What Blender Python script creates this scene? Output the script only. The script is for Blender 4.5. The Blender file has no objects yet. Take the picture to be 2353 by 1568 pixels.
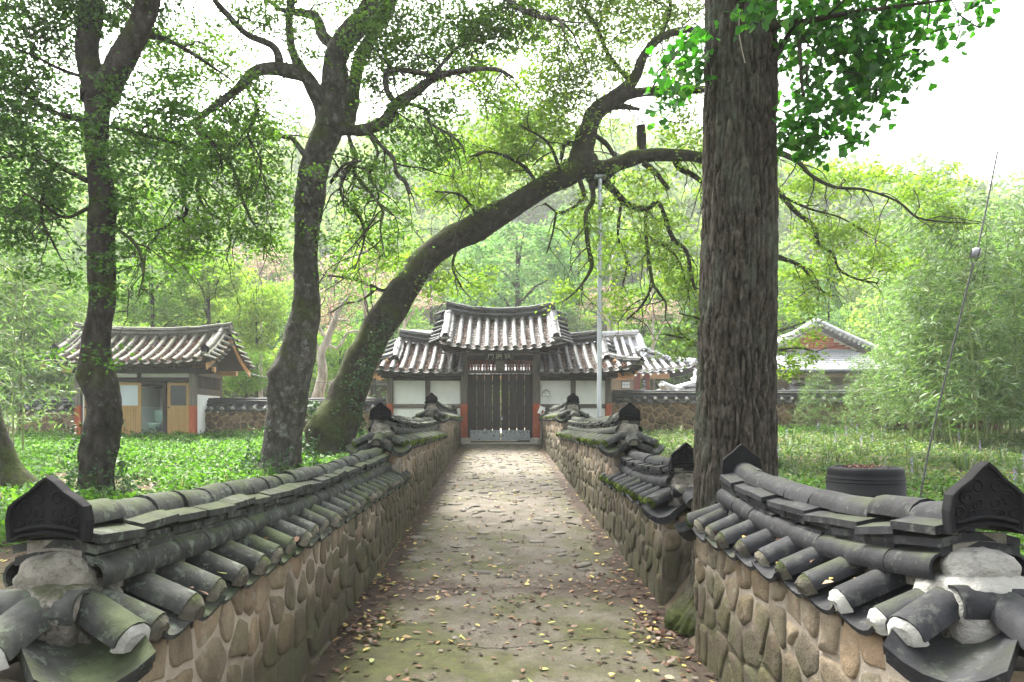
import bpy, bmesh, math, random
import numpy as np
from mathutils import Vector, Matrix, noise as mnoise
R = math.radians
random.seed(7)
rng = np.random.default_rng(11)
SC = bpy.context.scene
COL = SC.collection

# ------------------------------------------------------------------ camera, sky, sun, exposure
EYE = 1.6
FPX, CX, CY = 1569.0, 1146.0, 970.0          # focal length and principal point in a 2353 px wide picture
cam_data = bpy.data.cameras.new('camera')
cam_data.sensor_width = 36.0
cam_data.lens = FPX / 2353.0 * 36.0
cam_data.shift_x = (1176.5 - CX) / 2353.0
cam_data.shift_y = (CY - 784.0) / 2353.0
cam_data.clip_start, cam_data.clip_end = 0.05, 2000
cam = bpy.data.objects.new('camera', cam_data)
cam.location = (0, 0, EYE)
cam.rotation_euler = (R(90), 0, 0)
COL.objects.link(cam)
SC.camera = cam

SUN_EL, SUN_AZ = R(56), R(-28)               # azimuth measured from +Y towards +X: the sun stands behind the hill, a little left
world = bpy.data.worlds.new('World')
SC.world = world
world.use_nodes = True
wn = world.node_tree
for n in list(wn.nodes): wn.nodes.remove(n)
w_out = wn.nodes.new('ShaderNodeOutputWorld')
w_bg = wn.nodes.new('ShaderNodeBackground')
w_sky = wn.nodes.new('ShaderNodeTexSky')
w_sky.sky_type = 'NISHITA'
w_sky.sun_disc = False
w_sky.sun_elevation = SUN_EL
w_sky.sun_rotation = SUN_AZ
w_sky.air_density, w_sky.dust_density, w_sky.ozone_density = 1.0, 6.0, 1.0
w_hsv = wn.nodes.new('ShaderNodeHueSaturation')   # thin bright overcast: the sky loses most of its blue
w_hsv.inputs['Saturation'].default_value = 0.22
w_bg.inputs['Strength'].default_value = 0.15
wn.links.new(w_sky.outputs[0], w_hsv.inputs['Color'])
wn.links.new(w_hsv.outputs[0], w_bg.inputs['Color'])
wn.links.new(w_bg.outputs[0], w_out.inputs['Surface'])

sun_data = bpy.data.lights.new('sun', 'SUN')
sun_data.energy = 3.0
sun_data.angle = R(22)
sun_data.color = (1.0, 0.95, 0.86)
sun = bpy.data.objects.new('sun', sun_data)
sdir = Vector((math.sin(SUN_AZ) * math.cos(SUN_EL), math.cos(SUN_AZ) * math.cos(SUN_EL), math.sin(SUN_EL)))
sun.rotation_euler = sdir.to_track_quat('Z', 'Y').to_euler()
sun.location = (0, 0, 60)
COL.objects.link(sun)

SC.view_settings.view_transform = 'Standard'
SC.view_settings.look = 'None'
SC.view_settings.gamma = 1.0
SC.view_settings.use_curve_mapping = False
SC.view_settings.exposure = 2.75
SC.cycles.max_bounces = 10
SC.cycles.diffuse_bounces = 5
SC.cycles.transmission_bounces = 6
SC.cycles.volume_bounces = 1
SC.cycles.use_denoising = True
SC.cycles.sample_clamp_indirect = 8.0

def P(px, py, Y):
    return Vector(((px - CX) * Y / FPX, Y, EYE + (CY - py) * Y / FPX))
def PX(px, Y): return (px - CX) * Y / FPX
def PZ(py, Y): return EYE + (CY - py) * Y / FPX

# ------------------------------------------------------------------ materials
def rgba(c): return (c[0], c[1], c[2], 1.0)
class NT:
    def __init__(s, name):
        s.m = bpy.data.materials.new(name); s.m.use_nodes = True
        s.t = s.m.node_tree
        for n in list(s.t.nodes): s.t.nodes.remove(n)
        s.out = s.n('ShaderNodeOutputMaterial')
    def n(s, t, **kw):
        o = s.t.nodes.new(t)
        for k, v in kw.items(): setattr(o, k, v)
        return o
    def l(s, a, b): s.t.links.new(a, b)
    def pos(s, scale=(1, 1, 1), coord='pos'):
        if coord == 'pos': c = s.n('ShaderNodeNewGeometry').outputs['Position']
        else: c = s.n('ShaderNodeTexCoord').outputs['Object']
        mp = s.n('ShaderNodeMapping'); mp.inputs['Scale'].default_value = scale
        s.l(c, mp.inputs['Vector'])
        if coord == 'obj':
            oi = s.n('ShaderNodeObjectInfo')
            cm = s.n('ShaderNodeVectorMath', operation='SCALE'); cm.inputs[0].default_value = (37.0, 91.0, 53.0)
            s.l(oi.outputs['Random'], cm.inputs['Scale'])
            ad = s.n('ShaderNodeVectorMath', operation='ADD')
            s.l(mp.outputs[0], ad.inputs[0]); s.l(cm.outputs[0], ad.inputs[1])
            return ad.outputs[0]
        return mp.outputs[0]
    def noise(s, vec, scale, detail=5.0, rough=0.6, dist=0.0):
        t = s.n('ShaderNodeTexNoise'); t.inputs['Scale'].default_value = scale
        t.inputs['Detail'].default_value = detail; t.inputs['Roughness'].default_value = rough
        t.inputs['Distortion'].default_value = dist
        s.l(vec, t.inputs['Vector']); return t.outputs['Fac']
    def ramp(s, fac, stops, interp='LINEAR'):
        r = s.n('ShaderNodeValToRGB'); r.color_ramp.interpolation = interp
        e = r.color_ramp.elements
        while len(e) > len(stops): e.remove(e[-1])
        while len(e) < len(stops): e.new(0.5)
        for i, (p, c) in enumerate(stops):
            e[i].position = p; e[i].color = rgba(c) if not isinstance(c, float) else (c, c, c, 1)
        s.l(fac, r.inputs['Fac']); return r.outputs['Color']
    def mix(s, fac, a, b, mode='MIX'):
        m = s.n('ShaderNodeMix', data_type='RGBA', blend_type=mode)
        for src, idx in ((fac, 0), (a, 6), (b, 7)):
            if hasattr(src, 'links'): s.l(src, m.inputs[idx])
            elif idx == 0: m.inputs[0].default_value = src
            else: m.inputs[idx].default_value = rgba(src)
        return m.outputs[2]
    def math(s, op, a, b=None, clamp=False):
        m = s.n('ShaderNodeMath', operation=op, use_clamp=clamp)
        for i, v in enumerate((a, b)):
            if v is None: continue
            if hasattr(v, 'links'): s.l(v, m.inputs[i])
            else: m.inputs[i].default_value = v
        return m.outputs[0]
    def bump(s, h, strength, dist=0.02):
        b = s.n('ShaderNodeBump'); b.inputs['Strength'].default_value = strength
        b.inputs['Distance'].default_value = dist
        s.l(h, b.inputs['Height']); return b.outputs[0]
    def bsdf(s, col, rough=0.8, normal=None, spec=0.3, metal=0.0):
        b = s.n('ShaderNodeBsdfPrincipled')
        if hasattr(col, 'links'): s.l(col, b.inputs['Base Color'])
        else: b.inputs['Base Color'].default_value = rgba(col)
        if hasattr(rough, 'links'): s.l(rough, b.inputs['Roughness'])
        else: b.inputs['Roughness'].default_value = rough
        b.inputs['Specular IOR Level'].default_value = spec
        b.inputs['Metallic'].default_value = metal
        if normal is not None: s.l(normal, b.inputs['Normal'])
        s.l(b.outputs[0], s.out.inputs['Surface'])
        return b

# colour factors tuned by eye; coping tiles darkened in place of canopy shade
ALB = {'tile_mossy': 0.26, 'tile_dark': 0.19, 'tile_roof': 0.38, 'tile_roof_dark': 0.38, 'tile_old': 0.34, 'stone': 0.76, 'mortar': 0.68, 'mortar_lump': 0.5, 'lime': 0.45, 'mortar_pale': 0.72,
       'bark': 0.5, 'bark_mossy': 0.52, 'twig': 0.6, 'paving': 0.37, 'stone_dark': 0.75, 'mortar_brown': 0.75, 'wood_dark': 0.45, 'wood_post': 0.75, 'wood_beam': 0.75, 'plug': 0.5, 'moss': 0.65,
       'plaque': 0.25, 'black_plastic': 0.28, 'wood_door': 0.7, 'dirt': 0.8, 'plaster': 0.95, 'steel': 0.8, 'tile_light': 1.0, 'shingle': 0.6, 'beige': 0.4}
MOSS = (0.032, 0.044, 0.012)
def surf(name, stops, scale=4, coord='pos', stretch=(1, 1, 1), rand=0.25, obj_cols=None, moss=0.0, moss_scale=2.5, moss_col=MOSS,
         low=None, bump=0.4, bscale=30, bdist=0.01, rough=0.85, spec=0.25, lichen=None, metal=0.0):
    N = NT(name)
    kk = ALB.get(name, 1.0)
    stops = [(p_, tuple(c_ * kk for c_ in q_)) for p_, q_ in stops]
    if lichen: lichen = (lichen[0], lichen[1], tuple(c_ * kk for c_ in lichen[2]), lichen[3])
    v = N.pos(stretch, coord)
    f = N.noise(v, scale, 6, 0.62)
    col = N.ramp(f, stops)
    oi = N.n('ShaderNodeObjectInfo').outputs['Random']
    if obj_cols:
        oc = N.ramp(oi, obj_cols, 'CONSTANT' if False else 'LINEAR')
        col = N.mix(1.0, col, oc, 'MULTIPLY')
    if rand:
        wn_ = N.n('ShaderNodeTexWhiteNoise', noise_dimensions='1D'); N.l(oi, wn_.inputs['W'])
        k = N.math('MULTIPLY_ADD', wn_.outputs['Value'], 2 * rand); k.node.inputs[2].default_value = 1 - rand
        vm = N.n('ShaderNodeVectorMath', operation='SCALE'); N.l(col, vm.inputs[0]); N.l(k, vm.inputs['Scale'])
        col = vm.outputs[0]
    g = N.n('ShaderNodeNewGeometry')
    if lichen:
        lf = N.ramp(N.noise(N.pos(), lichen[0], 4, 0.7), [(lichen[1], 0.0), (lichen[1] + 0.06, 1.0)])
        col = N.mix(N.math('MULTIPLY', lf, lichen[3]), col, lichen[2])
    if moss > 0:
        sx = N.n('ShaderNodeSeparateXYZ'); N.l(g.outputs['Normal'], sx.inputs[0])
        up = N.math('MULTIPLY_ADD', sx.outputs['Z'], 0.22); up.node.inputs[2].default_value = 0.0
        mf = N.math('ADD', N.noise(N.pos(), moss_scale, 7, 0.68), up)
        mk = N.ramp(mf, [(0.78 - moss * 0.45, 0.0), (0.9 - moss * 0.45, 1.0)])
        mc = N.ramp(N.noise(N.pos(), 14, 3), [(0.3, tuple(c * 0.55 for c in moss_col)), (0.7, tuple(c * 1.35 for c in moss_col))])
        col = N.mix(N.math('MULTIPLY', mk, 0.85), col, mc)
    if low:                                    # dirt and moss creeping up from the path (path rises 0.0516 per metre)
        sp = N.n('ShaderNodeSeparateXYZ'); N.l(g.outputs['Position'], sp.inputs[0])
        hz = N.math('SUBTRACT', sp.outputs['Z'], N.math('MULTIPLY', sp.outputs['Y'], 0.0516))
        nz = N.math('MULTIPLY', N.noise(N.pos(), 2.2, 5, 0.7), low[0] * 1.5)
        k = N.math('SUBTRACT', hz, nz)
        lk = N.ramp(k, [(0.0, 0.85), (low[0] * 0.6, 0.0)])
        lc = N.ramp(N.noise(N.pos(), 6, 4), [(0.4, (0.045, 0.037, 0.027)), (0.58, (0.042, 0.045, 0.02))])
        col = N.mix(lk, col, lc)
    h = N.noise(N.pos((1, 1, 1), 'pos'), bscale, 5, 0.65)
    N.bsdf(col, rough, N.bump(h, bump, bdist) if bump else None, spec, metal)
    return N.m

def leaf_mat(name, stops, trans=0.45, gloss=0.02, tcol=(1.25, 1.5, 0.5), clump=0.35, cscale=0.9):
    N = NT(name)
    g = N.n('ShaderNodeNewGeometry')
    col = N.ramp(g.outputs['Random Per Island'], stops)
    f = N.noise(N.pos(), cscale, 2)
    k = N.math('MULTIPLY_ADD', f, 2 * clump * 1.5); k.node.inputs[2].default_value = 1 - clump * 1.5
    vm = N.n('ShaderNodeVectorMath', operation='SCALE'); N.l(col, vm.inputs[0]); N.l(k, vm.inputs['Scale'])
    col = vm.outputs[0]
    d = N.n('ShaderNodeBsdfDiffuse'); N.l(col, d.inputs['Color'])
    t = N.n('ShaderNodeBsdfTranslucent')
    N.l(N.mix(1.0, col, tcol, 'MULTIPLY'), t.inputs['Color'])
    mx = N.n('ShaderNodeMixShader'); mx.inputs[0].default_value = trans
    N.l(d.outputs[0], mx.inputs[1]); N.l(t.outputs[0], mx.inputs[2])
    gl = N.n('ShaderNodeBsdfGlossy'); gl.inputs['Roughness'].default_value = 0.5
    gl.inputs['Color'].default_value = (0.9, 0.95, 0.9, 1)
    m2 = N.n('ShaderNodeMixShader'); m2.inputs[0].default_value = gloss
    N.l(mx.outputs[0], m2.inputs[1]); N.l(gl.outputs[0], m2.inputs[2])
    N.l(m2.outputs[0], N.out.inputs['Surface'])
    return N.m

M = {}
M['tile_mossy'] = surf('tile_mossy', [(0.25, (0.045, 0.05, 0.046)), (0.5, (0.12, 0.126, 0.116)), (0.75, (0.21, 0.215, 0.195))], 13, rand=0.22, moss=0.36, moss_scale=2.2,
                       moss_col=(0.036, 0.046, 0.02), bump=0.6, bscale=60, bdist=0.006, rough=0.85, spec=0.15, lichen=(19, 0.55, (0.34, 0.39, 0.31), 0.7))
M['tile_dark'] = surf('tile_dark', [(0.25, (0.04, 0.041, 0.048)), (0.5, (0.085, 0.088, 0.1)), (0.75, (0.16, 0.163, 0.175))], 13, rand=0.3, moss=0.16, moss_scale=2.5,
                      moss_col=(0.028, 0.034, 0.017), bump=0.5, bscale=60, bdist=0.005, rough=0.75, spec=0.2, lichen=(17, 0.57, (0.3, 0.32, 0.28), 0.6))
M['tile_roof'] = surf('tile_roof', [(0.3, (0.13, 0.135, 0.135)), (0.7, (0.27, 0.275, 0.265))], 7, rand=0.13, moss=0.08,
                      moss_col=(0.09, 0.1, 0.05), bump=0.3, bscale=50, bdist=0.004, rough=0.65, lichen=(12, 0.6, (0.36, 0.37, 0.33), 0.35))
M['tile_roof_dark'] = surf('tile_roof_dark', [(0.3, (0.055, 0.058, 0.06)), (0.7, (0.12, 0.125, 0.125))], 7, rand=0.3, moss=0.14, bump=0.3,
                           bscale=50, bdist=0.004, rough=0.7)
M['tile_old'] = surf('tile_old', [(0.3, (0.14, 0.14, 0.115)), (0.7, (0.25, 0.245, 0.2))], 7, rand=0.3, moss=0.3, moss_col=(0.05, 0.058, 0.02),
                     bump=0.3, bscale=50, bdist=0.004, rough=0.75, lichen=(10, 0.57, (0.3, 0.31, 0.24), 0.5))
M['tile_light'] = surf('tile_light', [(0.3, (0.3, 0.31, 0.33)), (0.7, (0.45, 0.46, 0.48))], 6, rand=0.15, bump=0.2, rough=0.55)  # pale tile; sun glare on the hall roof is put into this grey
M['moss'] = surf('moss', [(0.3, (0.035, 0.05, 0.015)), (0.55, (0.075, 0.105, 0.02)), (0.75, (0.13, 0.17, 0.03))], 18, rand=0.45, bump=1.0, bscale=60, bdist=0.02, rough=1, spec=0.05)
M['plug'] = surf('plug', [(0.3, (0.12, 0.115, 0.09)), (0.7, (0.22, 0.2, 0.16))], 22, rand=0.4, moss=0.42, moss_scale=5, bump=1.0, bscale=50, bdist=0.015, rough=1, spec=0.1)
M['lime'] = surf('lime', [(0.3, (0.45, 0.45, 0.4)), (0.6, (0.72, 0.71, 0.66))], 14, rand=0.12, bump=0.8, bscale=45, bdist=0.012, rough=0.95, moss=0.05, moss_scale=6, spec=0.1)
M['mortar_lump'] = surf('mortar_lump', [(0.25, (0.13, 0.12, 0.095)), (0.5, (0.33, 0.31, 0.26)), (0.75, (0.5, 0.47, 0.4))], 16, rand=0.15, moss=0.22,
                        moss_scale=5, moss_col=(0.04, 0.045, 0.02), bump=1.0, bscale=42, bdist=0.025, rough=0.95, spec=0.1, lichen=(9, 0.56, (0.11, 0.1, 0.08), 0.75))
M['mortar_pale'] = surf('mortar_pale', [(0.3, (0.1, 0.1, 0.085)), (0.45, (0.36, 0.35, 0.32)), (0.75, (0.46, 0.45, 0.41))], 11, rand=0.05, bump=1.0, bscale=42, bdist=0.02, rough=0.95, spec=0.1)
M['mortar'] = surf('mortar', [(0.25, (0.2, 0.165, 0.125)), (0.5, (0.38, 0.325, 0.26)), (0.8, (0.47, 0.41, 0.335))], 6, rand=0, low=(0.42,), bump=0.8,
                   bscale=40, bdist=0.012, rough=0.95, spec=0.1)
M['mortar_brown'] = surf('mortar_brown', [(0.25, (0.2, 0.14, 0.08)), (0.6, (0.33, 0.24, 0.14))], 6, rand=0, bump=0.8, bscale=40, bdist=0.012, rough=0.95, spec=0.1)
STONES = [(0.0, (0.6, 0.57, 0.5)), (0.2, (0.8, 0.72, 0.6)), (0.4, (0.48, 0.48, 0.45)), (0.58, (0.72, 0.66, 0.57)), (0.75, (0.86, 0.7, 0.55)),
          (0.88, (0.55, 0.52, 0.46)), (1.0, (0.78, 0.66, 0.52))]
M['stone'] = surf('stone', [(0.25, (0.2, 0.18, 0.15)), (0.5, (0.34, 0.3, 0.25)), (0.75, (0.46, 0.41, 0.34))], 9, 'obj', rand=0.28, obj_cols=STONES,
                  moss=0.12, moss_scale=3, low=(0.55,), bump=0.8, bscale=38, bdist=0.015, rough=0.9, spec=0.15, lichen=(11, 0.6, (0.36, 0.36, 0.3), 0.4))
M['stone_dark'] = surf('stone_dark', [(0.25, (0.1, 0.08, 0.06)), (0.5, (0.21, 0.17, 0.125)), (0.75, (0.3, 0.25, 0.19))], 9, 'obj', rand=0.4, obj_cols=STONES,
                       moss=0.06, bump=0.8, bscale=30, bdist=0.015, rough=0.9, spec=0.15)
M['paving'] = surf('paving', [(0.25, (0.19, 0.165, 0.135)), (0.55, (0.3, 0.27, 0.225)), (0.8, (0.38, 0.345, 0.29))], 7, 'obj', rand=0.25, bump=0.7, bscale=30,
                   bdist=0.01, rough=0.85, spec=0.2, moss=0.04)
M['bark'] = surf('bark', [(0.3, (0.02, 0.017, 0.014)), (0.5, (0.055, 0.048, 0.039)), (0.7, (0.115, 0.104, 0.088))], 11, stretch=(1, 1, 0.6), rand=0.05, moss=0.62,
                 moss_scale=1.4, moss_col=(0.036, 0.05, 0.01), bump=0.9, bscale=22, bdist=0.03, rough=0.95, spec=0.1, lichen=(7, 0.62, (0.24, 0.26, 0.22), 0.5))
M['bark_grey'] = surf('bark_grey', [(0.3, (0.02, 0.018, 0.015)), (0.5, (0.05, 0.046, 0.039)), (0.7, (0.095, 0.09, 0.08))], 10, stretch=(1, 1, 0.7), rand=0.05, moss=0.58,
                 moss_scale=1.2, moss_col=(0.036, 0.05, 0.01), bump=0.9, bscale=22, bdist=0.03, rough=0.95, spec=0.1, lichen=(6, 0.56, (0.15, 0.16, 0.145), 0.6))
M['bark_mossy'] = surf('bark_mossy', [(0.3, (0.018, 0.016, 0.011)), (0.5, (0.045, 0.04, 0.028)), (0.7, (0.09, 0.082, 0.06))], 9, rand=0.05, moss=0.68,
                       moss_scale=1.1, moss_col=(0.034, 0.045, 0.009), bump=0.9, bscale=22, bdist=0.03, rough=0.95, spec=0.1, lichen=(7, 0.66, (0.18, 0.2, 0.14), 0.4))
M['twig'] = surf('twig', [(0.3, (0.03, 0.027, 0.022)), (0.7, (0.08, 0.07, 0.055))], 8, rand=0, bump=0, rough=0.95, spec=0.1)
M['pale_bark'] = surf('pale_bark', [(0.3, (0.12, 0.1, 0.08)), (0.7, (0.4, 0.36, 0.3))], 6, stretch=(1, 1, 0.4), rand=0, bump=0.5, rough=0.9)
M['wood_dark'] = surf('wood_dark', [(0.25, (0.035, 0.03, 0.025)), (0.5, (0.07, 0.06, 0.05)), (0.75, (0.11, 0.098, 0.085))], 7, stretch=(5, 5, 0.35), rand=0.2, bump=0.4,
                      bscale=40, bdist=0.005, rough=0.85, spec=0.2)
M['wood_beam'] = surf('wood_beam', [(0.25, (0.07, 0.06, 0.05)), (0.5, (0.13, 0.115, 0.095)), (0.75, (0.19, 0.17, 0.145))], 7, stretch=(0.6, 5, 5), rand=0.2, bump=0.4,
                      bscale=40, bdist=0.005, rough=0.85, spec=0.2)
M['wood_post'] = surf('wood_post', [(0.25, (0.075, 0.066, 0.055)), (0.5, (0.15, 0.135, 0.112)), (0.75, (0.22, 0.2, 0.17))], 7, stretch=(5, 5, 0.35), rand=0.15, bump=0.4,
                      bscale=40, bdist=0.005, rough=0.85, spec=0.2)
M['wood_new'] = surf('wood_new', [(0.3, (0.36, 0.2, 0.09)), (0.7, (0.52, 0.32, 0.16))], 6, stretch=(4, 0.5, 4), rand=0.15, bump=0.3, rough=0.7)
M['wood_door'] = surf('wood_door', [(0.3, (0.36, 0.22, 0.075)), (0.7, (0.48, 0.31, 0.115))], 6, stretch=(4, 4, 0.4), rand=0.08, bump=0.2, rough=0.6)
M['red_paint'] = surf('red_paint', [(0.25, (0.17, 0.05, 0.028)), (0.5, (0.3, 0.072, 0.034)), (0.75, (0.4, 0.115, 0.06))], 7, stretch=(2.5, 2.5, 0.5), rand=0.05, bump=0.25, rough=0.75, spec=0.2)
M['red_dark'] = surf('red_dark', [(0.3, (0.1, 0.025, 0.018)), (0.7, (0.17, 0.045, 0.03))], 6, rand=0.1, bump=0.2, rough=0.8)
M['plaster'] = surf('plaster', [(0.2, (0.5, 0.51, 0.48)), (0.45, (0.7, 0.71, 0.69)), (0.7, (0.8, 0.81, 0.8))], 3, stretch=(1, 1, 0.45), rand=0.03, bump=0.25, bscale=60, bdist=0.004, rough=0.9, spec=0.1)
M['plaster_grey'] = surf('plaster_grey', [(0.3, (0.4, 0.42, 0.4)), (0.7, (0.52, 0.53, 0.5))], 3, rand=0.03, bump=0.2, rough=0.9, spec=0.1)
M['plaque'] = surf('plaque', [(0.3, (0.022, 0.022, 0.025)), (0.7, (0.05, 0.05, 0.054))], 12, rand=0.2, bump=0.5, bscale=60, bdist=0.004, rough=0.85, spec=0.12)
M['stone_base'] = surf('stone_base', [(0.3, (0.22, 0.2, 0.17)), (0.7, (0.38, 0.36, 0.32))], 10, rand=0.1, bump=0.5, rough=0.9)
M['black_board'] = surf('black_board', [(0.3, (0.012, 0.012, 0.014)), (0.7, (0.03, 0.03, 0.032))], 8, rand=0, bump=0.1, rough=0.6)
M['letter'] = surf('letter', [(0.3, (0.5, 0.53, 0.44)), (0.7, (0.62, 0.64, 0.55))], 30, rand=0.05, bump=0, rough=0.7)
M['steel'] = surf('steel', [(0.3, (0.42, 0.45, 0.48)), (0.7, (0.58, 0.61, 0.64))], 3, stretch=(1, 1, 0.3), rand=0.05, bump=0.1, rough=0.42, spec=0.5, metal=0.6)
M['white_plate'] = surf('white_plate', [(0.3, (0.74, 0.76, 0.76)), (0.7, (0.82, 0.83, 0.83))], 3, rand=0, bump=0, rough=0.4)
M['brown_print'] = surf('brown_print', [(0.3, (0.05, 0.022, 0.018)), (0.7, (0.07, 0.03, 0.025))], 3, rand=0, bump=0, rough=0.5)
M['black_plastic'] = surf('black_plastic', [(0.3, (0.018, 0.02, 0.024)), (0.7, (0.036, 0.038, 0.044))], 5, rand=0, bump=0.15, bscale=20, rough=0.6, spec=0.08)
M['ceramic'] = surf('ceramic', [(0.3, (0.17, 0.18, 0.195)), (0.7, (0.27, 0.28, 0.3))], 9, rand=0, bump=0.1, rough=0.35, spec=0.5)
M['toilet'] = surf('toilet', [(0.3, (0.45, 0.68, 0.6)), (0.7, (0.5, 0.73, 0.65))], 3, rand=0, bump=0, rough=0.2, spec=0.5)
M['wall_tile'] = surf('wall_tile', [(0.3, (0.5, 0.55, 0.56)), (0.7, (0.6, 0.64, 0.65))], 3, rand=0.06, bump=0, rough=0.3, spec=0.5)
M['wire'] = surf('wire', [(0.3, (0.008, 0.008, 0.009)), (0.7, (0.025, 0.025, 0.028))], 40, rand=0, bump=0, rough=0.5, spec=0.5)
M['gutter'] = surf('gutter', [(0.3, (0.05, 0.055, 0.065)), (0.7, (0.09, 0.095, 0.105))], 4, rand=0, bump=0, rough=0.5)
M['brick'] = surf('brick', [(0.3, (0.36, 0.105, 0.07)), (0.7, (0.5, 0.17, 0.12))], 5, rand=0.18, bump=0.3, rough=0.85)
M['brick_mortar'] = surf('brick_mortar', [(0.3, (0.55, 0.5, 0.46)), (0.7, (0.66, 0.62, 0.58))], 6, rand=0, bump=0.2, rough=0.9)
M['beige'] = surf('beige', [(0.3, (0.42, 0.34, 0.24)), (0.7, (0.52, 0.43, 0.31))], 3, rand=0, bump=0.2, rough=0.9)  # darkened by its factor: shade under the eaves is put into the colour
M['shingle'] = surf('shingle', [(0.3, (0.3, 0.31, 0.34)), (0.7, (0.42, 0.43, 0.46))], 6, rand=0.15, bump=0.3, rough=0.6)
M['dirt'] = surf('dirt', [(0.25, (0.055, 0.042, 0.03)), (0.5, (0.1, 0.078, 0.055)), (0.75, (0.15, 0.12, 0.085))], 3, rand=0, bump=0.8, bscale=14, bdist=0.03, rough=1, spec=0.05,
                 moss=0.2, moss_scale=0.5, moss_col=(0.05, 0.075, 0.02))
M['steel_grey'] = surf('steel_grey', [(0.3, (0.2, 0.22, 0.24)), (0.7, (0.3, 0.33, 0.35))], 5, rand=0.03, bump=0.1, rough=0.5, spec=0.4)
M['rust'] = surf('rust', [(0.3, (0.03, 0.02, 0.017)), (0.7, (0.06, 0.035, 0.028))], 9, rand=0, bump=0, rough=0.9)

def glass_mat():
    N = NT('dark_glass')
    N.bsdf((0.03, 0.035, 0.04), 0.08, None, 0.6); return N.m
M['glass'] = glass_mat()
def frosted():
    N = NT('frosted_glass')
    N.bsdf((0.36, 0.42, 0.45), 0.35, None, 0.5); return N.m
M['frosted'] = frosted()

def path_mat():
    N = NT('path_surface')
    g = N.n('ShaderNodeNewGeometry')
    base = N.ramp(N.noise(N.pos(), 3.0, 7, 0.65), [(0.25, (0.054, 0.046, 0.036)), (0.5, (0.092, 0.08, 0.063)), (0.75, (0.135, 0.12, 0.096))])
    fine = N.ramp(N.noise(N.pos(), 60, 3), [(0.3, 0.72), (0.7, 1.18)])
    base = N.mix(1.0, base, fine, 'MULTIPLY')
    sp = N.n('ShaderNodeSeparateXYZ'); N.l(g.outputs['Position'], sp.inputs[0])
    # moss: on the smooth concrete nearest the steps, and along the edges
    near = N.ramp(N.math('MULTIPLY', sp.outputs['Y'], 0.1), [(0.50, 1.0), (0.56, 0.25)])
    ex = N.math('ABSOLUTE', N.math('SUBTRACT', sp.outputs['X'], 0.07))
    edge = N.ramp(ex, [(0.35, 0.0), (1.0, 1.0)])
    mn = N.noise(N.pos(), 1.6, 7, 0.7)
    mk = N.math('ADD', mn, N.math('ADD', N.math('MULTIPLY', near, 0.1), N.math('MULTIPLY', edge, 0.09)))
    mk = N.ramp(mk, [(0.53, 0.0), (0.7, 0.92)])
    mc = N.ramp(N.noise(N.pos(), 9, 4), [(0.35, (0.038, 0.037, 0.017)), (0.7, (0.062, 0.068, 0.02))])
    col = N.mix(mk, base, mc)
    # dark earth gathered where the wall foot meets the path and in the worn joint at five metres
    dn = N.noise(N.pos(), 2.6, 5, 0.7)
    dk = N.ramp(N.math('ADD', N.math('MULTIPLY', ex, 0.75), N.math('MULTIPLY', dn, 0.55)), [(0.98, 0.0), (1.12, 0.9)])
    col = N.mix(dk, col, (0.04, 0.028, 0.021))
    jy = N.math('ABSOLUTE', N.math('SUBTRACT', sp.outputs['Y'], 5.45))
    jk = N.math('SUBTRACT', N.math('ADD', N.math('MULTIPLY', dn, 0.7), N.math('MULTIPLY', ex, 0.42)), jy)
    col = N.mix(N.ramp(jk, [(0.18, 0.0), (0.42, 0.85)]), col, (0.04, 0.028, 0.021))
    b1 = N.bump(N.noise(N.pos(), 45, 5, 0.65), 0.5, 0.01)
    N.bsdf(col, 0.9, b1, 0.2)
    return N.m
M['path'] = path_mat()

M['leaf_dark'] = leaf_mat('leaf_dark', [(0, (0.026, 0.062, 0.013)), (0.5, (0.048, 0.108, 0.02)), (1, (0.085, 0.165, 0.03))], 0.52)
M['leaf_mid'] = leaf_mat('leaf_mid', [(0, (0.045, 0.09, 0.018)), (0.5, (0.075, 0.145, 0.026)), (1, (0.12, 0.2, 0.04))], 0.55)
M['leaf_bright'] = leaf_mat('leaf_bright', [(0, (0.08, 0.13, 0.022)), (0.5, (0.125, 0.195, 0.034)), (0.93, (0.18, 0.25, 0.05)), (1, (0.25, 0.23, 0.06))], 0.58)
M['leaf_ginkgo'] = leaf_mat('leaf_ginkgo', [(0, (0.018, 0.06, 0.014)), (0.5, (0.04, 0.13, 0.018)), (0.85, (0.07, 0.19, 0.028)), (1, (0.12, 0.22, 0.04))], 0.58, 0.02, (1.0, 1.7, 0.4))
M['leaf_ground'] = leaf_mat('leaf_ground', [(0, (0.024, 0.062, 0.012)), (0.5, (0.054, 0.125, 0.018)), (1, (0.1, 0.19, 0.03))], 0.4, 0.02, clump=0.5, cscale=0.6)
M['leaf_ground_pale'] = leaf_mat('leaf_ground_pale', [(0, (0.035, 0.065, 0.025)), (0.5, (0.065, 0.11, 0.04)), (0.85, (0.11, 0.155, 0.06)), (1, (0.17, 0.15, 0.085))], 0.4, 0.02, clump=0.5, cscale=0.6)
M['grass_blade'] = leaf_mat('grass_blade', [(0, (0.035, 0.06, 0.028)), (0.7, (0.065, 0.105, 0.048)), (1, (0.17, 0.155, 0.09))], 0.35, 0.02)
M['leaf_bamboo'] = leaf_mat('leaf_bamboo', [(0, (0.045, 0.085, 0.035)), (0.5, (0.09, 0.15, 0.065)), (1, (0.15, 0.215, 0.1))], 0.48, 0.03)
M['leaf_blue'] = leaf_mat('leaf_blue', [(0, (0.05, 0.1, 0.062)), (0.5, (0.085, 0.16, 0.095)), (1, (0.14, 0.22, 0.13))], 0.45, 0.02)
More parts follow.
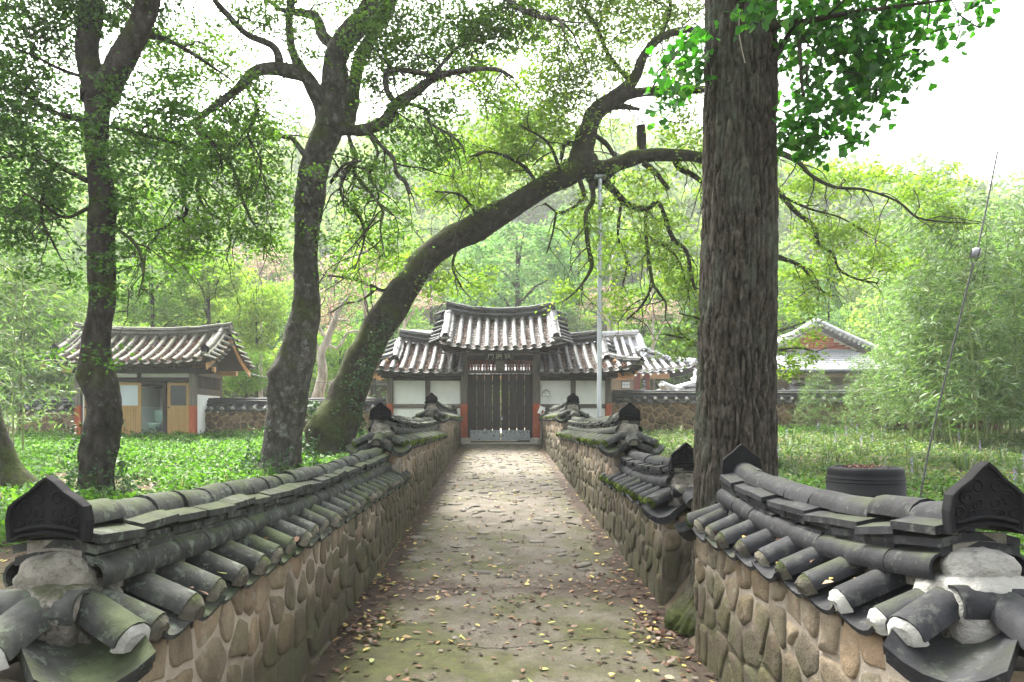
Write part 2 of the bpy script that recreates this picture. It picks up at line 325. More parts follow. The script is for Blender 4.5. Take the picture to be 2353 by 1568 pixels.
M['leaf_hill'] = leaf_mat('leaf_hill', [(0, (0.08, 0.12, 0.062)), (0.5, (0.135, 0.19, 0.098)), (1, (0.2, 0.25, 0.135))], 0.52, 0.01, clump=0.5, cscale=0.08)
M['leaf_pink'] = leaf_mat('leaf_pink', [(0, (0.1, 0.14, 0.045)), (0.66, (0.19, 0.22, 0.09)), (0.7, (0.5, 0.22, 0.29)), (1, (0.6, 0.36, 0.4))], 0.45, 0.02, (1.15, 1.15, 1.0))
M['leaf_ivy'] = leaf_mat('leaf_ivy', [(0, (0.012, 0.03, 0.012)), (0.6, (0.025, 0.06, 0.02)), (1, (0.05, 0.1, 0.03))], 0.25, 0.03)
M['leaf_litter'] = leaf_mat('leaf_litter', [(0, (0.03, 0.014, 0.01)), (0.5, (0.09, 0.044, 0.028)), (0.8, (0.2, 0.105, 0.06)), (0.86, (0.3, 0.22, 0.07)), (0.96, (0.42, 0.34, 0.1)), (1, (0.15, 0.2, 0.06))],
                          0.15, 0.04, (1, 1, 0.8), clump=0.1)
M['leaf_roof_litter'] = leaf_mat('leaf_roof_litter', [(0, (0.05, 0.024, 0.018)), (0.6, (0.13, 0.06, 0.042)), (1, (0.26, 0.14, 0.1))], 0.1, 0.03, (1, 1, 0.8), clump=0.1)
M['flower'] = leaf_mat('flower', [(0, (0.2, 0.14, 0.35)), (1, (0.35, 0.25, 0.5))], 0.3, 0.02, (1, 1, 1))
# ------------------------------------------------------------------ object bookkeeping
WM = {}                                       # world matrix of each object that parents others
def _mat_of(m): return M[m] if isinstance(m, str) else m
def tag(o, label=None, cat=None, group=None, kind=None):
    if label: o['label'] = label
    if cat: o['category'] = cat
    if group: o['group'] = group
    if kind: o['kind'] = kind
    return o
def thing(name, loc, label, cat, group=None, kind=None):
    o = bpy.data.objects.new(name, None)
    o.empty_display_size = 0.1
    o.location = loc
    COL.objects.link(o)
    WM[o.name] = Matrix.Translation(Vector(loc))
    return tag(o, label, cat, group, kind)
def put(name, mesh, parent=None, mw=None, kind=None):
    o = bpy.data.objects.new(name, mesh)
    mw = mw if mw is not None else Matrix.Identity(4)
    if parent is not None:
        o.parent = parent
        o.matrix_basis = WM[parent.name].inverted() @ mw
    else:
        o.matrix_basis = mw
    WM[o.name] = mw
    COL.objects.link(o)
    if kind: o['kind'] = kind
    return o
def frame(origin, ydir, up=(0, 0, 1), s=(1, 1, 1)):
    y = Vector(ydir).normalized(); z = Vector(up)
    x = y.cross(z)
    if x.length < 1e-6: x = y.cross(Vector((1, 0, 0)))
    x.normalize(); z = x.cross(y).normalized()
    m = Matrix(((x.x * s[0], y.x * s[1], z.x * s[2], origin[0]), (x.y * s[0], y.y * s[1], z.y * s[2], origin[1]),
                (x.z * s[0], y.z * s[1], z.z * s[2], origin[2]), (0, 0, 0, 1)))
    return m
def rot_euler(origin, rx=0, ry=0, rz=0, s=(1, 1, 1)):
    from mathutils import Euler
    return Matrix.Translation(origin) @ Euler((rx, ry, rz)).to_matrix().to_4x4() @ Matrix.Diagonal((s[0], s[1], s[2], 1))

class MB:
    """collects polygons, builds one mesh"""
    def __init__(s): s.v = []; s.f = []; s.sm = []
    def quad_grid(s, rows, smooth=True, closed=False, flip=False):
        b = len(s.v); n = len(rows[0])
        for r in rows: s.v.extend(tuple(p) for p in r)
        for i in range(len(rows) - 1):
            for j in range(n if closed else n - 1):
                a, c = b + i * n + j, b + i * n + (j + 1) % n
                q = (a, c, c + n, a + n)
                s.f.append(q[::-1] if flip else q); s.sm.append(smooth)
    def poly(s, pts, smooth=False):
        b = len(s.v); s.v.extend(tuple(p) for p in pts); s.f.append(tuple(range(b, b + len(pts)))); s.sm.append(smooth)
    def box(s, c, size, m=None, bev=0.0):
        hx, hy, hz = size[0] / 2, size[1] / 2, size[2] / 2
        if bev > 0:
            bm = bmesh.new(); bmesh.ops.create_cube(bm, size=1)
            for v in bm.verts: v.co = Vector((v.co.x * size[0], v.co.y * size[1], v.co.z * size[2]))
            bmesh.ops.bevel(bm, geom=list(bm.edges), offset=bev, segments=1, affect='EDGES')
            b = len(s.v)
            bm.verts.index_update()
            for v in bm.verts:
                p = v.co
                if m is not None: p = m @ p
                s.v.append((p.x + c[0], p.y + c[1], p.z + c[2]))
            for f in bm.faces: s.f.append(tuple(b + v.index for v in f.verts)); s.sm.append(False)
            bm.free(); return
        b = len(s.v)
        for z in (-hz, hz):
            for x, y in ((-hx, -hy), (hx, -hy), (hx, hy), (-hx, hy)):
                p = Vector((x, y, z))
                if m is not None: p = m @ p
                s.v.append((p.x + c[0], p.y + c[1], p.z + c[2]))
        for q in ((3, 2, 1, 0), (4, 5, 6, 7), (0, 1, 5, 4), (1, 2, 6, 5), (2, 3, 7, 6), (3, 0, 4, 7)):
            s.f.append(tuple(b + i for i in q)); s.sm.append(False)
    def tube(s, pts, rad, sides=8, cap=True, jitter=None, smooth=True):
        rows = tube_rows(pts, rad, sides, jitter)
        s.quad_grid(rows, smooth, True)
        if cap:
            s.poly(rows[0][::-1]); s.poly(rows[-1])
    def lathe(s, prof, sides=24, c=(0, 0, 0), smooth=True):
        rows = [[(c[0] + r * math.cos(2 * math.pi * j / sides), c[1] + r * math.sin(2 * math.pi * j / sides), c[2] + z) for j in range(sides)] for r, z in prof]
        s.quad_grid(rows, smooth, True)
    def ball(s, c, r, sub=1, jit=0.0):
        bm = bmesh.new(); bmesh.ops.create_icosphere(bm, subdivisions=sub, radius=1)
        b = len(s.v)
        for v in bm.verts:
            k = 1 + random.uniform(-jit, jit)
            s.v.append((c[0] + v.co.x * r[0] * k, c[1] + v.co.y * r[1] * k, c[2] + v.co.z * r[2] * k))
        for f in bm.faces: s.f.append(tuple(b + v.index for v in f.verts)); s.sm.append(True)
        bm.free()
    def mesh(s, name, mat):
        me = bpy.data.meshes.new(name)
        me.from_pydata(s.v, [], s.f)
        me.polygons.foreach_set('use_smooth', s.sm)
        if mat is not None: me.materials.append(_mat_of(mat))
        me.update()
        return me
    def build(s, name, mat, parent=None, kind=None):
        return put(name, s.mesh(name, mat), parent, kind=kind)
def box_part(name, mat, parent, c, size, bev=0.006):
    b = MB(); b.box(c, size, bev=bev); return b.build(name, mat, parent)

def tube_rows(pts, rad, sides, jitter=None):
    pts = [Vector(p) for p in pts]
    rows = []; n = len(pts)
    t = (pts[1] - pts[0]).normalized()
    ref = Vector((0, 1, 0)) if abs(t.y) < 0.8 else Vector((1, 0, 0))
    x = t.cross(ref).normalized()
    for i in range(n):
        if 0 < i < n - 1: t = (pts[i + 1] - pts[i - 1]).normalized()
        elif i == n - 1: t = (pts[i] - pts[i - 1]).normalized()
        x = (x - t * x.dot(t)).normalized(); y = t.cross(x)
        r = rad[i] if hasattr(rad, '__len__') else rad
        row = []
        for j in range(sides):
            a = 2 * math.pi * j / sides
            d = x * math.cos(a) + y * math.sin(a)
            p = pts[i] + d * r
            if jitter: p = pts[i] + d * (r * jitter(p, a, i))
            row.append(p)
        rows.append(row)
    return rows
def catmull(pts, step):
    """pts: list of vectors of any size; returns a resampled smooth polyline"""
    A = [np.array(p, float) for p in pts]
    if len(A) == 2:
        A = [A[0], (A[0] + A[1]) / 2, A[1]]
    A = [2 * A[0] - A[1]] + A + [2 * A[-1] - A[-2]]
    out = []
    for i in range(1, len(A) - 2):
        p0, p1, p2, p3 = A[i - 1:i + 3]
        n = max(1, int(np.linalg.norm((p2 - p1)[:3]) / step))
        for k in range(n):
            t = k / n
            out.append(0.5 * ((2 * p1) + (-p0 + p2) * t + (2 * p0 - 5 * p1 + 4 * p2 - p3) * t * t + (-p0 + 3 * p1 - 3 * p2 + p3) * t ** 3))
    out.append(A[-2])
    return out
def np_mesh(name, V, F, mat, smooth=False):
    """V (n,3) floats, F (m,k) ints"""
    me = bpy.data.meshes.new(name)
    n, (m, k) = len(V), F.shape
    me.vertices.add(n); me.vertices.foreach_set('co', np.ascontiguousarray(V, np.float32).ravel())
    me.loops.add(m * k); me.loops.foreach_set('vertex_index', np.ascontiguousarray(F, np.int32).ravel())
    me.polygons.add(m)
    me.polygons.foreach_set('loop_start', np.arange(0, m * k, k, dtype=np.int32))
    try: me.polygons.foreach_set('loop_total', np.full(m, k, np.int32))
    except Exception: pass
    if smooth: me.polygons.foreach_set('use_smooth', np.ones(m, bool))
    if mat is not None: me.materials.append(_mat_of(mat))
    me.update(calc_edges=True); me.validate()
    return me

# ------------------------------------------------------------------ noise in numpy
def _hash(ix, iy, iz):
    h = (ix * 374761393 + iy * 668265263 + iz * 2147483647 + 1013904223) & 0xFFFFFFFF
    h = ((h ^ (h >> 13)) * 1274126177) & 0xFFFFFFFF
    return ((h ^ (h >> 16)) & 0xFFFF) / 65535.0
def vnoise(x, y, z):
    x, y, z = (np.asarray(a, float) for a in (x, y, z))
    ix, iy, iz = np.floor(x).astype(np.int64), np.floor(y).astype(np.int64), np.floor(z).astype(np.int64)
    fx, fy, fz = x - ix, y - iy, z - iz
    fx, fy, fz = (f * f * (3 - 2 * f) for f in (fx, fy, fz))
    r = 0
    for dx in (0, 1):
        for dy in (0, 1):
            for dz in (0, 1):
                r = r + _hash(ix + dx, iy + dy, iz + dz) * (fx if dx else 1 - fx) * (fy if dy else 1 - fy) * (fz if dz else 1 - fz)
    return r
def fbm(x, y, z, o=4):
    s, a, t = 0, 0.5, 0
    for i in range(o):
        s = s + a * vnoise(x * 2 ** i + 17 * i, y * 2 ** i, z * 2 ** i); t += a; a *= 0.5
    return s / t

# ------------------------------------------------------------------ leaves
def leaf_quads(C, length, width, up=0.7, spread=None, fold=0.25, nd=None):
    """C (n,3) leaf bases. returns V, F of folded rhombic leaves"""
    n = len(C)
    d = rng.normal(size=(n, 3)); d[:, 2] *= 0.55
    if nd is not None: d += nd
    d /= np.linalg.norm(d, axis=1, keepdims=True)
    nrm = rng.normal(size=(n, 3)) * (1 - up) * 1.2; nrm[:, 2] += up
    s = np.cross(d, nrm); s /= np.maximum(np.linalg.norm(s, axis=1, keepdims=True), 1e-6)
    u = np.cross(s, d)
    L = length * rng.uniform(0.65, 1.25, (n, 1)); W = width * rng.uniform(0.7, 1.2, (n, 1))
    V = np.empty((n, 4, 3))
    V[:, 0] = C
    V[:, 1] = C + d * L * 0.45 + s * W * 0.5 + u * W * fold
    V[:, 2] = C + d * L - u * L * 0.08
    V[:, 3] = C + d * L * 0.45 - s * W * 0.5 + u * W * fold
    F = np.arange(n * 4).reshape(n, 4)
    return V.reshape(-1, 3), F
def fan_quads(C, size):
    """fan shaped leaves (5 points, two quads' worth of outline)"""
    n = len(C)
    d = rng.normal(size=(n, 3)); d[:, 2] -= 0.6
    d /= np.linalg.norm(d, axis=1, keepdims=True)
    nrm = rng.normal(size=(n, 3)) * 0.7; nrm[:, 2] += 0.6
    s = np.cross(d, nrm); s /= np.maximum(np.linalg.norm(s, axis=1, keepdims=True), 1e-6)
    u = np.cross(s, d)
    L = size * rng.uniform(0.6, 1.2, (n, 1))
    V = np.empty((n, 6, 3))
    V[:, 0] = C
    V[:, 1] = C + d * L * 0.62 + s * L * 0.58 + u * L * 0.1
    V[:, 2] = C + d * L * 0.97 + s * L * 0.3
    V[:, 3] = C + d * L * 0.86 - u * L * 0.04
    V[:, 4] = C + d * L * 0.97 - s * L * 0.3
    V[:, 5] = C + d * L * 0.62 - s * L * 0.58 + u * L * 0.1
    return V.reshape(-1, 3), np.arange(n * 6).reshape(n, 6)
def oval_leaves(C, length, width, curl=0.35):
    n = len(C)
    a = rng.uniform(0, 2 * math.pi, n); d = np.stack([np.cos(a), np.sin(a), rng.normal(size=n) * 0.18], 1)
    nrm = rng.normal(size=(n, 3)) * 0.3; nrm[:, 2] += 1
    s = np.cross(d, nrm); s /= np.linalg.norm(s, axis=1, keepdims=True); u = np.cross(s, d)
    L = length * rng.uniform(0.5, 1.35, (n, 1)); W = width * rng.uniform(0.35, 1.2, (n, 1)); k = curl * rng.uniform(-0.3, 1.0, (n, 1))
    V = np.empty((n, 6, 3))
    for i, (x, y, z) in enumerate(((0, 0, 0.25), (0.3, 0.5, 0.9), (0.68, 0.42, 0.8), (1, 0, 0.35), (0.68, -0.42, 0.8), (0.3, -0.5, 0.9))):
        V[:, i] = C + d * L * (x - 0.5) + s * W * y + u * (W * k * z)
    return V.reshape(-1, 3), np.arange(n * 6).reshape(n, 6)
def sprays(centres, per, rad, flat=0.3, tilt=0.25):
    """scatter leaf bases round spray centres: flattened, slightly tilted discs"""
    n = len(centres)
    off = rng.normal(size=(n, per, 3)) * 0.5
    off[:, :, 2] *= flat
    sl = rng.normal(size=(n, 1, 2)) * tilt
    off[:, :, 2] += off[:, :, 0] * sl[:, :, 0] + off[:, :, 1] * sl[:, :, 1]
    off *= np.asarray(rad).reshape(-1, 1, 1) if np.ndim(rad) else rad
    off[:, :, 2] -= 0.25 * (off[:, :, 0] ** 2 + off[:, :, 1] ** 2) / max(np.max(rad), 1e-6)
    return (np.asarray(centres)[:, None, :] + off).reshape(-1, 3)
def ellipsoid_pts(c, r, n, hollow=0.0):
    d = rng.normal(size=(n, 3)); d /= np.linalg.norm(d, axis=1, keepdims=True)
    k = (hollow + (1 - hollow) * rng.uniform(0, 1, (n, 1))) ** (1 / 2.2)
    return np.asarray(c) + d * k * np.asarray(r)

# ------------------------------------------------------------------ roof tile shapes (shared meshes)
_cache = {}
def cached(key, fn):
    if key not in _cache: _cache[key] = fn()
    return _cache[key]
def cover_mesh(mat, segs=8, L=1.0, r=1.0, th=0.16):
    """half-round cover tile: length along +Y, unit radius; scaled when placed"""
    def mk():
        b = MB()
        def arc(rr, y, lift=0.0): return [(-rr * math.cos(math.pi * i / segs), y, rr * math.sin(math.pi * i / segs) + lift) for i in range(segs + 1)]
        ro, ri = r, r - th
        b.quad_grid([arc(ro, 0), arc(ro, L * 0.9), arc(ro * 0.965, L)], True)
        b.quad_grid([arc(ri, 0), arc(ri * 0.965, L)], True, flip=True)
        b.quad_grid([arc(ri, 0), arc(ro, 0)], False)
        b.quad_grid([arc(ro * 0.965, L), arc(ri * 0.965, L)], False)
        return b.mesh('cover_tile', mat)
    return cached(('cover', mat), mk)
def pan_mesh(mat, segs=6):
    """concave pan tile: unit width and length, sagitta 0.2 of the width"""
    def mk():
        b = MB(); th = 0.075
        def arc(y, dz): return [(x, y, 0.8 * x * x - 0.2 + dz + y * 0.0) for x in [(-0.5 + i / segs) for i in range(segs + 1)]]
        b.quad_grid([arc(0, 0), arc(1, 0)], True)
        b.quad_grid([arc(0, -th), arc(1, -th)], True, flip=True)
        b.quad_grid([arc(0, -th), arc(0, 0)], False)
        b.quad_grid([arc(1, 0), arc(1, -th)], False)
        for y0, y1, k in ((0, 1, 0), (1, 0, -1)):
            p, q = arc(y0, 0)[k], arc(y1, 0)[k]; p2, q2 = arc(y0, -th)[k], arc(y1, -th)[k]
            b.poly([p, q, q2, p2])
        return b.mesh('pan_tile', mat)
    return cached(('pan', mat), mk)
def slab_mesh(mat, segs=4):
    """ridge course tile: unit width across X, unit length along Y, convex, thickness in units of Z"""
    def mk():
        b = MB()
        def arc(y, dz): return [(x, y, -0.75 * (2 * x) ** 2 + dz) for x in [(-0.5 + i / segs) for i in range(segs + 1)]]
        b.quad_grid([arc(0, 0), arc(1, 0)], True)
        b.quad_grid([arc(0, -1), arc(1, -1)], True, flip=True)
        b.quad_grid([arc(0, -1), arc(0, 0)], False)
        b.quad_grid([arc(1, 0), arc(1, -1)], False)
        for k, y0, y1 in ((0, 0, 1), (-1, 1, 0)):
            b.poly([arc(y0, 0)[k], arc(y1, 0)[k], arc(y1, -1)[k], arc(y0, -1)[k]])
        return b.mesh('ridge_slab', mat)
    return cached(('slab', mat), mk)
def plug_mesh(mat, var):
    def mk():
        b = MB(); s = 8; rs = random.Random(var * 13 + 5)
        rings = []
        for k, (rr, y) in enumerate(((1.0, 0.0), (0.97, -0.22), (0.62, -0.5))):
            rings.append([(-rr * math.cos(math.pi * i / s) * rs.uniform(0.9, 1.05), y + rs.uniform(-0.08, 0.08),
                           rr * math.sin(math.pi * i / s) * rs.uniform(0.88, 1.03) - (0.25 if i in (0, s) else 0)) for i in range(s + 1)])
        b.quad_grid(rings, True, flip=True)
        b.poly([p for p in rings[-1]][::-1], True)
        return b.mesh('tile_plug', mat)
    return cached(('plug', mat, var), mk)
def stone_mesh(mat, var, jit=0.16, boxy=0.0):
    """rounded field stone, unit half-sizes, flat to the wall along Y"""
    def mk():
        bm = bmesh.new(); bmesh.ops.create_icosphere(bm, subdivisions=2, radius=1)
        off = Vector((var * 3.1, var * 7.7, 1.3))
        for v in bm.verts:
            p = v.co.copy()
            m_ = max(abs(p.x), abs(p.z), 1e-4)
            sq = p / max(abs(p.x), abs(p.y), abs(p.z))
            p = p.lerp(sq, boxy)
            k = 1 + jit * 2.2 * mnoise.noise(p * 1.15 + off) + jit * 0.8 * mnoise.noise(p * 3.1 + off)
            v.co = Vector((p.x * k, (abs(p.y) ** 0.55) * (1 if p.y > 0 else -1) * (1 + jit * mnoise.noise(p * 2 + off)), p.z * k))
        me = bpy.data.meshes.new('stone'); bm.to_mesh(me); bm.free()
        me.polygons.foreach_set('use_smooth', [True] * len(me.polygons))
        me.materials.append(_mat_of(mat)); return me
    return cached(('stone', mat, var, jit, boxy), mk)

def U(a, b): return random.uniform(a, b)
def jit_dir(v, a=0.02): return (Vector(v) + Vector((U(-a, a), U(-a, a), U(-a, a)))).normalized()

# ------------------------------------------------------------------ ridge stack along any polyline
def ridge_stack(parent, curve, mat, cap_r=0.068, cap_L=0.25, slabs=3, slab_w=0.25, slab_L=0.24, slab_t=0.026, side_course=None, cap_name='ridge_tile', base_drop=0.0):
    pts = catmull([tuple(p) for p in curve], 0.04)
    pts = [Vector(p) for p in pts]
    acc = [0.0]
    for a, b in zip(pts, pts[1:]): acc.append(acc[-1] + (b - a).length)
    tot = acc[-1]
    def at(s):
        s = min(max(s, 0), tot)
        i = min(int(np.searchsorted(acc, s, 'right')) - 1, len(pts) - 2)
        t = (s - acc[i]) / max(acc[i + 1] - acc[i], 1e-9)
        return pts[i].lerp(pts[i + 1], t)
    cov, slb = cover_mesh(mat), slab_mesh(mat)
    def course(mesh, name, L, half, place_fn, start=0.0):
        n = max(1, round((tot - start) / L)); step = (tot - start) / n
        for k in range(n):
            p, q = at(start + k * step), at(start + (k + 1) * step)
            place_fn(p, q, k, n)
    def cap(p, q, k, n):
        d = jit_dir(q - p, 0.012)
        put(cap_name, cov, parent, frame(p + Vector((0, 0, U(-0.004, 0.005))), d, s=(cap_r * U(0.95, 1.06), (q - p).length * 1.03, cap_r * U(0.9, 1.02))))
    course(cov, cap_name, cap_L, 0, cap)
    for layer in range(slabs):
        w = slab_w * (1.12 if layer == 0 else 1.0 - 0.03 * (layer - 1))
        dz = 0.004 - layer * (slab_t + 0.007)
        def sl(p, q, k, n, w=w, dz=dz):
            d = jit_dir(q - p, 0.014)
            ww = w * U(0.95, 1.05)
            put('ridge_slab', slb, parent, frame(p + Vector((0, 0, dz + U(-0.004, 0.004))), d, s=(ww, (q - p).length * 1.0 - 0.004, slab_t)))
        course(slb, 'ridge_slab', slab_L * U(0.92, 1.1), 0, sl)
    if side_course:
        lat, dz, r = side_course
        for sgn in (-1, 1):
            def sc(p, q, k, n, sgn=sgn):
                d = (q - p).normalized(); x = d.cross(Vector((0, 0, 1))).normalized()
                o = p + x * sgn * lat + Vector((0, 0, dz))
                upv = Vector((0, 0, 1)) + x * sgn * 0.7
                put('ridge_base_tile', cov, parent, frame(o, jit_dir(d, 0.015), upv, (r, (q - p).length * 1.02, r)))
            course(cov, 'ridge_base_tile', cap_L, 0, sc)
    # solid core so that no light leaks between the courses
    b = MB(); n = max(2, len(pts) // 4)
    rows = []
    for i in range(n + 1):
        p = at(tot * i / n); q = at(tot * i / n + 0.01) if i < n else p; pp = at(tot * i / n - 0.01)
        d = (q - pp).normalized(); x = d.cross(Vector((0, 0, 1))).normalized() * slab_w * 0.33
        top, bot = p.z - 0.035, p.z - 0.03 - slabs * (slab_t + 0.008) - base_drop
        rows.append([(p.x - x.x, p.y - x.y, top), (p.x + x.x, p.y + x.y, top), (p.x + x.x, p.y + x.y, bot), (p.x - x.x, p.y - x.y, bot)])
    b.quad_grid(rows, False, True); b.poly(rows[0][::-1]); b.poly(rows[-1])
    b.build('ridge_core', 'mortar_lump', parent)

def plaque(parent, o, ydir, w=0.22, h=0.21, mat='plaque', lean=0.0, relief=True, name='end_plaque'):
    """pointed end tile standing at o (bottom middle), facing -ydir"""
    out = [(-0.5, 0.0), (-0.525, 0.32), (-0.49, 0.54), (-0.385, 0.65), (-0.23, 0.77), (-0.1, 0.92), (0.0, 1.0), (0.1, 0.92), (0.23, 0.77), (0.385, 0.65), (0.49, 0.54), (0.525, 0.32), (0.5, 0.0),
           (0.3, 0.085), (0.0, 0.13), (-0.3, 0.085)]
    b = MB()
    def ring(s, y): return [(x * w * s, y, (z * h - h * 0.5) * s + h * 0.5) for x, z in out]
    t = 0.038
    rows = [ring(0.84, 0.010), ring(0.88, 0.0), ring(0.98, 0.0), ring(1.0, 0.006), ring(1.0, t), ]
    b.quad_grid(rows, False, True, flip=True)
    b.poly(ring(0.84, 0.010), False); b.poly(ring(1.0, t)[::-1], False)
    if relief:
        for sx in (-1, 1):
            for (x, z, r, ph, tn) in ((0.13, 0.66, 0.10, 0.3, 1.3), (0.27, 0.5, 0.11, 2.0, -1.4), (0.11, 0.42, 0.09, 4.0, 1.5), (0.36, 0.3, 0.08, 1.0, 1.4), (0.2, 0.28, 0.07, 5.0, -1.5)):
                k = 12
                c = [(sx * (x * w + r * w * (1 - 0.75 * i / k) * math.cos(ph + tn * 2.2 * i / 4)), 0.009, z * h + r * w * (1 - 0.75 * i / k) * math.sin(ph + tn * 2.2 * i / 4)) for i in range(k)]
                b.tube(c, [0.0038 * w / 0.22 * (1 - 0.5 * i / k) for i in range(k)], 4, False)
        b.tube([(-0.4 * w, 0.006, 0.16 * h), (-0.2 * w, 0.004, 0.22 * h), (0, 0.004, 0.245 * h), (0.2 * w, 0.004, 0.22 * h), (0.4 * w, 0.006, 0.16 * h)], [0.007] * 5, 4, False)
    me = b.mesh(name, mat)
    return put(name, me, parent, frame(o, ydir, (Vector((0, 0, 1)) + Vector(ydir) * lean)))
# ------------------------------------------------------------------ stone walls with a tiled coping
def clip_cell(poly, m, d):
    """keep the part of poly on the near side of the line through m with normal d"""
    out = []
    for k in range(len(poly)):
        p, q = poly[k], poly[(k + 1) % len(poly)]
        a = (p[0] - m[0]) * d[0] + (p[1] - m[1]) * d[1]; b = (q[0] - m[0]) * d[0] + (q[1] - m[1]) * d[1]
        if a <= 0: out.append(p)
        if (a < 0) != (b < 0) and abs(a - b) > 1e-9:
            t = a / (a - b); out.append((p[0] + (q[0] - p[0]) * t, p[1] + (q[1] - p[1]) * t))
    return out
def stone_cells(L, z0f, z1, size, base_big, small_top, rows_jit):
    """seeds in loose courses, cells clipped against their neighbours"""
    zmin = min(z0f(0), z0f(L)) - 0.05
    nrow = max(1, round((z1 - zmin) / size[1]))
    ws = [U(1 - rows_jit, 1 + rows_jit) * (1.3 if (base_big and k == 0) else (0.62 if small_top and k == nrow - 1 else 1)) for k in range(nrow)]
    edges = [zmin]; tw = sum(ws)
    for w_ in ws: edges.append(edges[-1] + (z1 - zmin) * w_ / tw)
    seeds = []
    for k in range(nrow):
        s = -U(0, size[0]); hgt = edges[k + 1] - edges[k]
        while s < L + size[0]:
            w = size[0] * random.choice((0.5, 0.8, 1.0, 1.2, 1.5, 1.9)) * U(0.85, 1.15) * (1.35 if base_big and k == 0 else 1)
            seeds.append((s + w / 2, (edges[k] + edges[k + 1]) / 2 + U(-0.38, 0.38) * hgt, k)); s += w
    cells = []
    for i, (sx, sz, k) in enumerate(seeds):
        if not (-0.02 < sx < L + 0.02): continue
        poly = [(max(0, sx - 0.6), zmin), (min(L, sx + 0.6), zmin), (min(L, sx + 0.6), z1), (max(0, sx - 0.6), z1)]
        for j, (tx, tz, kk) in enumerate(seeds):
            if j == i or abs(tx - sx) > 0.75 or abs(kk - k) > 2: continue
            poly = clip_cell(poly, ((sx + tx) / 2, (sz + tz) / 2), (tx - sx, tz - sz))
            if len(poly) < 3: break
        if len(poly) < 3: continue
        # the ground hides what lies below it
        cx_ = sum(p[0] for p in poly) / len(poly); cz_ = sum(p[1] for p in poly) / len(poly)
        if max(p[1] for p in poly) < z0f(cx_) + 0.02: continue
        cells.append((poly, cx_, cz_))
    return cells
def chaikin(poly, k=0.25):
    out = []
    for i in range(len(poly)):
        p, q = poly[i], poly[(i + 1) % len(poly)]
        out += [(p[0] + (q[0] - p[0]) * k, p[1] + (q[1] - p[1]) * k), (p[0] + (q[0] - p[0]) * (1 - k), p[1] + (q[1] - p[1]) * (1 - k))]
    return out
def lay_stones(parent, o, u, v, L, z0f, z1, mat, size=(0.17, 0.17), rows_jit=0.25, proud=0.02, cap=300, base_big=False, small_top=0.0, gap=0.011, name='stone', **kw_):
    """cover the face that starts at o, runs L along u and faces v with fitted field stones bedded in mortar"""
    u, v, o = Vector(u), Vector(v), Vector(o)
    cells = stone_cells(L, z0f, z1, size, base_big, small_top, rows_jit)
    random.shuffle(cells)
    for poly, cx_, cz_ in cells[:cap]:
        # drop slivers, round the outline
        if len(poly) > 8: poly = poly[::2]
        rad = [math.hypot(p[0] - cx_, p[1] - cz_) for p in poly]
        if max(rad) < 0.025: continue
        ring = chaikin(poly, U(0.13, 0.28))
        if len(ring) < 13: ring = chaikin(ring, 0.25)
        g = gap * U(0.7, 2.2); pr = proud * U(0.2, 0.95); off = Vector((random.random() * 50, random.random() * 50, 0))
        def shr(p, d, k):
            r_ = math.hypot(p[0] - cx_, p[1] - cz_)
            f = max(0.1, (r_ - d) / max(r_, 1e-6)) * k
            f *= 1 + 0.10 * mnoise.noise(Vector((p[0] * 14, p[1] * 14, 0)) + off)
            return (p[0] - cx_) * f, (p[1] - cz_) * f
        b = MB()
        tx_, tz_ = U(-0.12, 0.12), U(-0.12, 0.12)
        rows = []
        e_ = min(0.035, max(rad) * 0.35)
        for d, k, y in ((g * 0.7, 1, -0.004), (g, 1.0, 0.004 + pr * 0.3), (g + e_ * 0.3, 1.0, 0.004 + pr * 0.75), (g + e_, 1.0, 0.004 + pr)):
            rr = []
            for p in ring:
                x, z = shr(p, d, k)
                yy = y + (0.22 * pr * mnoise.noise(Vector((x * 22, z * 22, 3)) + off) + (x * tx_ + z * tz_) * 0.5 if y > 0.003 else 0)
                w_ = o + u * (cx_ + x) + v * yy; rr.append((w_.x, w_.y, cz_ + z))
            rows.append(rr)
        sgn = (u.cross(Vector((0, 0, 1)))).dot(v) > 0
        b.quad_grid(rows, True, True, flip=not sgn)
        top = rows[-1] if sgn else rows[-1][::-1]
        b.poly(top, True)
        me = b.mesh(name, mat)
        c_ = o + u * cx_; piv = Vector((c_.x, c_.y, cz_))
        me.transform(Matrix.Translation(-piv))
        put(name, me, parent, Matrix.Translation(piv))
    return len(cells)

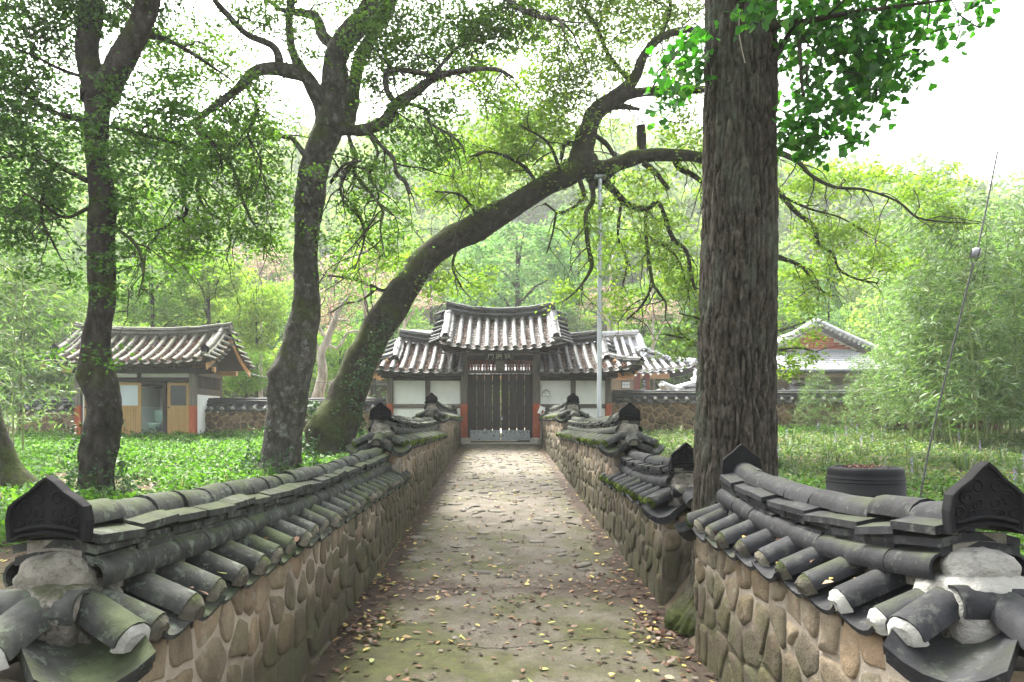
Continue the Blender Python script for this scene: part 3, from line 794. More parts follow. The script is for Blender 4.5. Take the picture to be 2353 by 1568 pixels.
def eave_row(parent, o, u, v, L, z, half, mats, step=0.235, r=0.058, plug=None, first=0.5, skip=(), cover_L=0.25, rise=0.10, in_=0.16, double=False, pan_w=None, white=()):
    """one row of pan and cover tiles along a wall head: o is the start on the wall's centre line, v points to the visible side"""
    u, v = Vector(u), Vector(v)
    d = (-v * (0.07 + in_) + Vector((0, 0, rise))).normalized()       # tile axis: from the drip edge inwards and up
    d = d
    n = max(1, int(L / step)); stp = L / n
    pan, cov = pan_mesh(mats[0]), cover_mesh(mats[0])
    pw = (pan_w or stp * 1.06)
    for k in range(n + 1):
        p = Vector(o) + u * (k * stp) + v * (half + 0.08) + Vector((0, 0, z))
        if k < n:
            q = p + u * (stp / 2)
            for layer in range(2 if double else 1):
                off = -v * (0.02 + 0.035 * layer) - Vector((0, 0, 0.0 + 0.022 * layer))
                if layer == 0: off = Vector((0, 0, U(-0.006, 0.004))) + v * U(-0.012, 0.012)
                put('pan_tile', pan, parent, frame(q + off + Vector((0, 0, 0.01)), jit_dir(d, 0.02), s=(pw, 0.27, pw)))
        if k in skip: continue
        c = p - v * U(0.025, 0.045) + Vector((0, 0, 0.014))
        dd = jit_dir(d, 0.028)
        rr = r * U(0.94, 1.06)
        put('cover_tile', cov, parent, frame(c, dd, s=(rr, cover_L, rr)))
        pm = 'lime' if k in white else (plug if plug and random.random() < 0.85 else 'plug')
        put('tile_plug', plug_mesh(pm, random.randrange(6)), parent, frame(c + dd * 0.004, dd, s=(rr * 0.97, rr * U(0.9, 1.5), rr * 0.97)))

def hip_end(parent, e, u, v, z, half, mats, white=False, big=1.0, lump_mat='mortar_lump'):
    """the rounded tile fan over a wall end. e: centre of the end face at plan level, u points away from the wall, v to its right-hand side"""
    u, v = Vector(u), Vector(v)
    cov, pan = cover_mesh(mats[0]), pan_mesh(mats[0])
    up = Vector((0, 0, 1))
    # corner pans, doubled, set diagonally
    for sg in (-1, 1):
        diag = (u + v * sg).normalized()
        d = (-diag * 0.25 + up * 0.075).normalized()
        c = Vector(e) + v * sg * (half - 0.045) - u * 0.045 + diag * 0.13 + up * (z + 0.012)
        put('corner_pan_tile', pan, parent, frame(c, d, s=(0.28, 0.28, 0.36)))
        put('corner_pan_tile', pan, parent, frame(c - up * 0.026 - diag * 0.014, d, s=(0.275, 0.28, 0.36)))
    # front pan underneath and the cover tile that points out of the end
    d = (-u * 0.25 + up * 0.085).normalized()
    c = Vector(e) + u * 0.08 + up * (z + 0.022)
    rr = 0.066 * big
    o = put('end_cover_tile', cov, parent, frame(c + up * 0.012, jit_dir(d, 0.05), s=(rr, 0.26, rr)))
    put('tile_plug', plug_mesh('lime' if white else 'plug', 2), parent, frame(c + up * 0.012 + d * (0.0 if white else 0.03), d, s=(rr * .97, rr * .8, rr * .97)))
    for sg in (-1, 1):                          # the last side covers, turned towards the end
        dr = (v * sg * 0.92 + u * 0.38).normalized()
        d = (-dr * 0.25 + up * 0.095).normalized()
        c = Vector(e) - u * 0.10 + v * sg * (half + 0.055) + up * (z + 0.022)
        rr = 0.062 * big
        put('cover_tile', cov, parent, frame(c, jit_dir(d, 0.03), s=(rr, 0.26, rr)))
        put('tile_plug', plug_mesh('lime' if white else 'moss', 3), parent, frame(c + d * 0.01, d, s=(rr * .97, rr * .8, rr * .97)))
    # transverse tile, mortar saddle under the plaque
    c = Vector(e) - u * 0.12 + up * (z + 0.105)
    put('transverse_tile', cov, parent, frame(c - v * half * 0.58, v, (up + u * 0.55), s=(0.058, half * 1.16, 0.058)))
    # one rough mass of lime mortar carries the plaque and fills in between the tiles
    def lump(name, c, r, boxy=0.25, amp=0.16, fq=9.0):
        bm = bmesh.new(); bmesh.ops.create_icosphere(bm, subdivisions=4, radius=1)
        o3 = Vector((random.random() * 40, 0, 0))
        for vv in bm.verts:
            p = vv.co.copy(); p = p.lerp(p / max(abs(p.x), abs(p.y), abs(p.z)), boxy)
            w_ = Vector((p.x * r[0], p.y * r[1], p.z * r[2]))
            k = 1 + amp * mnoise.noise(w_ * fq + o3) + amp * 0.5 * mnoise.noise(w_ * fq * 3.2 + o3) + amp * 0.25 * mnoise.noise(w_ * fq * 8 + o3)
            vv.co = w_ * k
        me = bpy.data.meshes.new(name); bm.to_mesh(me); bm.free()
        me.polygons.foreach_set('use_smooth', [True] * len(me.polygons)); me.materials.append(M[lump_mat])
        put(name, me, parent, frame(c, u))
    lump('mortar_saddle', Vector(e) - u * 0.2 + up * (z + 0.185), (half * 0.5, 0.075, 0.075), 0.2)
    lump('mortar_bed', Vector(e) - u * 0.21 + up * (z + 0.075), (half * 0.66, 0.15, 0.11), 0.35)

def tiled_wall(name, label, A, B, thick, zb, z_eave, tiles, stones, near_end=True, far_end=False, sides=(1, -1), stone_size=(0.17, 0.17), plug='plug', mortar='mortar',
               lift=0.06, cap_L=0.24, step=0.215, faces=(1,), near_white=False, white=(), proud=0.03, slabs=3, ridge_h=0.335, plaque_kw=None, boxy=0.25, near_face=True, cat='wall', group=None, jit=0.16,
               base_big=False, small_top=0.0, double=False, tile_r=0.058, lump_mat='mortar_lump', far_plaque=None, side_course=True, far_face=False):
    A, B = Vector((A[0], A[1], 0)), Vector((B[0], B[1], 0))
    L = (B - A).length
    u = (B - A).normalized(); v = Vector((u.y, -u.x, 0))              # v: to the right of the run
    half = thick / 2
    t = thing(name, (A.x, A.y, zb(A.x, A.y)), label, cat, group)
    # rubble core, its faces a little rough
    b = MB(); rows = []
    n = max(2, int(L / 0.25))
    for i in range(n + 1):
        p = A + u * (L * i / n); k = 0.012
        h0 = zb(p.x, p.y) - 0.3
        q = lambda s_, z_: (p.x + v.x * s_ * (half + 0.005 + U(-k, 0) * 0.6), p.y + v.y * s_ * (half + 0.005 + U(-k, 0) * 0.6), z_)
        zz = [h0 + (z_eave - 0.09 - h0) * j / 4 for j in range(5)]
        rows.append([q(-1, z_) for z_ in zz] + [q(1, z_) for z_ in zz[::-1]])
    b.quad_grid(rows, False, True); b.poly(rows[0][::-1]); b.poly(rows[-1])
    b.build('wall_core', mortar, t)
    up = Vector((0, 0, 1))
    b = MB(); rows = []
    for i in range(n + 1):
        p = A + u * min(max(L * i / n, 0.13 if near_end else 0), L - (0.13 if far_end else 0))
        rows.append([(p.x + v.x * s_ * half, p.y + v.y * s_ * half, z_eave + z_) for s_, z_ in ((-0.86, -0.044), (-0.5, 0.05), (0.5, 0.05), (0.86, -0.044))])
    b.quad_grid(rows, False, True); b.poly(rows[0][::-1]); b.poly(rows[-1])
    b.build('coping_bed', 'mortar_lump', t)
    for sg in faces:
        o = A + v * sg * half
        lay_stones(t, o, u, v * sg, L, lambda s: zb((A + u * s).x, (A + u * s).y) - 0.02, z_eave - 0.03, stones, stone_size, proud=proud, boxy=boxy, base_big=base_big, small_top=small_top, jit=jit)
    if near_end and near_face:
        o = A - v * half
        lay_stones(t, o, v, -u, thick, lambda s: zb(A.x, A.y) - 0.02, z_eave - 0.03, stones, stone_size, proud=proud, boxy=boxy, base_big=base_big, jit=jit)
    if far_end and far_face:
        o = B - v * half
        lay_stones(t, o, v, u, thick, lambda s: zb(B.x, B.y) - 0.02, z_eave - 0.03, stones, stone_size, proud=proud, boxy=boxy, jit=jit)
    s0 = 0.24 if near_end else 0.0
    s1 = L - (0.24 if far_end else 0.0)
    for sg in sides:
        eave_row(t, A + u * s0, u, v * sg, s1 - s0, z_eave, half, (tiles,), step=step, plug=plug, white=white if sg == faces[0] else (), double=double, r=tile_r)
    if near_end: hip_end(t, A, -u, -v, z_eave, half, (tiles,), near_white, lump_mat=lump_mat)
    if far_end: hip_end(t, B, u, v, z_eave, half, (tiles,), False)
    # ridge: sags in the middle, lifts at both ends
    r0 = 0.19 if near_end else 0.0
    r1 = L - (0.19 if far_end else 0.0)
    zc = z_eave + ridge_h - 0.07
    cv = []
    for i in range(9):
        k = i / 8; p = A + u * (r0 + (r1 - r0) * k)
        e0 = (1 - k) if near_end else 0.0; e1 = k if (far_end or lift > 0) else 0.0
        cv.append((p.x, p.y, zc + lift * (max(e0, e1) * 2 - 1) ** 2 * (1 if max(e0, e1) > 0.5 else 0)))
    ridge_stack(t, cv, tiles, cap_L=cap_L, slab_L=cap_L * 0.96, slab_w=thick * 0.55, slabs=slabs, side_course=(thick * 0.225, -0.143, 0.052) if side_course else None, base_drop=0.08)
    if near_end:
        kw = dict(w=thick * 0.52, h=0.2); kw.update(plaque_kw or {})
        plaque(t, A + u * 0.15 + up * (zc + lift + (-0.035)), u, **kw)
    if far_end:
        kw = dict(w=thick * 0.52, h=0.2); kw.update(far_plaque or plaque_kw or {})
        plaque(t, B - u * 0.15 + up * (zc + lift + (-0.035)), -u, **kw)
    return t

# ------------------------------------------------------------------ tiled roofs
def roof_slope(parent, S, s0, s1, rows_s, tmax, mats, tile_L=0.25, r=0.068, plug='plug', pan_step=0.17, pan_wf=1.02, deck_mat='wood_dark', deck_n=(16, 8), thick=0.09, tmin=None, pan_rows=None, lime=()):
    """S(s, t) -> point on the roof skin. rows_s: the s of each line of cover tiles; tmax(s): where the line ends"""
    cov, pan = cover_mesh(mats), pan_mesh(mats)
    tm = tmin or (lambda s: 0.0)
    def nrm(s, t):
        a = (S(s, t + 0.01) - S(s, t - 0.01)); b_ = (S(s + 0.01, t) - S(s - 0.01, t))
        n = b_.cross(a).normalized()
        return n if n.z > 0 else -n
    for i, s in enumerate(rows_s):
        ta, tb = tm(s), tmax(s)
        length = sum((S(s, ta + (tb - ta) * (k + 1) / 12) - S(s, ta + (tb - ta) * k / 12)).length for k in range(12))
        n = max(1, round(length / tile_L))
        if length < 0.12: continue
        for k in range(n):
            p, q = S(s, ta + (tb - ta) * k / n), S(s, ta + (tb - ta) * (k + 1) / n)
            nn = nrm(s, ta + (tb - ta) * (k + 0.5) / n)
            rr = r * U(0.96, 1.05)
            put('cover_tile', cov, parent, frame(p + nn * 0.018, jit_dir(q - p, 0.006), nn, (rr, (q - p).length * 1.03, rr)))
            if k == 0:
                pm = 'lime' if i in lime else plug
                put('tile_plug', plug_mesh(pm, random.randrange(6)), parent, frame(p + nn * 0.018 + (q - p).normalized() * 0.02, q - p, nn, (rr * .97, rr * .5, rr * .97)))
    mids = pan_rows if pan_rows is not None else [(a + b_) / 2 for a, b_ in zip(rows_s, rows_s[1:])]
    for i, s in enumerate(mids):
        ta, tb = tm(s), tmax(s)
        length = sum((S(s, ta + (tb - ta) * (k + 1) / 12) - S(s, ta + (tb - ta) * k / 12)).length for k in range(12))
        n = max(1, round(length / pan_step))
        if length < 0.12: continue
        w = abs(rows_s[1] - rows_s[0]) * pan_wf if len(rows_s) > 1 else 0.26
        w = (S(s + 0.01, 0.3) - S(s - 0.01, 0.3)).length / 0.02 * w
        for k in range(n):
            p, q = S(s, ta + (tb - ta) * k / n), S(s, ta + (tb - ta) * (k + 1) / n)
            nn = nrm(s, ta + (tb - ta) * (k + 0.5) / n)
            d = ((q - p).normalized() - nn * 0.10).normalized()
            o = p + nn * (0.022 + U(-0.003, 0.003)) - (q - p).normalized() * (0.05 if k == 0 else 0.0)
            put('pan_tile', pan, parent, frame(o, d, nn, (w, (q - p).length + 0.06, w)))
    # boards under the tiles
    b = MB(); ns, nt = deck_n
    top, bot = [], []
    for i in range(ns + 1):
        s = s0 + (s1 - s0) * i / ns
        ta, tb = tm(s), tmax(s)
        tr, br = [], []
        for k in range(nt + 1):
            t = ta + (tb - ta) * k / nt
            p = S(s, t); nn = nrm(s, t)
            tr.append(p - nn * 0.035); br.append(p - nn * (0.035 + thick))
        top.append(tr); bot.append(br)
    b.quad_grid(top, False); b.quad_grid(bot, False, flip=True)
    b.quad_grid([[r_[0] for r_ in top], [r_[0] for r_ in bot]], False, flip=True)
    b.quad_grid([[r_[-1] for r_ in top], [r_[-1] for r_ in bot]], False)
    b.quad_grid([top[0], bot[0]], False); b.quad_grid([top[-1], bot[-1]], False, flip=True)
    b.build('roof_deck', deck_mat, parent)

def roof_litter(name, label, S, s0, s1, rows_s, n, tmax, size=0.05, mat='leaf_roof_litter'):
    """dead leaves lying in the valleys between the cover tiles"""
    pts = []
    mids = [(a + b_) / 2 for a, b_ in zip(rows_s, rows_s[1:])]
    w = abs(rows_s[1] - rows_s[0]) * 0.24
    dens = [random.random() for _ in mids]
    for _ in range(n):
        i = random.randrange(len(mids))
        if random.random() > 0.25 + dens[i]: continue
        s = mids[i] + U(-w, w); t = U(0.02, tmax(mids[i]) - 0.04)
        p = S(s, t); a = (S(s, t + 0.01) - S(s, t - 0.01)); b_ = (S(s + 0.01, t) - S(s - 0.01, t))
        nn = b_.cross(a).normalized(); nn = nn if nn.z > 0 else -nn
        pts.append(tuple(p + nn * U(0.0, 0.035)))
    V, F = leaf_quads(np.array(pts), size, size * 0.65, up=0.45)
    o = put(name, np_mesh(name, V, F, mat))
    return tag(o, label, 'leaf litter', kind='stuff')
# ------------------------------------------------------------------ ground, path
XL, XR = -1.075, 1.21                         # inner faces of the walls along the path
def zpath(x, y): return 0.0516 * y
def sstep(a, b, x):
    t = min(max((x - a) / (b - a), 0), 1); return t * t * (3 - 2 * t)
def zground(x, y):
    yy = min(y, 20.0)
    base_l, base_r = 0.2 + 0.05 * yy, 0.3 + 0.05 * yy
    k = sstep(-1, 1, x - 0.07)
    z = base_l * (1 - k) + base_r * k
    if y < 0: z = (0.2 if x < 0 else 0.3) + 0.05 * y
    inside = sstep(0.0, 0.35, x - (XL - 0.30)) * (1 - sstep(0.0, 0.35, x - (XR - 0.05)))
    if y < 19.6: z = z * (1 - inside) + (zpath(x, y) - 0.05) * inside
    elif y < 21: z = z * (1 - inside) + 0.97 * inside * 1.0
    z += 0.05 * (mnoise.noise(Vector((x * 0.35, y * 0.35, 3))) + 0.4 * mnoise.noise(Vector((x * 1.3, y * 1.3, 9)))) * (1 - inside)
    hill = 45 * sstep(29, 128, y) * (1 - 0.25 * sstep(0, 90, x) - 0.12 * sstep(0, 90, -x))
    hill += 5 * mnoise.noise(Vector((x * 0.022, y * 0.022, 1))) * sstep(30, 60, y)
    return z + max(hill, 0)
def build_terrain():
    def axis(pts):
        out = []
        for (a, b, st) in pts: out += list(np.arange(a, b, st))
        return out
    xs = axis([(-240, -200, 40), (-200, -60, 8), (-60, -16, 2), (-16, -1.6, 0.5), (-1.6, -0.7, 0.1), (-0.7, 0.9, 0.4), (0.9, 1.9, 0.1), (1.9, 16, 0.5), (16, 60, 2), (60, 200, 8), (200, 241, 40)])
    ys = axis([(-60, -20, 20), (-20, -2, 2), (-2, 24, 0.5), (24, 60, 2), (60, 150, 4), (150, 301, 15)])
    V = np.array([(x, y, zground(x, y)) for y in ys for x in xs])
    nx = len(xs)
    F = np.array([(j * nx + i, j * nx + i + 1, (j + 1) * nx + i + 1, (j + 1) * nx + i) for j in range(len(ys) - 1) for i in range(nx - 1)])
    o = put('garden_ground', np_mesh('garden_ground', V, F, 'dirt', True), kind='structure')
    tag(o, 'dark earth of the garden and the wooded hill behind', 'ground')
build_terrain()

def build_path():
    xs = np.linspace(XL - 0.15, XR + 0.12, 60); ys = np.concatenate([np.linspace(-1.5, 5.45, 150), np.linspace(5.46, 19.6, 260)])
    def z(x, y):
        e = max(0, abs(x - 0.07) - 0.8)
        k = 0.018 * (fbm(x * 1.3, y * 1.3, 0.3, 4) - 0.5)
        rough = 1.0 if y < 5.45 else 2.2
        k += rough * 0.008 * (fbm(x * 6, y * 6, 1.3, 3) - 0.5)
        if y > 5.45: k -= 0.02
        return zpath(x, y) + float(k) - e * 0.05
    V = np.array([(x, y, z(x, y)) for y in ys for x in xs]); n = len(xs)
    F = np.array([(j * n + i, j * n + i + 1, (j + 1) * n + i + 1, (j + 1) * n + i) for j in range(len(ys) - 1) for i in range(n - 1)])
    o = put('path', np_mesh('path', V, F, 'path', True), kind='structure')
    tag(o, 'worn path of earth and flat stones rising to the gate', 'path')
    WM[o.name] = Matrix.Identity(4)
    # flat stones bedded in the earth
    placed = []
    tries = 0
    while len(placed) < 298 and tries < 20000:
        tries += 1
        y = 5.7 + (19.0 - 5.7) * random.random() ** 0.85; x = U(XL + 0.18, XR - 0.18)
        r = U(0.04, 0.1)
        if any((x - a) ** 2 + ((y - b) * 1.15) ** 2 < (r + c) ** 2 * 1.1 for a, b, c in placed): continue
        placed.append((x, y, r))
        me = stone_mesh('paving', random.randrange(8), 0.2, 0.15)
        m = frame((x, y, z(x, y) - 0.008 + U(-0.006, 0.006)), (U(-0.05, 0.05), U(-0.05, 0.05), 1), (math.cos(tries), math.sin(tries), 0), (r * U(0.8, 1.5), U(0.016, 0.03), r * U(0.55, 1.0)))
        put('paving_stone', me, o, m)
    # fallen leaves
    pts = []
    while len(pts) < 3600:
        y = 1.8 + 17 * random.random() ** 1.35; x = U(XL + 0.02, XR - 0.02)
        e = abs(x - 0.07)
        cl = mnoise.noise(Vector((x * 1.7, y * 1.7, 5)))
        keep = 0.28 + 0.5 * max(0, cl) + 0.55 * sstep(0.72, 1.05, e) + 0.5 * math.exp(-((y - 5.5) / 0.5) ** 2)
        if random.random() < keep: pts.append((x, y, z(x, y) + U(0.006, 0.016)))
    for c, n, r in (((-0.88, 4.6), 150, 0.16), ((1.02, 4.5), 110, 0.16), ((1.02, 3.3), 70, 0.14), ((0.1, 5.5), 60, 0.4), ((-0.98, 5.6), 60, 0.13)):
        for _ in range(n):
            x, y = c[0] + random.gauss(0, r * 0.6), c[1] + random.gauss(0, r * 1.5)
            if XL < x < XR: pts.append((x, y, z(x, y) + U(0.006, 0.03)))
    V, F = oval_leaves(np.array(pts), 0.05, 0.03)
    V[:, 2] = np.maximum(V[:, 2], np.array([zpath(0, yy) for yy in V[:, 1]]) - 0.02)
    lv = put('fallen_leaves', np_mesh('fallen_leaves', V, F, 'leaf_litter'))
    tag(lv, 'brown and yellow leaves scattered over the path', 'leaf litter', kind='stuff')
    return z
zp = build_path()

def crack():
    pts = [(XL + 0.2 + (XR - XL - 0.3) * k / 40, 4.25 + 0.09 * math.sin(k * 0.24 + 0.5) + U(-0.012, 0.012)) for k in range(41)]
    b = MB()
    rows = [[(x, y - 0.002 - U(0, 0.002), zp(x, y) + 0.003), (x, y + 0.002 + U(0, 0.002), zp(x, y) + 0.003)] for x, y in pts]
    b.quad_grid(rows, False)
    o = b.build('path_crack', 'plaque', None); tag(o, 'thin crack across the concrete of the path', 'crack', kind='structure')
crack()
def nut(x, y, c):
    b = MB(); b.ball((0, 0, 0), (0.014, 0.013, 0.013), 2)
    m = c
    o = put('ginkgo_nut', b.mesh('ginkgo_nut', m)); o.location = (x, y, zp(x, y) + 0.012); return o
M['nut'] = surf('nut', [(0.3, (0.5, 0.42, 0.16)), (0.7, (0.62, 0.52, 0.24))], 20, rand=0, bump=0)
tag(nut(-0.93, 4.75, 'nut'), 'single yellow ginkgo nut on dark earth at the foot of the left wall', 'nut')
tag(nut(0.62, 3.75, 'nut'), 'single pale ginkgo nut lying out on the concrete path', 'nut')

# ------------------------------------------------------------------ walls along the path
W2 = 0.44
zl = lambda x, y: zpath(x, y) - 0.03
tiled_wall('tiled_wall', 'long low stone wall under mossy grey tiles, nearest on the left of the path', (XL - W2 / 2, 1.8), (XL - W2 / 2, 7.75), W2, zl, 0.965, 'tile_mossy', 'stone',
           near_white=True, white=(), plug='plug', stone_size=(0.17, 0.2), base_big=True, small_top=1, plaque_kw=dict(w=0.225, h=0.19), lift=0.06, boxy=0.4, proud=0.018)
tiled_wall('tiled_wall', 'left middle stone wall stepping up, mossy tiles and a black pointed end tile beside the leaning tree', (XL - W2 / 2, 7.32), (XL - W2 / 2, 13.35), W2, zl, 1.33, 'tile_mossy', 'stone',
           plug='moss', stone_size=(0.17, 0.19), base_big=True, small_top=1, lift=0.06, boxy=0.4, proud=0.02)
tiled_wall('tiled_wall', 'short stone wall ending at the left gate post, its tiles edged with bright moss', (XL - W2 / 2, 13.0), (XL - W2 / 2, 19.2), W2, zl, 1.68, 'tile_mossy', 'stone',
           plug='moss', stone_size=(0.18, 0.19), base_big=True, small_top=1, lift=0.06, boxy=0.4, proud=0.02)
def zr(x, y): return zpath(x, y) - 0.03
# on the right the run starts at the far end of each piece is kept in the same sense (near -> far); the visible side is then the left one
tiled_wall('tiled_wall', 'stone wall under clean dark tiles in the right corner, white plaster in its tile ends', (XR + W2 / 2, 1.84), (XR + W2 / 2, 4.2), W2, zr, 0.97, 'tile_dark', 'stone',
           far_end=True, faces=(-1,), near_white=True, white=(0, 1), lump_mat='mortar_pale', plug='plug', stone_size=(0.16, 0.2), base_big=True, small_top=1, plaque_kw=dict(w=0.22, h=0.215), lift=0.07, far_plaque=dict(w=0.22, h=0.2, relief=False), boxy=0.35, proud=0.02)
tiled_wall('tiled_wall', 'short stone wall behind the thick furrowed trunk with dark ornamented end tile', (XR + W2 / 2, 5.05), (XR + W2 / 2, 7.6), W2, zr, 0.955, 'tile_dark', 'stone',
           faces=(-1,), plug='moss', stone_size=(0.16, 0.19), base_big=True, small_top=1, boxy=0.4, proud=0.022)
tiled_wall('tiled_wall', 'right middle stone wall with sandy rendered end and slim tiles edged with moss', (XR + W2 / 2, 7.3), (XR + W2 / 2, 13.35), W2, zr, 1.33, 'tile_mossy', 'stone',
           faces=(-1,), plug='moss', stone_size=(0.17, 0.19), base_big=True, small_top=1, boxy=0.4, proud=0.022)
tiled_wall('tiled_wall', 'short mossy tiled stone wall ending at the right gate post beside the letterbox', (XR + W2 / 2, 13.0), (XR + W2 / 2, 19.2), W2, zr, 1.68, 'tile_mossy', 'stone',
           faces=(-1,), plug='moss', stone_size=(0.18, 0.19), base_big=True, small_top=1, boxy=0.4, proud=0.022)

# ------------------------------------------------------------------ perimeter walls either side of the gate
kw = dict(near_end=False, sides=(1,), faces=(1,), mortar='mortar_brown', lift=0.0, stone_size=(0.19, 0.16), plug='lime', cap_L=0.3, step=0.3, tile_r=0.07, slabs=3)
zw = lambda x, y: zground(x, y) - 0.02
tiled_wall('tiled_wall', 'low dark cobble wall running from the outhouse to the gate under black tiles', (-8.55, 19.85), (-3.3, 19.85), 0.46, zw, 1.97, 'tile_roof_dark', 'stone_dark', **kw)
kw2 = dict(kw); kw2.update(near_end=True, near_face=False, plaque_kw=dict(w=0.25, h=0.16))
tiled_wall('tiled_wall', 'short end of dark cobble wall left of the outhouse', (-13.75, 19.85), (-11.85, 19.85), 0.46, zw, 1.97, 'tile_roof_dark', 'stone_dark', **kw2)
kw3 = dict(kw); kw3.update(stone_size=(0.25, 0.13), plug='plug')
tiled_wall('tiled_wall', 'long wall of thin brown stones in clay courses right of the gate', (3.3, 19.85), (14.5, 19.85), 0.46, zw, 2.2, 'tile_roof_dark', 'stone_dark', **kw3)

def courtyard():  # unseen ground, added pale so that the door gaps look bright
    b = MB(); b.quad_grid([[(-7 + 1.5 * i, y, zground(-7 + 1.5 * i, y) + 0.06) for i in range(11)] for y in (20.25, 22, 24, 26, 29, 30)], True)
    o = b.build('courtyard', 'pale_ground'); tag(o, 'unseen courtyard behind the gatehouse, made pale to brighten the door gaps', 'courtyard', kind='structure')
M['pale_ground'] = surf('pale_ground', [(0.3, (0.3, 0.26, 0.2)), (0.7, (0.42, 0.37, 0.3))], 4, rand=0, bump=0.4, rough=0.95, spec=0.1)
courtyard()

def cap_leaves():
    pts = []
    for xm, y0, y1, z in ((XL - W2 / 2, 2.2, 7.5, 0.97), (XR + W2 / 2, 2.2, 4.0, 0.98)):
        for _ in range(46 if xm < 0 else 22):
            sd = 1 if xm < 0 else -1
            l = U(0.12, 0.27); pts.append((xm + sd * l, U(y0, y1), z + 0.115 - (l - 0.05) * 0.42 + U(0, 0.01)))
    V, F = oval_leaves(np.array(pts), 0.042, 0.026)
    tag(put('fallen_leaves', np_mesh('fallen_leaves', V, F, 'leaf_litter')), 'few dead leaves caught between the coping tiles of the near walls', 'leaf litter', kind='stuff')
cap_leaves()
# ------------------------------------------------------------------ the gatehouse
GX, GY, GZ = 0.04, 19.5, 1.0
gate = thing('gatehouse', (GX, GY, GZ), 'timber gatehouse with raised tiled roof, plank doors and white side walls closing the path', 'gate')
def gbox(name, mat, x0, x1, y0, y1, z0, z1, bev=0.008): return box_part(name, mat, gate, ((x0 + x1) / 2, (y0 + y1) / 2, (z0 + z1) / 2), (x1 - x0, y1 - y0, z1 - z0), bev)
DY = 19.5
gbox('gate_sill', 'stone_base', -1.15, 1.2, DY - 0.2, DY + 2.3, 0.6, 1.0)
for px0, px1 in ((1058.5, 1074.5), (1224, 1241)):
    x0, x1 = PX(px0, DY), PX(px1, DY)
    xm = (x0 + x1) / 2
    b = MB(); b.lathe([(0.19, 0.0), (0.18, 0.12), (0.15, 0.17), (0.0, 0.17)], 12, (xm, DY, 0.98)); b.build('post_stone', 'stone_base', gate)
    gbox('post_foot', 'red_paint', x0, x1, DY - 0.1, DY + 0.1, 1.15, 2.12, 0.012)
    gbox('post', 'wood_post', x0, x1, DY - 0.1, DY + 0.1, 2.122, 3.62, 0.012)
for px0, px1 in ((890, 904), (1391, 1404)):
    x0, x1 = PX(px0, DY), PX(px1, DY)
    gbox('corner_post_foot', 'red_paint', x0, x1, DY - 0.09, DY + 0.09, 0.9, 2.12, 0.01)
    gbox('corner_post', 'wood_post', x0, x1, DY - 0.09, DY + 0.09, 2.122, 2.86, 0.01)
for sg, (xa, xb, xs) in ((-1, (PX(904, DY), PX(1058.5, DY), PX(983, DY))), (1, (PX(1241, DY), PX(1391, DY), PX(1317, DY)))):
    gbox('wing_wall', 'plaster', xa + 0.003, xb - 0.003, DY + 0.0, DY + 2.2, 0.85, 2.8, 0)
    gbox('wall_plate', 'wood_dark', min(xa, xb) - (0.35 if sg < 0 else 0.0), max(xa, xb) + (0.35 if sg > 0 else 0.0), DY - 0.1, DY + 0.1, 2.862, 3.05)
    gbox('rail', 'wood_beam', xa, xb, DY - 0.05, DY - 0.003, 1.995, 2.11)
    gbox('stud', 'wood_post', xs - 0.07, xs + 0.07, DY - 0.045, DY - 0.003, 2.112, 2.86)
    xl = xs - (0.0 if sg < 0 else 0)
    gbox('lower_stud', 'wood_post', xl - 0.012, xl + 0.012, DY - 0.012, DY - 0.002, 1.2, 1.993, 0)
    gbox('top_rail', 'wood_dark', xa, xb, DY - 0.05, DY - 0.003, 2.78, 2.86)
    gbox('back_corner_post', 'wood_post', (xa if sg < 0 else xb) - 0.09, (xa if sg < 0 else xb) + 0.09, DY + 2.1, DY + 2.28, 0.9, 3.1)
xa, xb = PX(1074.5, DY), PX(1224, DY)
gbox('lintel', 'wood_beam', xa, xb, DY - 0.09, DY + 0.09, PZ(858.6, DY), PZ(851.5, DY))
gbox('upper_beam', 'wood_dark', xa, xb, DY - 0.08, DY + 0.08, 3.36, 3.5)
gbox('head_beam', 'wood_dark', -1.6, 1.68, DY - 0.12, DY + 0.12, 3.622, 3.78)
gbox('bracket', 'wood_beam', PX(1139, DY), PX(1160, DY), DY - 0.1, DY + 0.05, PZ(851.3, DY) + 0.001, 3.355)
n = 22
for k in range(n):
    x = xa + (xb - xa) * (k + 0.5) / n
    if PX(1137, DY) < x < PX(1162, DY): continue
    gbox('transom_bar', 'red_dark', x - 0.026, x + 0.026, DY - 0.02, DY + 0.02, PZ(851.3, DY) + 0.001, 3.359, 0.004)
gbox('transom_rail', 'red_dark', xa, PX(1138.5, DY), DY - 0.028, DY - 0.021, 3.17, 3.215, 0)
gbox('transom_rail', 'red_dark', PX(1160.5, DY), xb, DY - 0.028, DY - 0.021, 3.17, 3.215, 0)
for px in (1066, 1232):                      # jambs inside the posts
    x = PX(px, DY)
    gbox('door_jamb', 'wood_dark', x - 0.06 + (0.11 if px < 1150 else -0.11), x + 0.06 + (0.11 if px < 1150 else -0.11), DY + 0.101, DY + 0.16, 1.0, 3.0)
# rear beam and posts of the passage
for x in (-1.02, 1.08): gbox('rear_post', 'wood_post', x - 0.1, x + 0.1, DY + 2.1, DY + 2.3, 0.9, 3.7)
gbox('rear_beam', 'wood_dark', -1.0, 1.06, DY + 2.12, DY + 2.28, 3.42, 3.6)
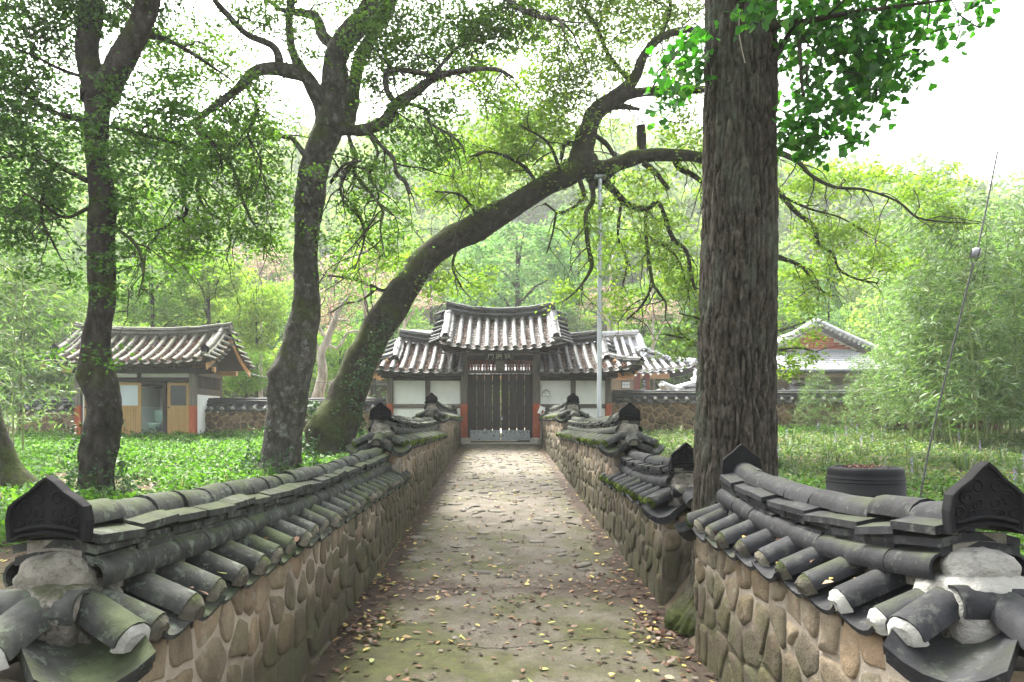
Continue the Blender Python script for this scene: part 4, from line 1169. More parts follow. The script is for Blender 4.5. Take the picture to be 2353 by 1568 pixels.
# door leaves of four boards each, light showing through the joints
x0, x1 = PX(1078, DY + 0.14), PX(1223.5, DY + 0.14)
mid = (x0 + x1) / 2
for sg in (-1, 1):
    a, c = (x0, mid - 0.014) if sg < 0 else (mid + 0.014, x1)
    b = MB()
    b.box(((a + c) / 2, DY + 0.19, 2.0), (c - a - 0.02, 0.05, 0.09))
    d = b.build('door', 'wood_dark', gate)
    for z in (1.25, 2.72):
        bb = MB(); bb.box(((a + c) / 2, DY + 0.19, z), (c - a - 0.02, 0.05, 0.09)); bb.build('door_rail', 'wood_dark', d)
    w = (c - a) / 4
    for k in range(4):
        g0 = U(0.006, 0.013)
        bb = MB(); bb.box((a + w * (k + 0.5), DY + 0.14 + U(-0.004, 0.004), 2.03), (w - g0 - 0.004, 0.042, 1.9 + U(-0.015, 0.015)), bev=0.004)
        bb.build('plank', 'wood_dark', d)
    bb = MB(); bb.box(((a + c) / 2, DY + 0.112, (PZ(989, DY) + PZ(1012.5, DY)) / 2), (c - a - 0.03, 0.004, PZ(989, DY) - PZ(1012.5, DY)))
    pl = bb.build('kick_plate', 'steel_grey', d)
    bb = MB()
    rs = random.Random(4 + sg)
    for k in range(9):
        bb.lathe([(0.0, 0.0)] + [(0.017, 0)], 8, (0, 0, 0)) if False else None
    spots = [(i / 7.0, 0.86, 0.02) for i in range(1, 8)] + [(rs.random(), rs.random(), rs.uniform(0.008, 0.02)) for _ in range(12)]
    for sx, sz, r in spots:
        cx_, cz_ = a + 0.03 + (c - a - 0.06) * sx, PZ(1012, DY) + 0.01 + (PZ(989.5, DY) - PZ(1012, DY) - 0.02) * sz
        bb.poly([(cx_ + r * rs.uniform(.7, 1.2) * math.cos(t), DY + 0.1085, cz_ + r * rs.uniform(.7, 1.3) * math.sin(t)) for t in [i * math.pi / 4 for i in range(8)]][::-1])
    bb.build('rust_spots', 'rust', d, kind='stuff')
    bb = MB(); bb.box((mid + sg * 0.1, DY + 0.11, 1.77), (0.12, 0.02, 0.03)); bb.build('door_bolt', 'wire', d)
bb = MB(); bb.box((mid + 0.03, DY + 0.095, 1.68), (0.035, 0.02, 0.055), bev=0.006)
bb.tube([(mid + 0.018, DY + 0.095, 1.705), (mid + 0.02, DY + 0.095, 1.745), (mid + 0.04, DY + 0.095, 1.745), (mid + 0.042, DY + 0.095, 1.705)], [0.005] * 4, 6)
o = bb.build('padlock', 'steel', None); tag(o, 'small steel padlock hanging where the two plank doors meet', 'padlock')

# name board with three brush-written characters, read from the right
sb = thing('name_board', (PX(1147, 19.25), 19.25, 3.33), 'black name board with three pale brush characters over the doors', 'sign')
za, zb_ = PZ(828.5, 19.25), PZ(808.5, 19.25)
bx0, bx1 = PX(1113.5, 19.25), PX(1180, 19.25)
tilt = 0.05
def board_pt(u_, w_, d=0.0): return (bx0 + (bx1 - bx0) * u_, 19.25 - tilt * w_ - d, za + (zb_ - za) * w_)
b = MB()
b.quad_grid([[board_pt(0, 0), board_pt(1, 0), (bx1, 19.29, za), (bx0, 19.29, za)], [board_pt(0, 1), board_pt(1, 1), (bx1, 19.25, zb_), (bx0, 19.25, zb_)]], False, True)
b.poly([board_pt(0, 1), board_pt(1, 1), (bx1, 19.25, zb_), (bx0, 19.25, zb_)]); b.poly([board_pt(0, 0), board_pt(1, 0), (bx1, 19.29, za), (bx0, 19.29, za)][::-1])
b.build('board', 'black_board', sb)
CH = {'gate_character': [[(838, 240), (826, 300), (815, 372)], [(833, 238), (862, 226), (872, 236), (862, 285)], [(846, 262), (868, 255)], [(893, 228), (930, 206), (944, 222), (938, 290), (932, 352), (905, 366)], [(893, 228), (890, 290)], [(896, 255), (934, 245)]],
      'rope_character': [[(1025, 213), (1000, 250), (1030, 258), (1004, 300), (1040, 292)], [(1017, 300), (1019, 368)], [(1000, 325), (992, 350)], [(1034, 320), (1044, 340)], [(1058, 235), (1054, 356)], [(1058, 236), (1116, 224), (1124, 290), (1124, 350), (1104, 362)], [(1074, 262), (1104, 256)], [(1088, 250), (1087, 312)], [(1070, 312), (1108, 306)], [(1072, 285), (1073, 312)], [(1104, 282), (1104, 308)]],
      'support_character': [[(1188, 268), (1244, 252)], [(1222, 208), (1226, 344), (1204, 356)], [(1192, 322), (1248, 292)], [(1262, 252), (1324, 238)], [(1252, 302), (1336, 284)], [(1294, 212), (1288, 286), (1252, 356)], [(1292, 292), (1316, 336), (1358, 368)]]}
for nm, strokes in CH.items():
    b = MB()
    for st in strokes:
        pts = catmull([(x, y) for x, y in st], 6)
        L_, R_ = [], []
        n = len(pts)
        for i, p in enumerate(pts):
            q = pts[min(i + 1, n - 1)] - pts[max(i - 1, 0)]; q = q / max(np.linalg.norm(q), 1e-6)
            wv = 6.5 * (1.15 - 0.6 * i / max(n - 1, 1)) * U(0.9, 1.1)
            def cv(pp): return board_pt((pp[0] - 742) / (1392 - 742), 1 - (pp[1] - 188) / (388 - 188), 0.006)
            L_.append(cv((p[0] - q[1] * wv, p[1] + q[0] * wv))); R_.append(cv((p[0] + q[1] * wv, p[1] - q[0] * wv)))
        b.quad_grid([L_, R_], False)
    b.build('lettering', 'letter', sb)
# house number plate
hp = thing('house_number_plate', (PX(1254.5, 19.47), 19.47, PZ(911, 19.47)), 'white house number plate with brown arched top on the wall right of the doors', 'sign')
zA, zB, zC = PZ(911, 19.47), PZ(899.5, 19.47), PZ(894.5, 19.47)
xA, xB = PX(1246.5, 19.47), PX(1263, 19.47)
def arch(x0, x1, za, zs, zt, y):
    n = 10; xm = (x0 + x1) / 2; rw = (x1 - x0) * 0.24
    return [(x0, y, za), (x1, y, za), (x1, y, zs)] + [(x1 - 0.01, y, zs + 0.012)] + [(xm + rw * math.cos(math.pi * i / n), y, zs + 0.012 + (zt - zs - 0.012) * math.sin(math.pi * i / n)) for i in range(n + 1)] + [(x0 + 0.01, y, zs + 0.012), (x0, y, zs)]
def slab2(b, f, pts, y0, y1):
    A_ = [(p[0], y0, p[2]) for p in pts]; B_ = [(p[0], y1, p[2]) for p in pts]
    b.poly(A_); b.poly(B_[::-1]); b.quad_grid([A_, B_], False, True, flip=True)
b = MB(); slab2(b, 0, arch(xA, xB, zA, zB, zC, 0), 19.462, 19.478); b.build('plate_border', 'brown_print', hp)
b = MB(); slab2(b, 0, [(xA + .01, 0, zA + .01), (xB - .01, 0, zA + .01), (xB - .01, 0, zB - 0.008), (xA + .01, 0, zB - 0.008)], 19.458, 19.4615); b.build('plate_face', 'white_plate', hp)
def text_obj(s, name, loc, size, mat, parent, rot=(R(90), 0, 0), ext=0.0015, bold=0.0):
    c = bpy.data.curves.new(name, 'FONT'); c.body = s; c.size = size; c.align_x = 'CENTER'; c.align_y = 'CENTER'; c.extrude = ext; c.offset = bold
    c.materials.append(_mat_of(mat))
    o = bpy.data.objects.new(name, c); COL.objects.link(o)
    from mathutils import Euler
    o.parent = parent; o.matrix_basis = WM[parent.name].inverted() @ (Matrix.Translation(loc) @ Euler(rot).to_matrix().to_4x4())
    me = bpy.data.meshes.new_from_object(o); w_ = WM[parent.name] @ o.matrix_basis
    bpy.data.objects.remove(o)
    me.materials.clear(); me.materials.append(_mat_of(mat))
    return put(name, me, parent, w_)
text_obj('307-16', 'lettering', ((xA + xB) / 2, 19.456, zA + 0.088), 0.072, 'brown_print', hp, bold=0.001)
b = MB()
for k in (-1, 0, 1): b.poly([((xA + xB) / 2 + k * 0.022 - 0.008, 19.4565, zA + 0.025), ((xA + xB) / 2 + k * 0.022 + 0.008, 19.4565, zA + 0.025), ((xA + xB) / 2 + k * 0.022 + 0.008, 19.4565, zA + 0.04), ((xA + xB) / 2 + k * 0.022 - 0.008, 19.4565, zA + 0.04)])
b.build('small_print', 'brown_print', hp)
b = MB(); b.poly([((xA + xB) / 2 + 0.02 * math.cos(t), 19.461, zB + 0.018 + 0.022 * math.sin(t)) for t in [i * math.pi / 6 for i in range(12)]][::-1]); b.build('emblem', 'white_plate', hp)
# letterbox
lb = thing('letterbox', (PX(1244, 19.0), 19.0, PZ(951, 19.0)), 'small white letterbox tilted against the right gate post', 'letterbox')
c0 = P(1244, 944, 19.0)
mt = Matrix.Rotation(R(22), 3, 'Y')
b = MB(); b.box(c0, (0.16, 0.1, 0.2), mt, 0.008); b.build('box', 'white_plate', lb)
b = MB(); b.box(c0 + mt @ Vector((0.035, -0.053, -0.02)), (0.05, 0.004, 0.09), mt); b.build('red_mark', 'red_paint', lb)
b = MB(); b.box(c0 + mt @ Vector((-0.01, -0.01, 0.108)), (0.19, 0.13, 0.012), mt); b.build('lid', 'white_plate', lb)
b = MB(); b.box(c0 + Vector((0.0, 0.13, 0.0)), (0.04, 0.16, 0.05), mt); b.build('bracket', 'wire', lb)

# ---- main roof
def curve4(xn): return min(abs(xn), 1.3) ** 2
MX = 0.06
def Smain(side=1):
    def S(s, t):
        xn = (s - MX) / 1.75
        ye, yt = GY + 1.05 - 1.95 * side, GY + 1.05 - 0.02 * side
        z = 3.60 + 0.19 * curve4(xn) + t * (1.10 + 0.02 * curve4(xn)) - 0.13 * math.sin(math.pi * min(max(t, 0), 1)) * 0.8
        return Vector((s, ye + (yt - ye) * t, z))
    return S
rows = [MX + (k - 5.5) * 0.258 for k in range(12)]
for side in (1, -1):
    roof_slope(gate, Smain(side), -1.72, 1.84, rows, lambda s: 1.0, 'tile_roof', plug='plug', pan_step=0.17, lime=())
Sm = Smain(1)
def ridge_c(z_add=0.42):
    return [Vector((MX + 1.63 * k, GY + 1.05, 4.70 + 0.27 + 0.21 * abs(k) ** 2.2)) for k in (-1, -.75, -.5, -.25, 0, .25, .5, .75, 1)]
ridge_stack(gate, ridge_c(), 'tile_roof_dark', cap_r=0.075, cap_L=0.3, slabs=4, slab_w=0.26, slab_L=0.3, slab_t=0.024, side_course=(0.12, -0.185, 0.07), base_drop=0.15)
def down_ridge(S, s, t0, t1, mat, w=0.26, slabs=2, hgt=0.13, endcap=True):
    cv = [S(s, t0 + (t1 - t0) * k / 6) + Vector((0, 0, hgt)) for k in range(7)]
    ridge_stack(gate_cur, cv, mat, cap_r=0.085, cap_L=0.27, slabs=slabs, slab_w=w, slab_L=0.27, slab_t=0.03, side_course=None, base_drop=0.06)
    if endcap:
        d = (cv[1] - cv[0]).normalized()
        b = MB(); b.ball((0, 0, 0), (0.1, 0.06, 0.1), 2, 0.03)
        put('ridge_end_plug', b.mesh('ridge_end_plug', 'plaque'), gate_cur, frame(cv[0] + Vector((0, 0, 0.005)), d))
        b = MB(); b.ball((0, 0, 0), (0.12, 0.05, 0.1), 2, 0.05)
        put('ridge_end_mortar', b.mesh('ridge_end_mortar', 'mortar_lump'), gate_cur, frame(cv[0] + Vector((0, 0.0, -0.10)), d))
        put('cover_tile', cover_mesh(mat), gate_cur, frame(cv[0] - Vector((0.1, 0.02, 0.1)), (1, 0, 0), s=(0.06, 0.2, 0.06)))
gate_cur = gate
def gable_tiles(parent, S, s, outdir, t0, t1, n, mat, L=0.3, r=0.065, drop=0.1):
    """short tiles laid across the verge, pointing outwards"""
    cov, pan = cover_mesh(mat), pan_mesh(mat)
    for k in range(n):
        p = S(s, t0 + (t1 - t0) * k / (n - 1))
        tip = p + Vector((outdir * L, 0, -drop))
        d = jit_dir(p - tip, 0.02)
        put('verge_tile', cov, parent, frame(tip + Vector((0, 0, 0.03)), d, s=(r, L * 1.05, r)))
        put('tile_plug', plug_mesh('plug', k % 6), parent, frame(tip + Vector((0, 0, 0.03)) + d * 0.01, d, s=(r * .97, r * .5, r * .97)))
        if k < n - 1:
            q = S(s, t0 + (t1 - t0) * (k + 0.5) / (n - 1))
            gp = (S(s, t0 + (t1 - t0) * (k + 1) / (n - 1)) - p).length
            put('verge_pan_tile', pan, parent, frame(q + Vector((outdir * (L + 0.03), 0, -drop * 1.1 + 0.01)), q - (q + Vector((outdir * L, 0, -drop))), s=(gp * 1.05, L, gp * 1.05)))
for sg in (-1, 1):
    s = MX + sg * 1.53
    down_ridge(Sm, s, 0.12, 0.98, 'tile_roof')
    gable_tiles(gate, Sm, MX + sg * 1.66, sg, 0.06, 0.98, 8, 'tile_roof_dark')
    # gable wall boards and bargeboard
    x = MX + sg * 1.55
    b = MB()
    yc = GY + 1.05
    pts = [(x, yc - 1.55, 3.72), (x, yc + 1.55, 3.72), (x, yc, 4.62)]
    b.poly(pts); b.poly([(p[0] + 0.04, p[1], p[2]) for p in pts][::-1]); b.quad_grid([pts, [(p[0] + 0.04, p[1], p[2]) for p in pts]], False, True)
    b.build('gable_board', 'wood_dark', gate)
# eaves: rafters under the main roof
for k in range(13):
    x = MX - 1.5 + 3.0 * k / 12
    b = MB(); p = Sm(x, 0.08); q = Sm(x, 0.75)
    b.tube([p - Vector((0, 0, 0.155)), q - Vector((0, 0, 0.19))], [0.035, 0.05], 8); b.build('rafter', 'wood_dark', gate)
gbox('eave_board', 'wood_dark', -1.66, 1.78, GY - 0.86, GY - 0.82, 3.46, 3.5)
gbox('purlin', 'wood_dark', -1.7, 1.82, GY + 0.95, GY + 1.15, 4.32, 4.5)

# ---- wing roofs
def Swing(sg, side=1):
    x_in, x_out = MX + sg * 1.06, MX + sg * 3.88
    def S(s, t):
        k = (s - x_in) / (x_out - x_in)
        ye, yt = GY + 1.05 - 1.85 * side, GY + 1.05 - 0.02 * side
        z = 2.98 + 0.17 * max(k, 0) ** 3 + t * 0.93 + t * 0.12 * max(k, 0) ** 2 - 0.11 * math.sin(math.pi * min(max(t, 0), 1)) * 0.8
        return Vector((s, ye + (yt - ye) * t, z))
    return S, x_in, x_out
for sg in (-1, 1):
    gr = MX + sg * 3.02                        # where the ridge ends
    for side in (1, -1):
        S, xi, xo = Swing(sg, side)
        def tm(s, gr=gr, xo=xo, sg=sg):
            over = (s - gr) * sg
            return 1.0 if over <= 0.1 else max(0.06, 0.5 - 0.46 * (over - 0.1) / (abs(xo - gr) - 0.1))
        rows = [xi + sg * (0.06 + k * 0.27) for k in range(11)]
        rows = [r_ for r_ in rows if (xo - r_) * sg > 0.08]
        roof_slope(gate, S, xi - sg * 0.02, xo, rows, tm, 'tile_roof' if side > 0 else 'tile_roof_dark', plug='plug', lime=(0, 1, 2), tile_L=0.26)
        if side > 0:
            S1, rows1, tm1 = S, rows, tm
            cv = [S(gr - sg * 0.02, t) + Vector((0, 0, 0.12)) for t in (0.34, 0.5, 0.66, 0.82, 0.98)]
            ridge_stack(gate, cv, 'tile_roof', cap_r=0.085, cap_L=0.27, slabs=2, slab_w=0.25, slab_L=0.27, slab_t=0.03, base_drop=0.06)
            b = MB(); b.ball((0, 0, 0), (0.1, 0.06, 0.1), 2, 0.03)
            put('ridge_end_plug', b.mesh('ridge_end_plug', 'plaque'), gate, frame(cv[0], cv[1] - cv[0]))
            hp_ = [S(gr + sg * 0.06, 0.47) + Vector((0, 0, 0.1)), S(gr + sg * 0.32, 0.31) + Vector((0, 0, 0.1)), S(gr + sg * 0.6, 0.15) + Vector((0, 0, 0.12)), S(gr + sg * 0.84, 0.0) + Vector((0, 0, 0.16))][::-1]
            ridge_stack(gate, hp_, 'tile_roof_dark', cap_r=0.08, cap_L=0.27, slabs=2, slab_w=0.22, slab_L=0.27, slab_t=0.03, base_drop=0.05)
            put('tile_plug', plug_mesh('plaque', 1), gate, frame(hp_[0], hp_[1] - hp_[0], s=(0.085, 0.05, 0.085)))
            gable_tiles(gate, S, gr + sg * 0.1, sg, 0.5, 0.97, 5, 'tile_roof_dark', L=0.26)
        # end slope
    def Send(s, t, sg=sg):
        yc = GY + 1.05
        k = (s - yc) / 1.85
        z = 3.10 + 0.1 * abs(k) ** 3 + t * 0.46 - 0.04 * math.sin(math.pi * min(max(t, 0), 1))
        return Vector((MX + sg * (3.88 - 0.78 * t), s, z))
    yc = GY + 1.05
    rowsE = [yc + (k - 5.5) * 0.28 for k in range(12)]
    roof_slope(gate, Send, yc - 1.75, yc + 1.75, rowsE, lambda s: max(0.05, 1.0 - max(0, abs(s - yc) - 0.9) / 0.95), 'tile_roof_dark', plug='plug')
    rv = [Vector((MX + sg * k, GY + 1.05, 3.93 + 0.25 + 0.16 * ((k - 1.5) / 1.5) ** 2)) for k in (1.5, 1.9, 2.3, 2.7, 3.03)]
    ridge_stack(gate, rv, 'tile_roof_dark', cap_r=0.072, cap_L=0.29, slabs=4, slab_w=0.25, slab_L=0.29, slab_t=0.022, side_course=(0.12, -0.17, 0.065), base_drop=0.12)
    for k in range(9):
        x = MX + sg * (1.25 + 0.3 * k)
        b = MB(); b.tube([S1(x, 0.03) - Vector((0, 0, 0.19)), S1(x, 0.45) - Vector((0, 0, 0.22))], [0.042, 0.046], 8); b.build('rafter', 'wood_dark', gate)
    for k in range(6):
        y = GY - 0.3 + 0.5 * k
        b = MB(); b.tube([Send(y, 0.03) - Vector((0, 0, 0.18)), Send(y, 0.9) - Vector((0, 0, 0.2))], [0.04, 0.044], 8); b.build('rafter', 'wood_new', gate)
    if sg < 0: lt = 'dead brown leaves lying between the tiles of the left wing roof of the gate'
    else: lt = 'dead brown leaves lying between the tiles of the right wing roof of the gate'
    roof_litter('roof_leaves', lt, S1, 0, 1, rows1, 1500, tm1, 0.055)
roof_litter('roof_leaves', 'dead brown leaves lying between the tiles of the raised middle roof of the gate', Sm, 0, 1, [MX + (k - 5.5) * 0.258 for k in range(12)], 1700, lambda s: 1.0, 0.05)
# a dead twig lying on the right hip
b = MB(); b.tube(catmull([P(1413, 833, 18.6), P(1440, 820, 18.5), P(1462, 812, 18.45), P(1478, 826, 18.5), P(1493, 837, 18.6)], 0.05), 0.012, 5)
o = b.build('twig', 'twig', None); tag(o, 'bent dead twig lying over the right corner of the gate roof', 'twig')
# ------------------------------------------------------------------ the outhouse on the left
TY = 19.0
oh = thing('outhouse', (-10.1, 20.0, 1.12), 'small tiled outhouse with yellow plank doors, one standing open on a toilet', 'outhouse')
def obox(name, mat, x0, x1, y0, y1, z0, z1, bev=0.006, par=None): return box_part(name, mat, par or oh, ((x0 + x1) / 2, (y0 + y1) / 2, (z0 + z1) / 2), (abs(x1 - x0), abs(y1 - y0), abs(z1 - z0)), bev)
OX0, OX1 = PX(174, TY), PX(452, TY)
zb0 = 1.0
def oz(py): return PZ(py, TY)
obox('plinth', 'stone_base', OX0 - 0.1, OX1 + 0.12, TY - 0.3, 20.75, 0.8, 1.165)
# posts, lower ends red
for px, w in ((182, 0.16), (444, 0.17)):
    x = PX(px, TY)
    obox('corner_post_foot', 'red_paint', x - w / 2, x + w / 2, TY - 0.08, TY + 0.08, 1.165, oz(933))
    obox('corner_post', 'wood_post', x - w / 2, x + w / 2, TY - 0.08, TY + 0.08, oz(933) + 0.002, 2.95)
xm = PX(386 - 5, TY)
obox('mid_post', 'wood_dark', PX(376, TY), PX(384, TY), TY - 0.06, TY + 0.06, 1.165, oz(878))
obox('lintel', 'wood_dark', PX(190, TY), PX(436, TY), TY - 0.055, TY + 0.055, oz(877.5), oz(868))
obox('head_plate', 'wood_dark', OX0 - 0.05, OX1 + 0.45, TY - 0.09, TY + 0.09, 2.952, 3.12)
obox('upper_panel', 'plaster_grey', PX(190, TY), PX(436, TY), TY + 0.0, TY + 0.05, oz(868) + 0.002, 2.95, 0)
obox('upper_post', 'wood_dark', PX(316, TY), PX(325, TY), TY - 0.04, TY - 0.002, oz(868) + 0.002, 2.95)
obox('front_panel', 'plaster', PX(190, TY), PX(272, TY), TY + 0.0, TY + 0.05, 1.165, oz(878), 0)
# side wall to the right: boards above, render below
sx = OX1 - 0.02
obox('side_wall', 'plaster', sx - 0.08, sx, TY + 0.09, 20.62, 1.0, PZ(909, 19.8), 0)
obox('side_rail', 'wood_beam', sx - 0.09, sx + 0.015, TY + 0.085, 20.62, PZ(909, 19.8) + 0.002, PZ(895, 19.8))
n = 7
for k in range(n):
    y0, y1 = TY + 0.1 + 1.5 * k / n, TY + 0.1 + 1.5 * (k + 1) / n
    obox('plank', 'wood_dark', sx - 0.05, sx + 0.0, y0 + 0.006, y1 - 0.006, PZ(895, 19.8) + 0.003, 2.9, 0.003)
obox('back_post', 'wood_beam', sx - 0.1, sx + 0.03, 20.62, 20.76, 1.0, 3.0)
obox('side_plate', 'wood_beam', sx - 0.1, sx + 0.03, TY + 0.092, 20.62, 2.9, 3.02)
obox('back_wall', 'plaster_grey', OX0, OX1 - 0.1, 20.6, 20.68, 1.0, 3.1, 0)
obox('left_wall', 'plaster', OX0, OX0 + 0.08, TY + 0.09, 20.6, 1.0, 3.0, 0)
obox('ceiling', 'wood_dark', OX0 + 0.08, OX1 - 0.1, TY + 0.06, 20.6, 2.6, 2.64, 0)
# cubicle inside the open door
obox('tiled_wall_panel', 'wall_tile', PX(322, TY), PX(322, TY) + 0.03, TY + 0.07, 20.1, 1.165, oz(934), 0)
obox('cubicle_wall', 'plaster_grey', PX(322, TY) - 0.03, PX(322, TY) - 0.002, TY + 0.07, 20.1, 1.165, 2.6, 0)
obox('tiled_wall_panel', 'wall_tile', PX(322, TY) + 0.03, PX(385, TY), 20.07, 20.1, 1.165, oz(934), 0)
obox('cubicle_wall', 'plaster_grey', PX(380, TY), PX(382, TY) , TY + 0.07, 20.1, 1.165, 2.6, 0)
obox('cubicle_wall', 'plaster_grey', PX(322, TY) + 0.031, PX(385, TY), 20.075, 20.12, oz(934) + 0.002, 2.6, 0)
def odoor(xa, xb, y, glass, ang=0.0, hinge=None):
    """a framed plank door with a glazed upper half"""
    w = xb - xa; zt, zm, zl = oz(880.5), oz(935), oz(1005)
    m = Matrix.Translation((hinge if hinge is not None else xa, y, 0)) @ Matrix.Rotation(ang, 4, 'Z') @ Matrix.Translation((xa - (hinge if hinge is not None else xa), 0, 0))
    def bx(b, x0, x1, z0, z1, d0, d1): b.box((0, 0, 0), (0, 0, 0)) if False else b.box(m @ Vector(((x0 + x1) / 2, (d0 + d1) / 2, (z0 + z1) / 2)), (x1 - x0, d1 - d0, z1 - z0), m.to_3x3())
    f = 0.085
    b = MB()
    bx(b, 0, f, zl, zt, -0.02, 0.02); bx(b, w - f, w, zl, zt, -0.02, 0.02)
    bx(b, f, w - f, zt - f * 0.8, zt, -0.019, 0.019); bx(b, f, w - f, zm - 0.05, zm + 0.03, -0.019, 0.019); bx(b, f, w - f, zl, zl + 0.12, -0.019, 0.019)
    d = b.build('door', 'wood_door', oh)
    n = 7
    for k in range(n):
        b = MB(); bx(b, f + (w - 2 * f) * k / n + 0.004, f + (w - 2 * f) * (k + 1) / n - 0.004, zl + 0.121, zm - 0.051, -0.012, 0.012); b.build('plank', 'wood_door', d)
    b = MB(); bx(b, f + 0.001, w - f - 0.001, zl + 0.121, zm - 0.051, -0.004, 0.004); b.build('backing', 'wood_dark', d)
    b = MB(); bx(b, f, w - f, zm + 0.031, zt - f * 0.8 - 0.001, -0.006, 0.006); b.build('pane', glass, d)
    b = MB(); c = m @ Vector((0.045, -0.045, zm - 0.02)); b.ball(c, (0.028, 0.028, 0.028), 2); b.build('handle', 'wire', d)
odoor(PX(386.5, TY), PX(437, TY), TY - 0.03, 'glass')
odoor(PX(271, TY - 0.1), PX(324, TY - 0.1), TY - 0.14, 'frosted', R(6), hinge=PX(271, TY - 0.1))
odoor(PX(196, TY), PX(246, TY), TY - 0.03, 'frosted')
# toilet
tl = thing('toilet', (PX(358, 19.6), 19.6, 1.17), 'pale green toilet visible through the open outhouse door', 'toilet')
tx = PX(358, 19.6)
b = MB(); b.lathe([(0.13, 0), (0.12, 0.06), (0.1, 0.2), (0.15, 0.3), (0.19, 0.37), (0.2, 0.4), (0.17, 0.41), (0.12, 0.36), (0.0, 0.3)], 20, (tx, 19.5, 1.168)); b.build('bowl', 'toilet', tl)
b = MB(); b.box((tx + 0.03, 19.85, 1.76), (0.4, 0.17, 0.34), bev=0.03); b.build('cistern', 'toilet', tl)
b = MB(); b.lathe([(0.0, 0.0), (0.19, 0.0), (0.2, 0.015), (0.18, 0.03), (0.0, 0.03)], 18, (0, 0, 0))
put('lid', b.mesh('lid', 'toilet'), tl, Matrix.Translation((tx + 0.02, 19.72, 1.76)) @ Matrix.Rotation(R(-82), 4, 'X'))
# roof
OC = (PX(86, 18.3) + PX(490, 18.3)) / 2
OH = (PX(490, 18.3) - PX(86, 18.3)) / 2
def Sout(side=1):
    def S(s, t):
        k = (s - OC) / OH
        ye, yt = 19.8 - 1.5 * side, 19.8 - 0.02 * side
        z = 3.2 + 0.14 * abs(k) ** 2.5 + t * (0.88 + 0.03 * k * k) - 0.09 * math.sin(math.pi * min(max(t, 0), 1))
        return Vector((s, ye + (yt - ye) * t, z))
    return S
rowsO = [OC + (k - 7.5) * 0.285 for k in range(16)]
for side in (1, -1):
    roof_slope(oh, Sout(side), OC - OH + 0.12, OC + OH - 0.12, rowsO, lambda s: 1.0, 'tile_old', plug='plug', tile_L=0.27)
gate_cur = oh
So = Sout(1)
ridge_stack(oh, [Vector((OC + OH * 0.96 * k, 19.8, 4.08 + 0.2 + 0.15 * abs(k) ** 2.4)) for k in (-1, -.75, -.5, -.25, 0, .25, .5, .75, 1)], 'tile_old', cap_r=0.068, cap_L=0.3, slabs=4, slab_w=0.26,
            slab_L=0.3, slab_t=0.022, side_course=(0.11, -0.14, 0.06), base_drop=0.12)
for sg in (-1, 1):
    s = OC + sg * (OH - 0.32)
    down_ridge(So, s, 0.16, 0.98, 'tile_old', w=0.24)
    plaque(oh, So(s, 0.15) + Vector((0, -0.03, 0.14)), (0, 1, 0), w=0.22, h=0.2, relief=False)
    down_ridge(Sout(-1), s, 0.16, 0.98, 'tile_old', w=0.24, endcap=False)
    for sd in (1, -1): gable_tiles(oh, Sout(sd), OC + sg * (OH - 0.2), sg, 0.04, 0.97, 7, 'tile_old', L=0.26)
    # verge: bargeboards of fresh timber, purlin ends
    for sd in (1, -1):
        SS = Sout(sd)
        b = MB(); x = OC + sg * (OH - 0.16)
        rws = [[SS(x, t) + Vector((0, 0, -0.10)), SS(x, t) + Vector((0, 0, -0.27))] for t in (-0.06, 0.2, 0.4, 0.6, 0.8, 1.0)]
        b.quad_grid(rws, False); b.quad_grid([[p + Vector((sg * 0.035, 0, 0)) for p in r_] for r_ in rws], False, flip=True)
        b.quad_grid([[r_[1] for r_ in rws], [r_[1] + Vector((sg * 0.035, 0, 0)) for r_ in rws]], False)
        b.poly([rws[0][0], rws[0][1], rws[0][1] + Vector((sg * 0.035, 0, 0)), rws[0][0] + Vector((sg * 0.035, 0, 0))])
        b.build('bargeboard', 'wood_new', oh)
    for (y, z) in ((TY, 3.06), (19.8, 3.86), (20.6, 3.06)):
        obox('purlin_end', 'wood_new', OC + sg * (OH - 0.85), OC + sg * (OH - 0.24), y - 0.07, y + 0.07, z - 0.075, z + 0.07)
    b = MB(); x = OX1 - 0.06 if sg > 0 else OX0 + 0.02
    pts = [(x, TY - 0.05, 3.1), (x, 20.65, 3.1), (x, 19.8, 3.86)]
    b.poly(pts); b.poly([(p[0] + 0.04, p[1], p[2]) for p in pts][::-1]); b.quad_grid([pts, [(p[0] + 0.04, p[1], p[2]) for p in pts]], False, True)
    b.build('gable_board', 'wood_dark', oh)
for k in range(14):
    x = OC - OH + 0.5 + (2 * OH - 1.0) * k / 13
    b = MB(); b.tube([So(x, 0.04) - Vector((0, 0, 0.18)), So(x, 0.6) - Vector((0, 0, 0.2))], [0.035, 0.04], 8); b.build('rafter', 'wood_dark', oh)
roof_litter('roof_leaves', 'reddish dead leaves filling the tile valleys of the outhouse roof', So, 0, 1, rowsO, 3400, lambda s: 1.0, 0.055)

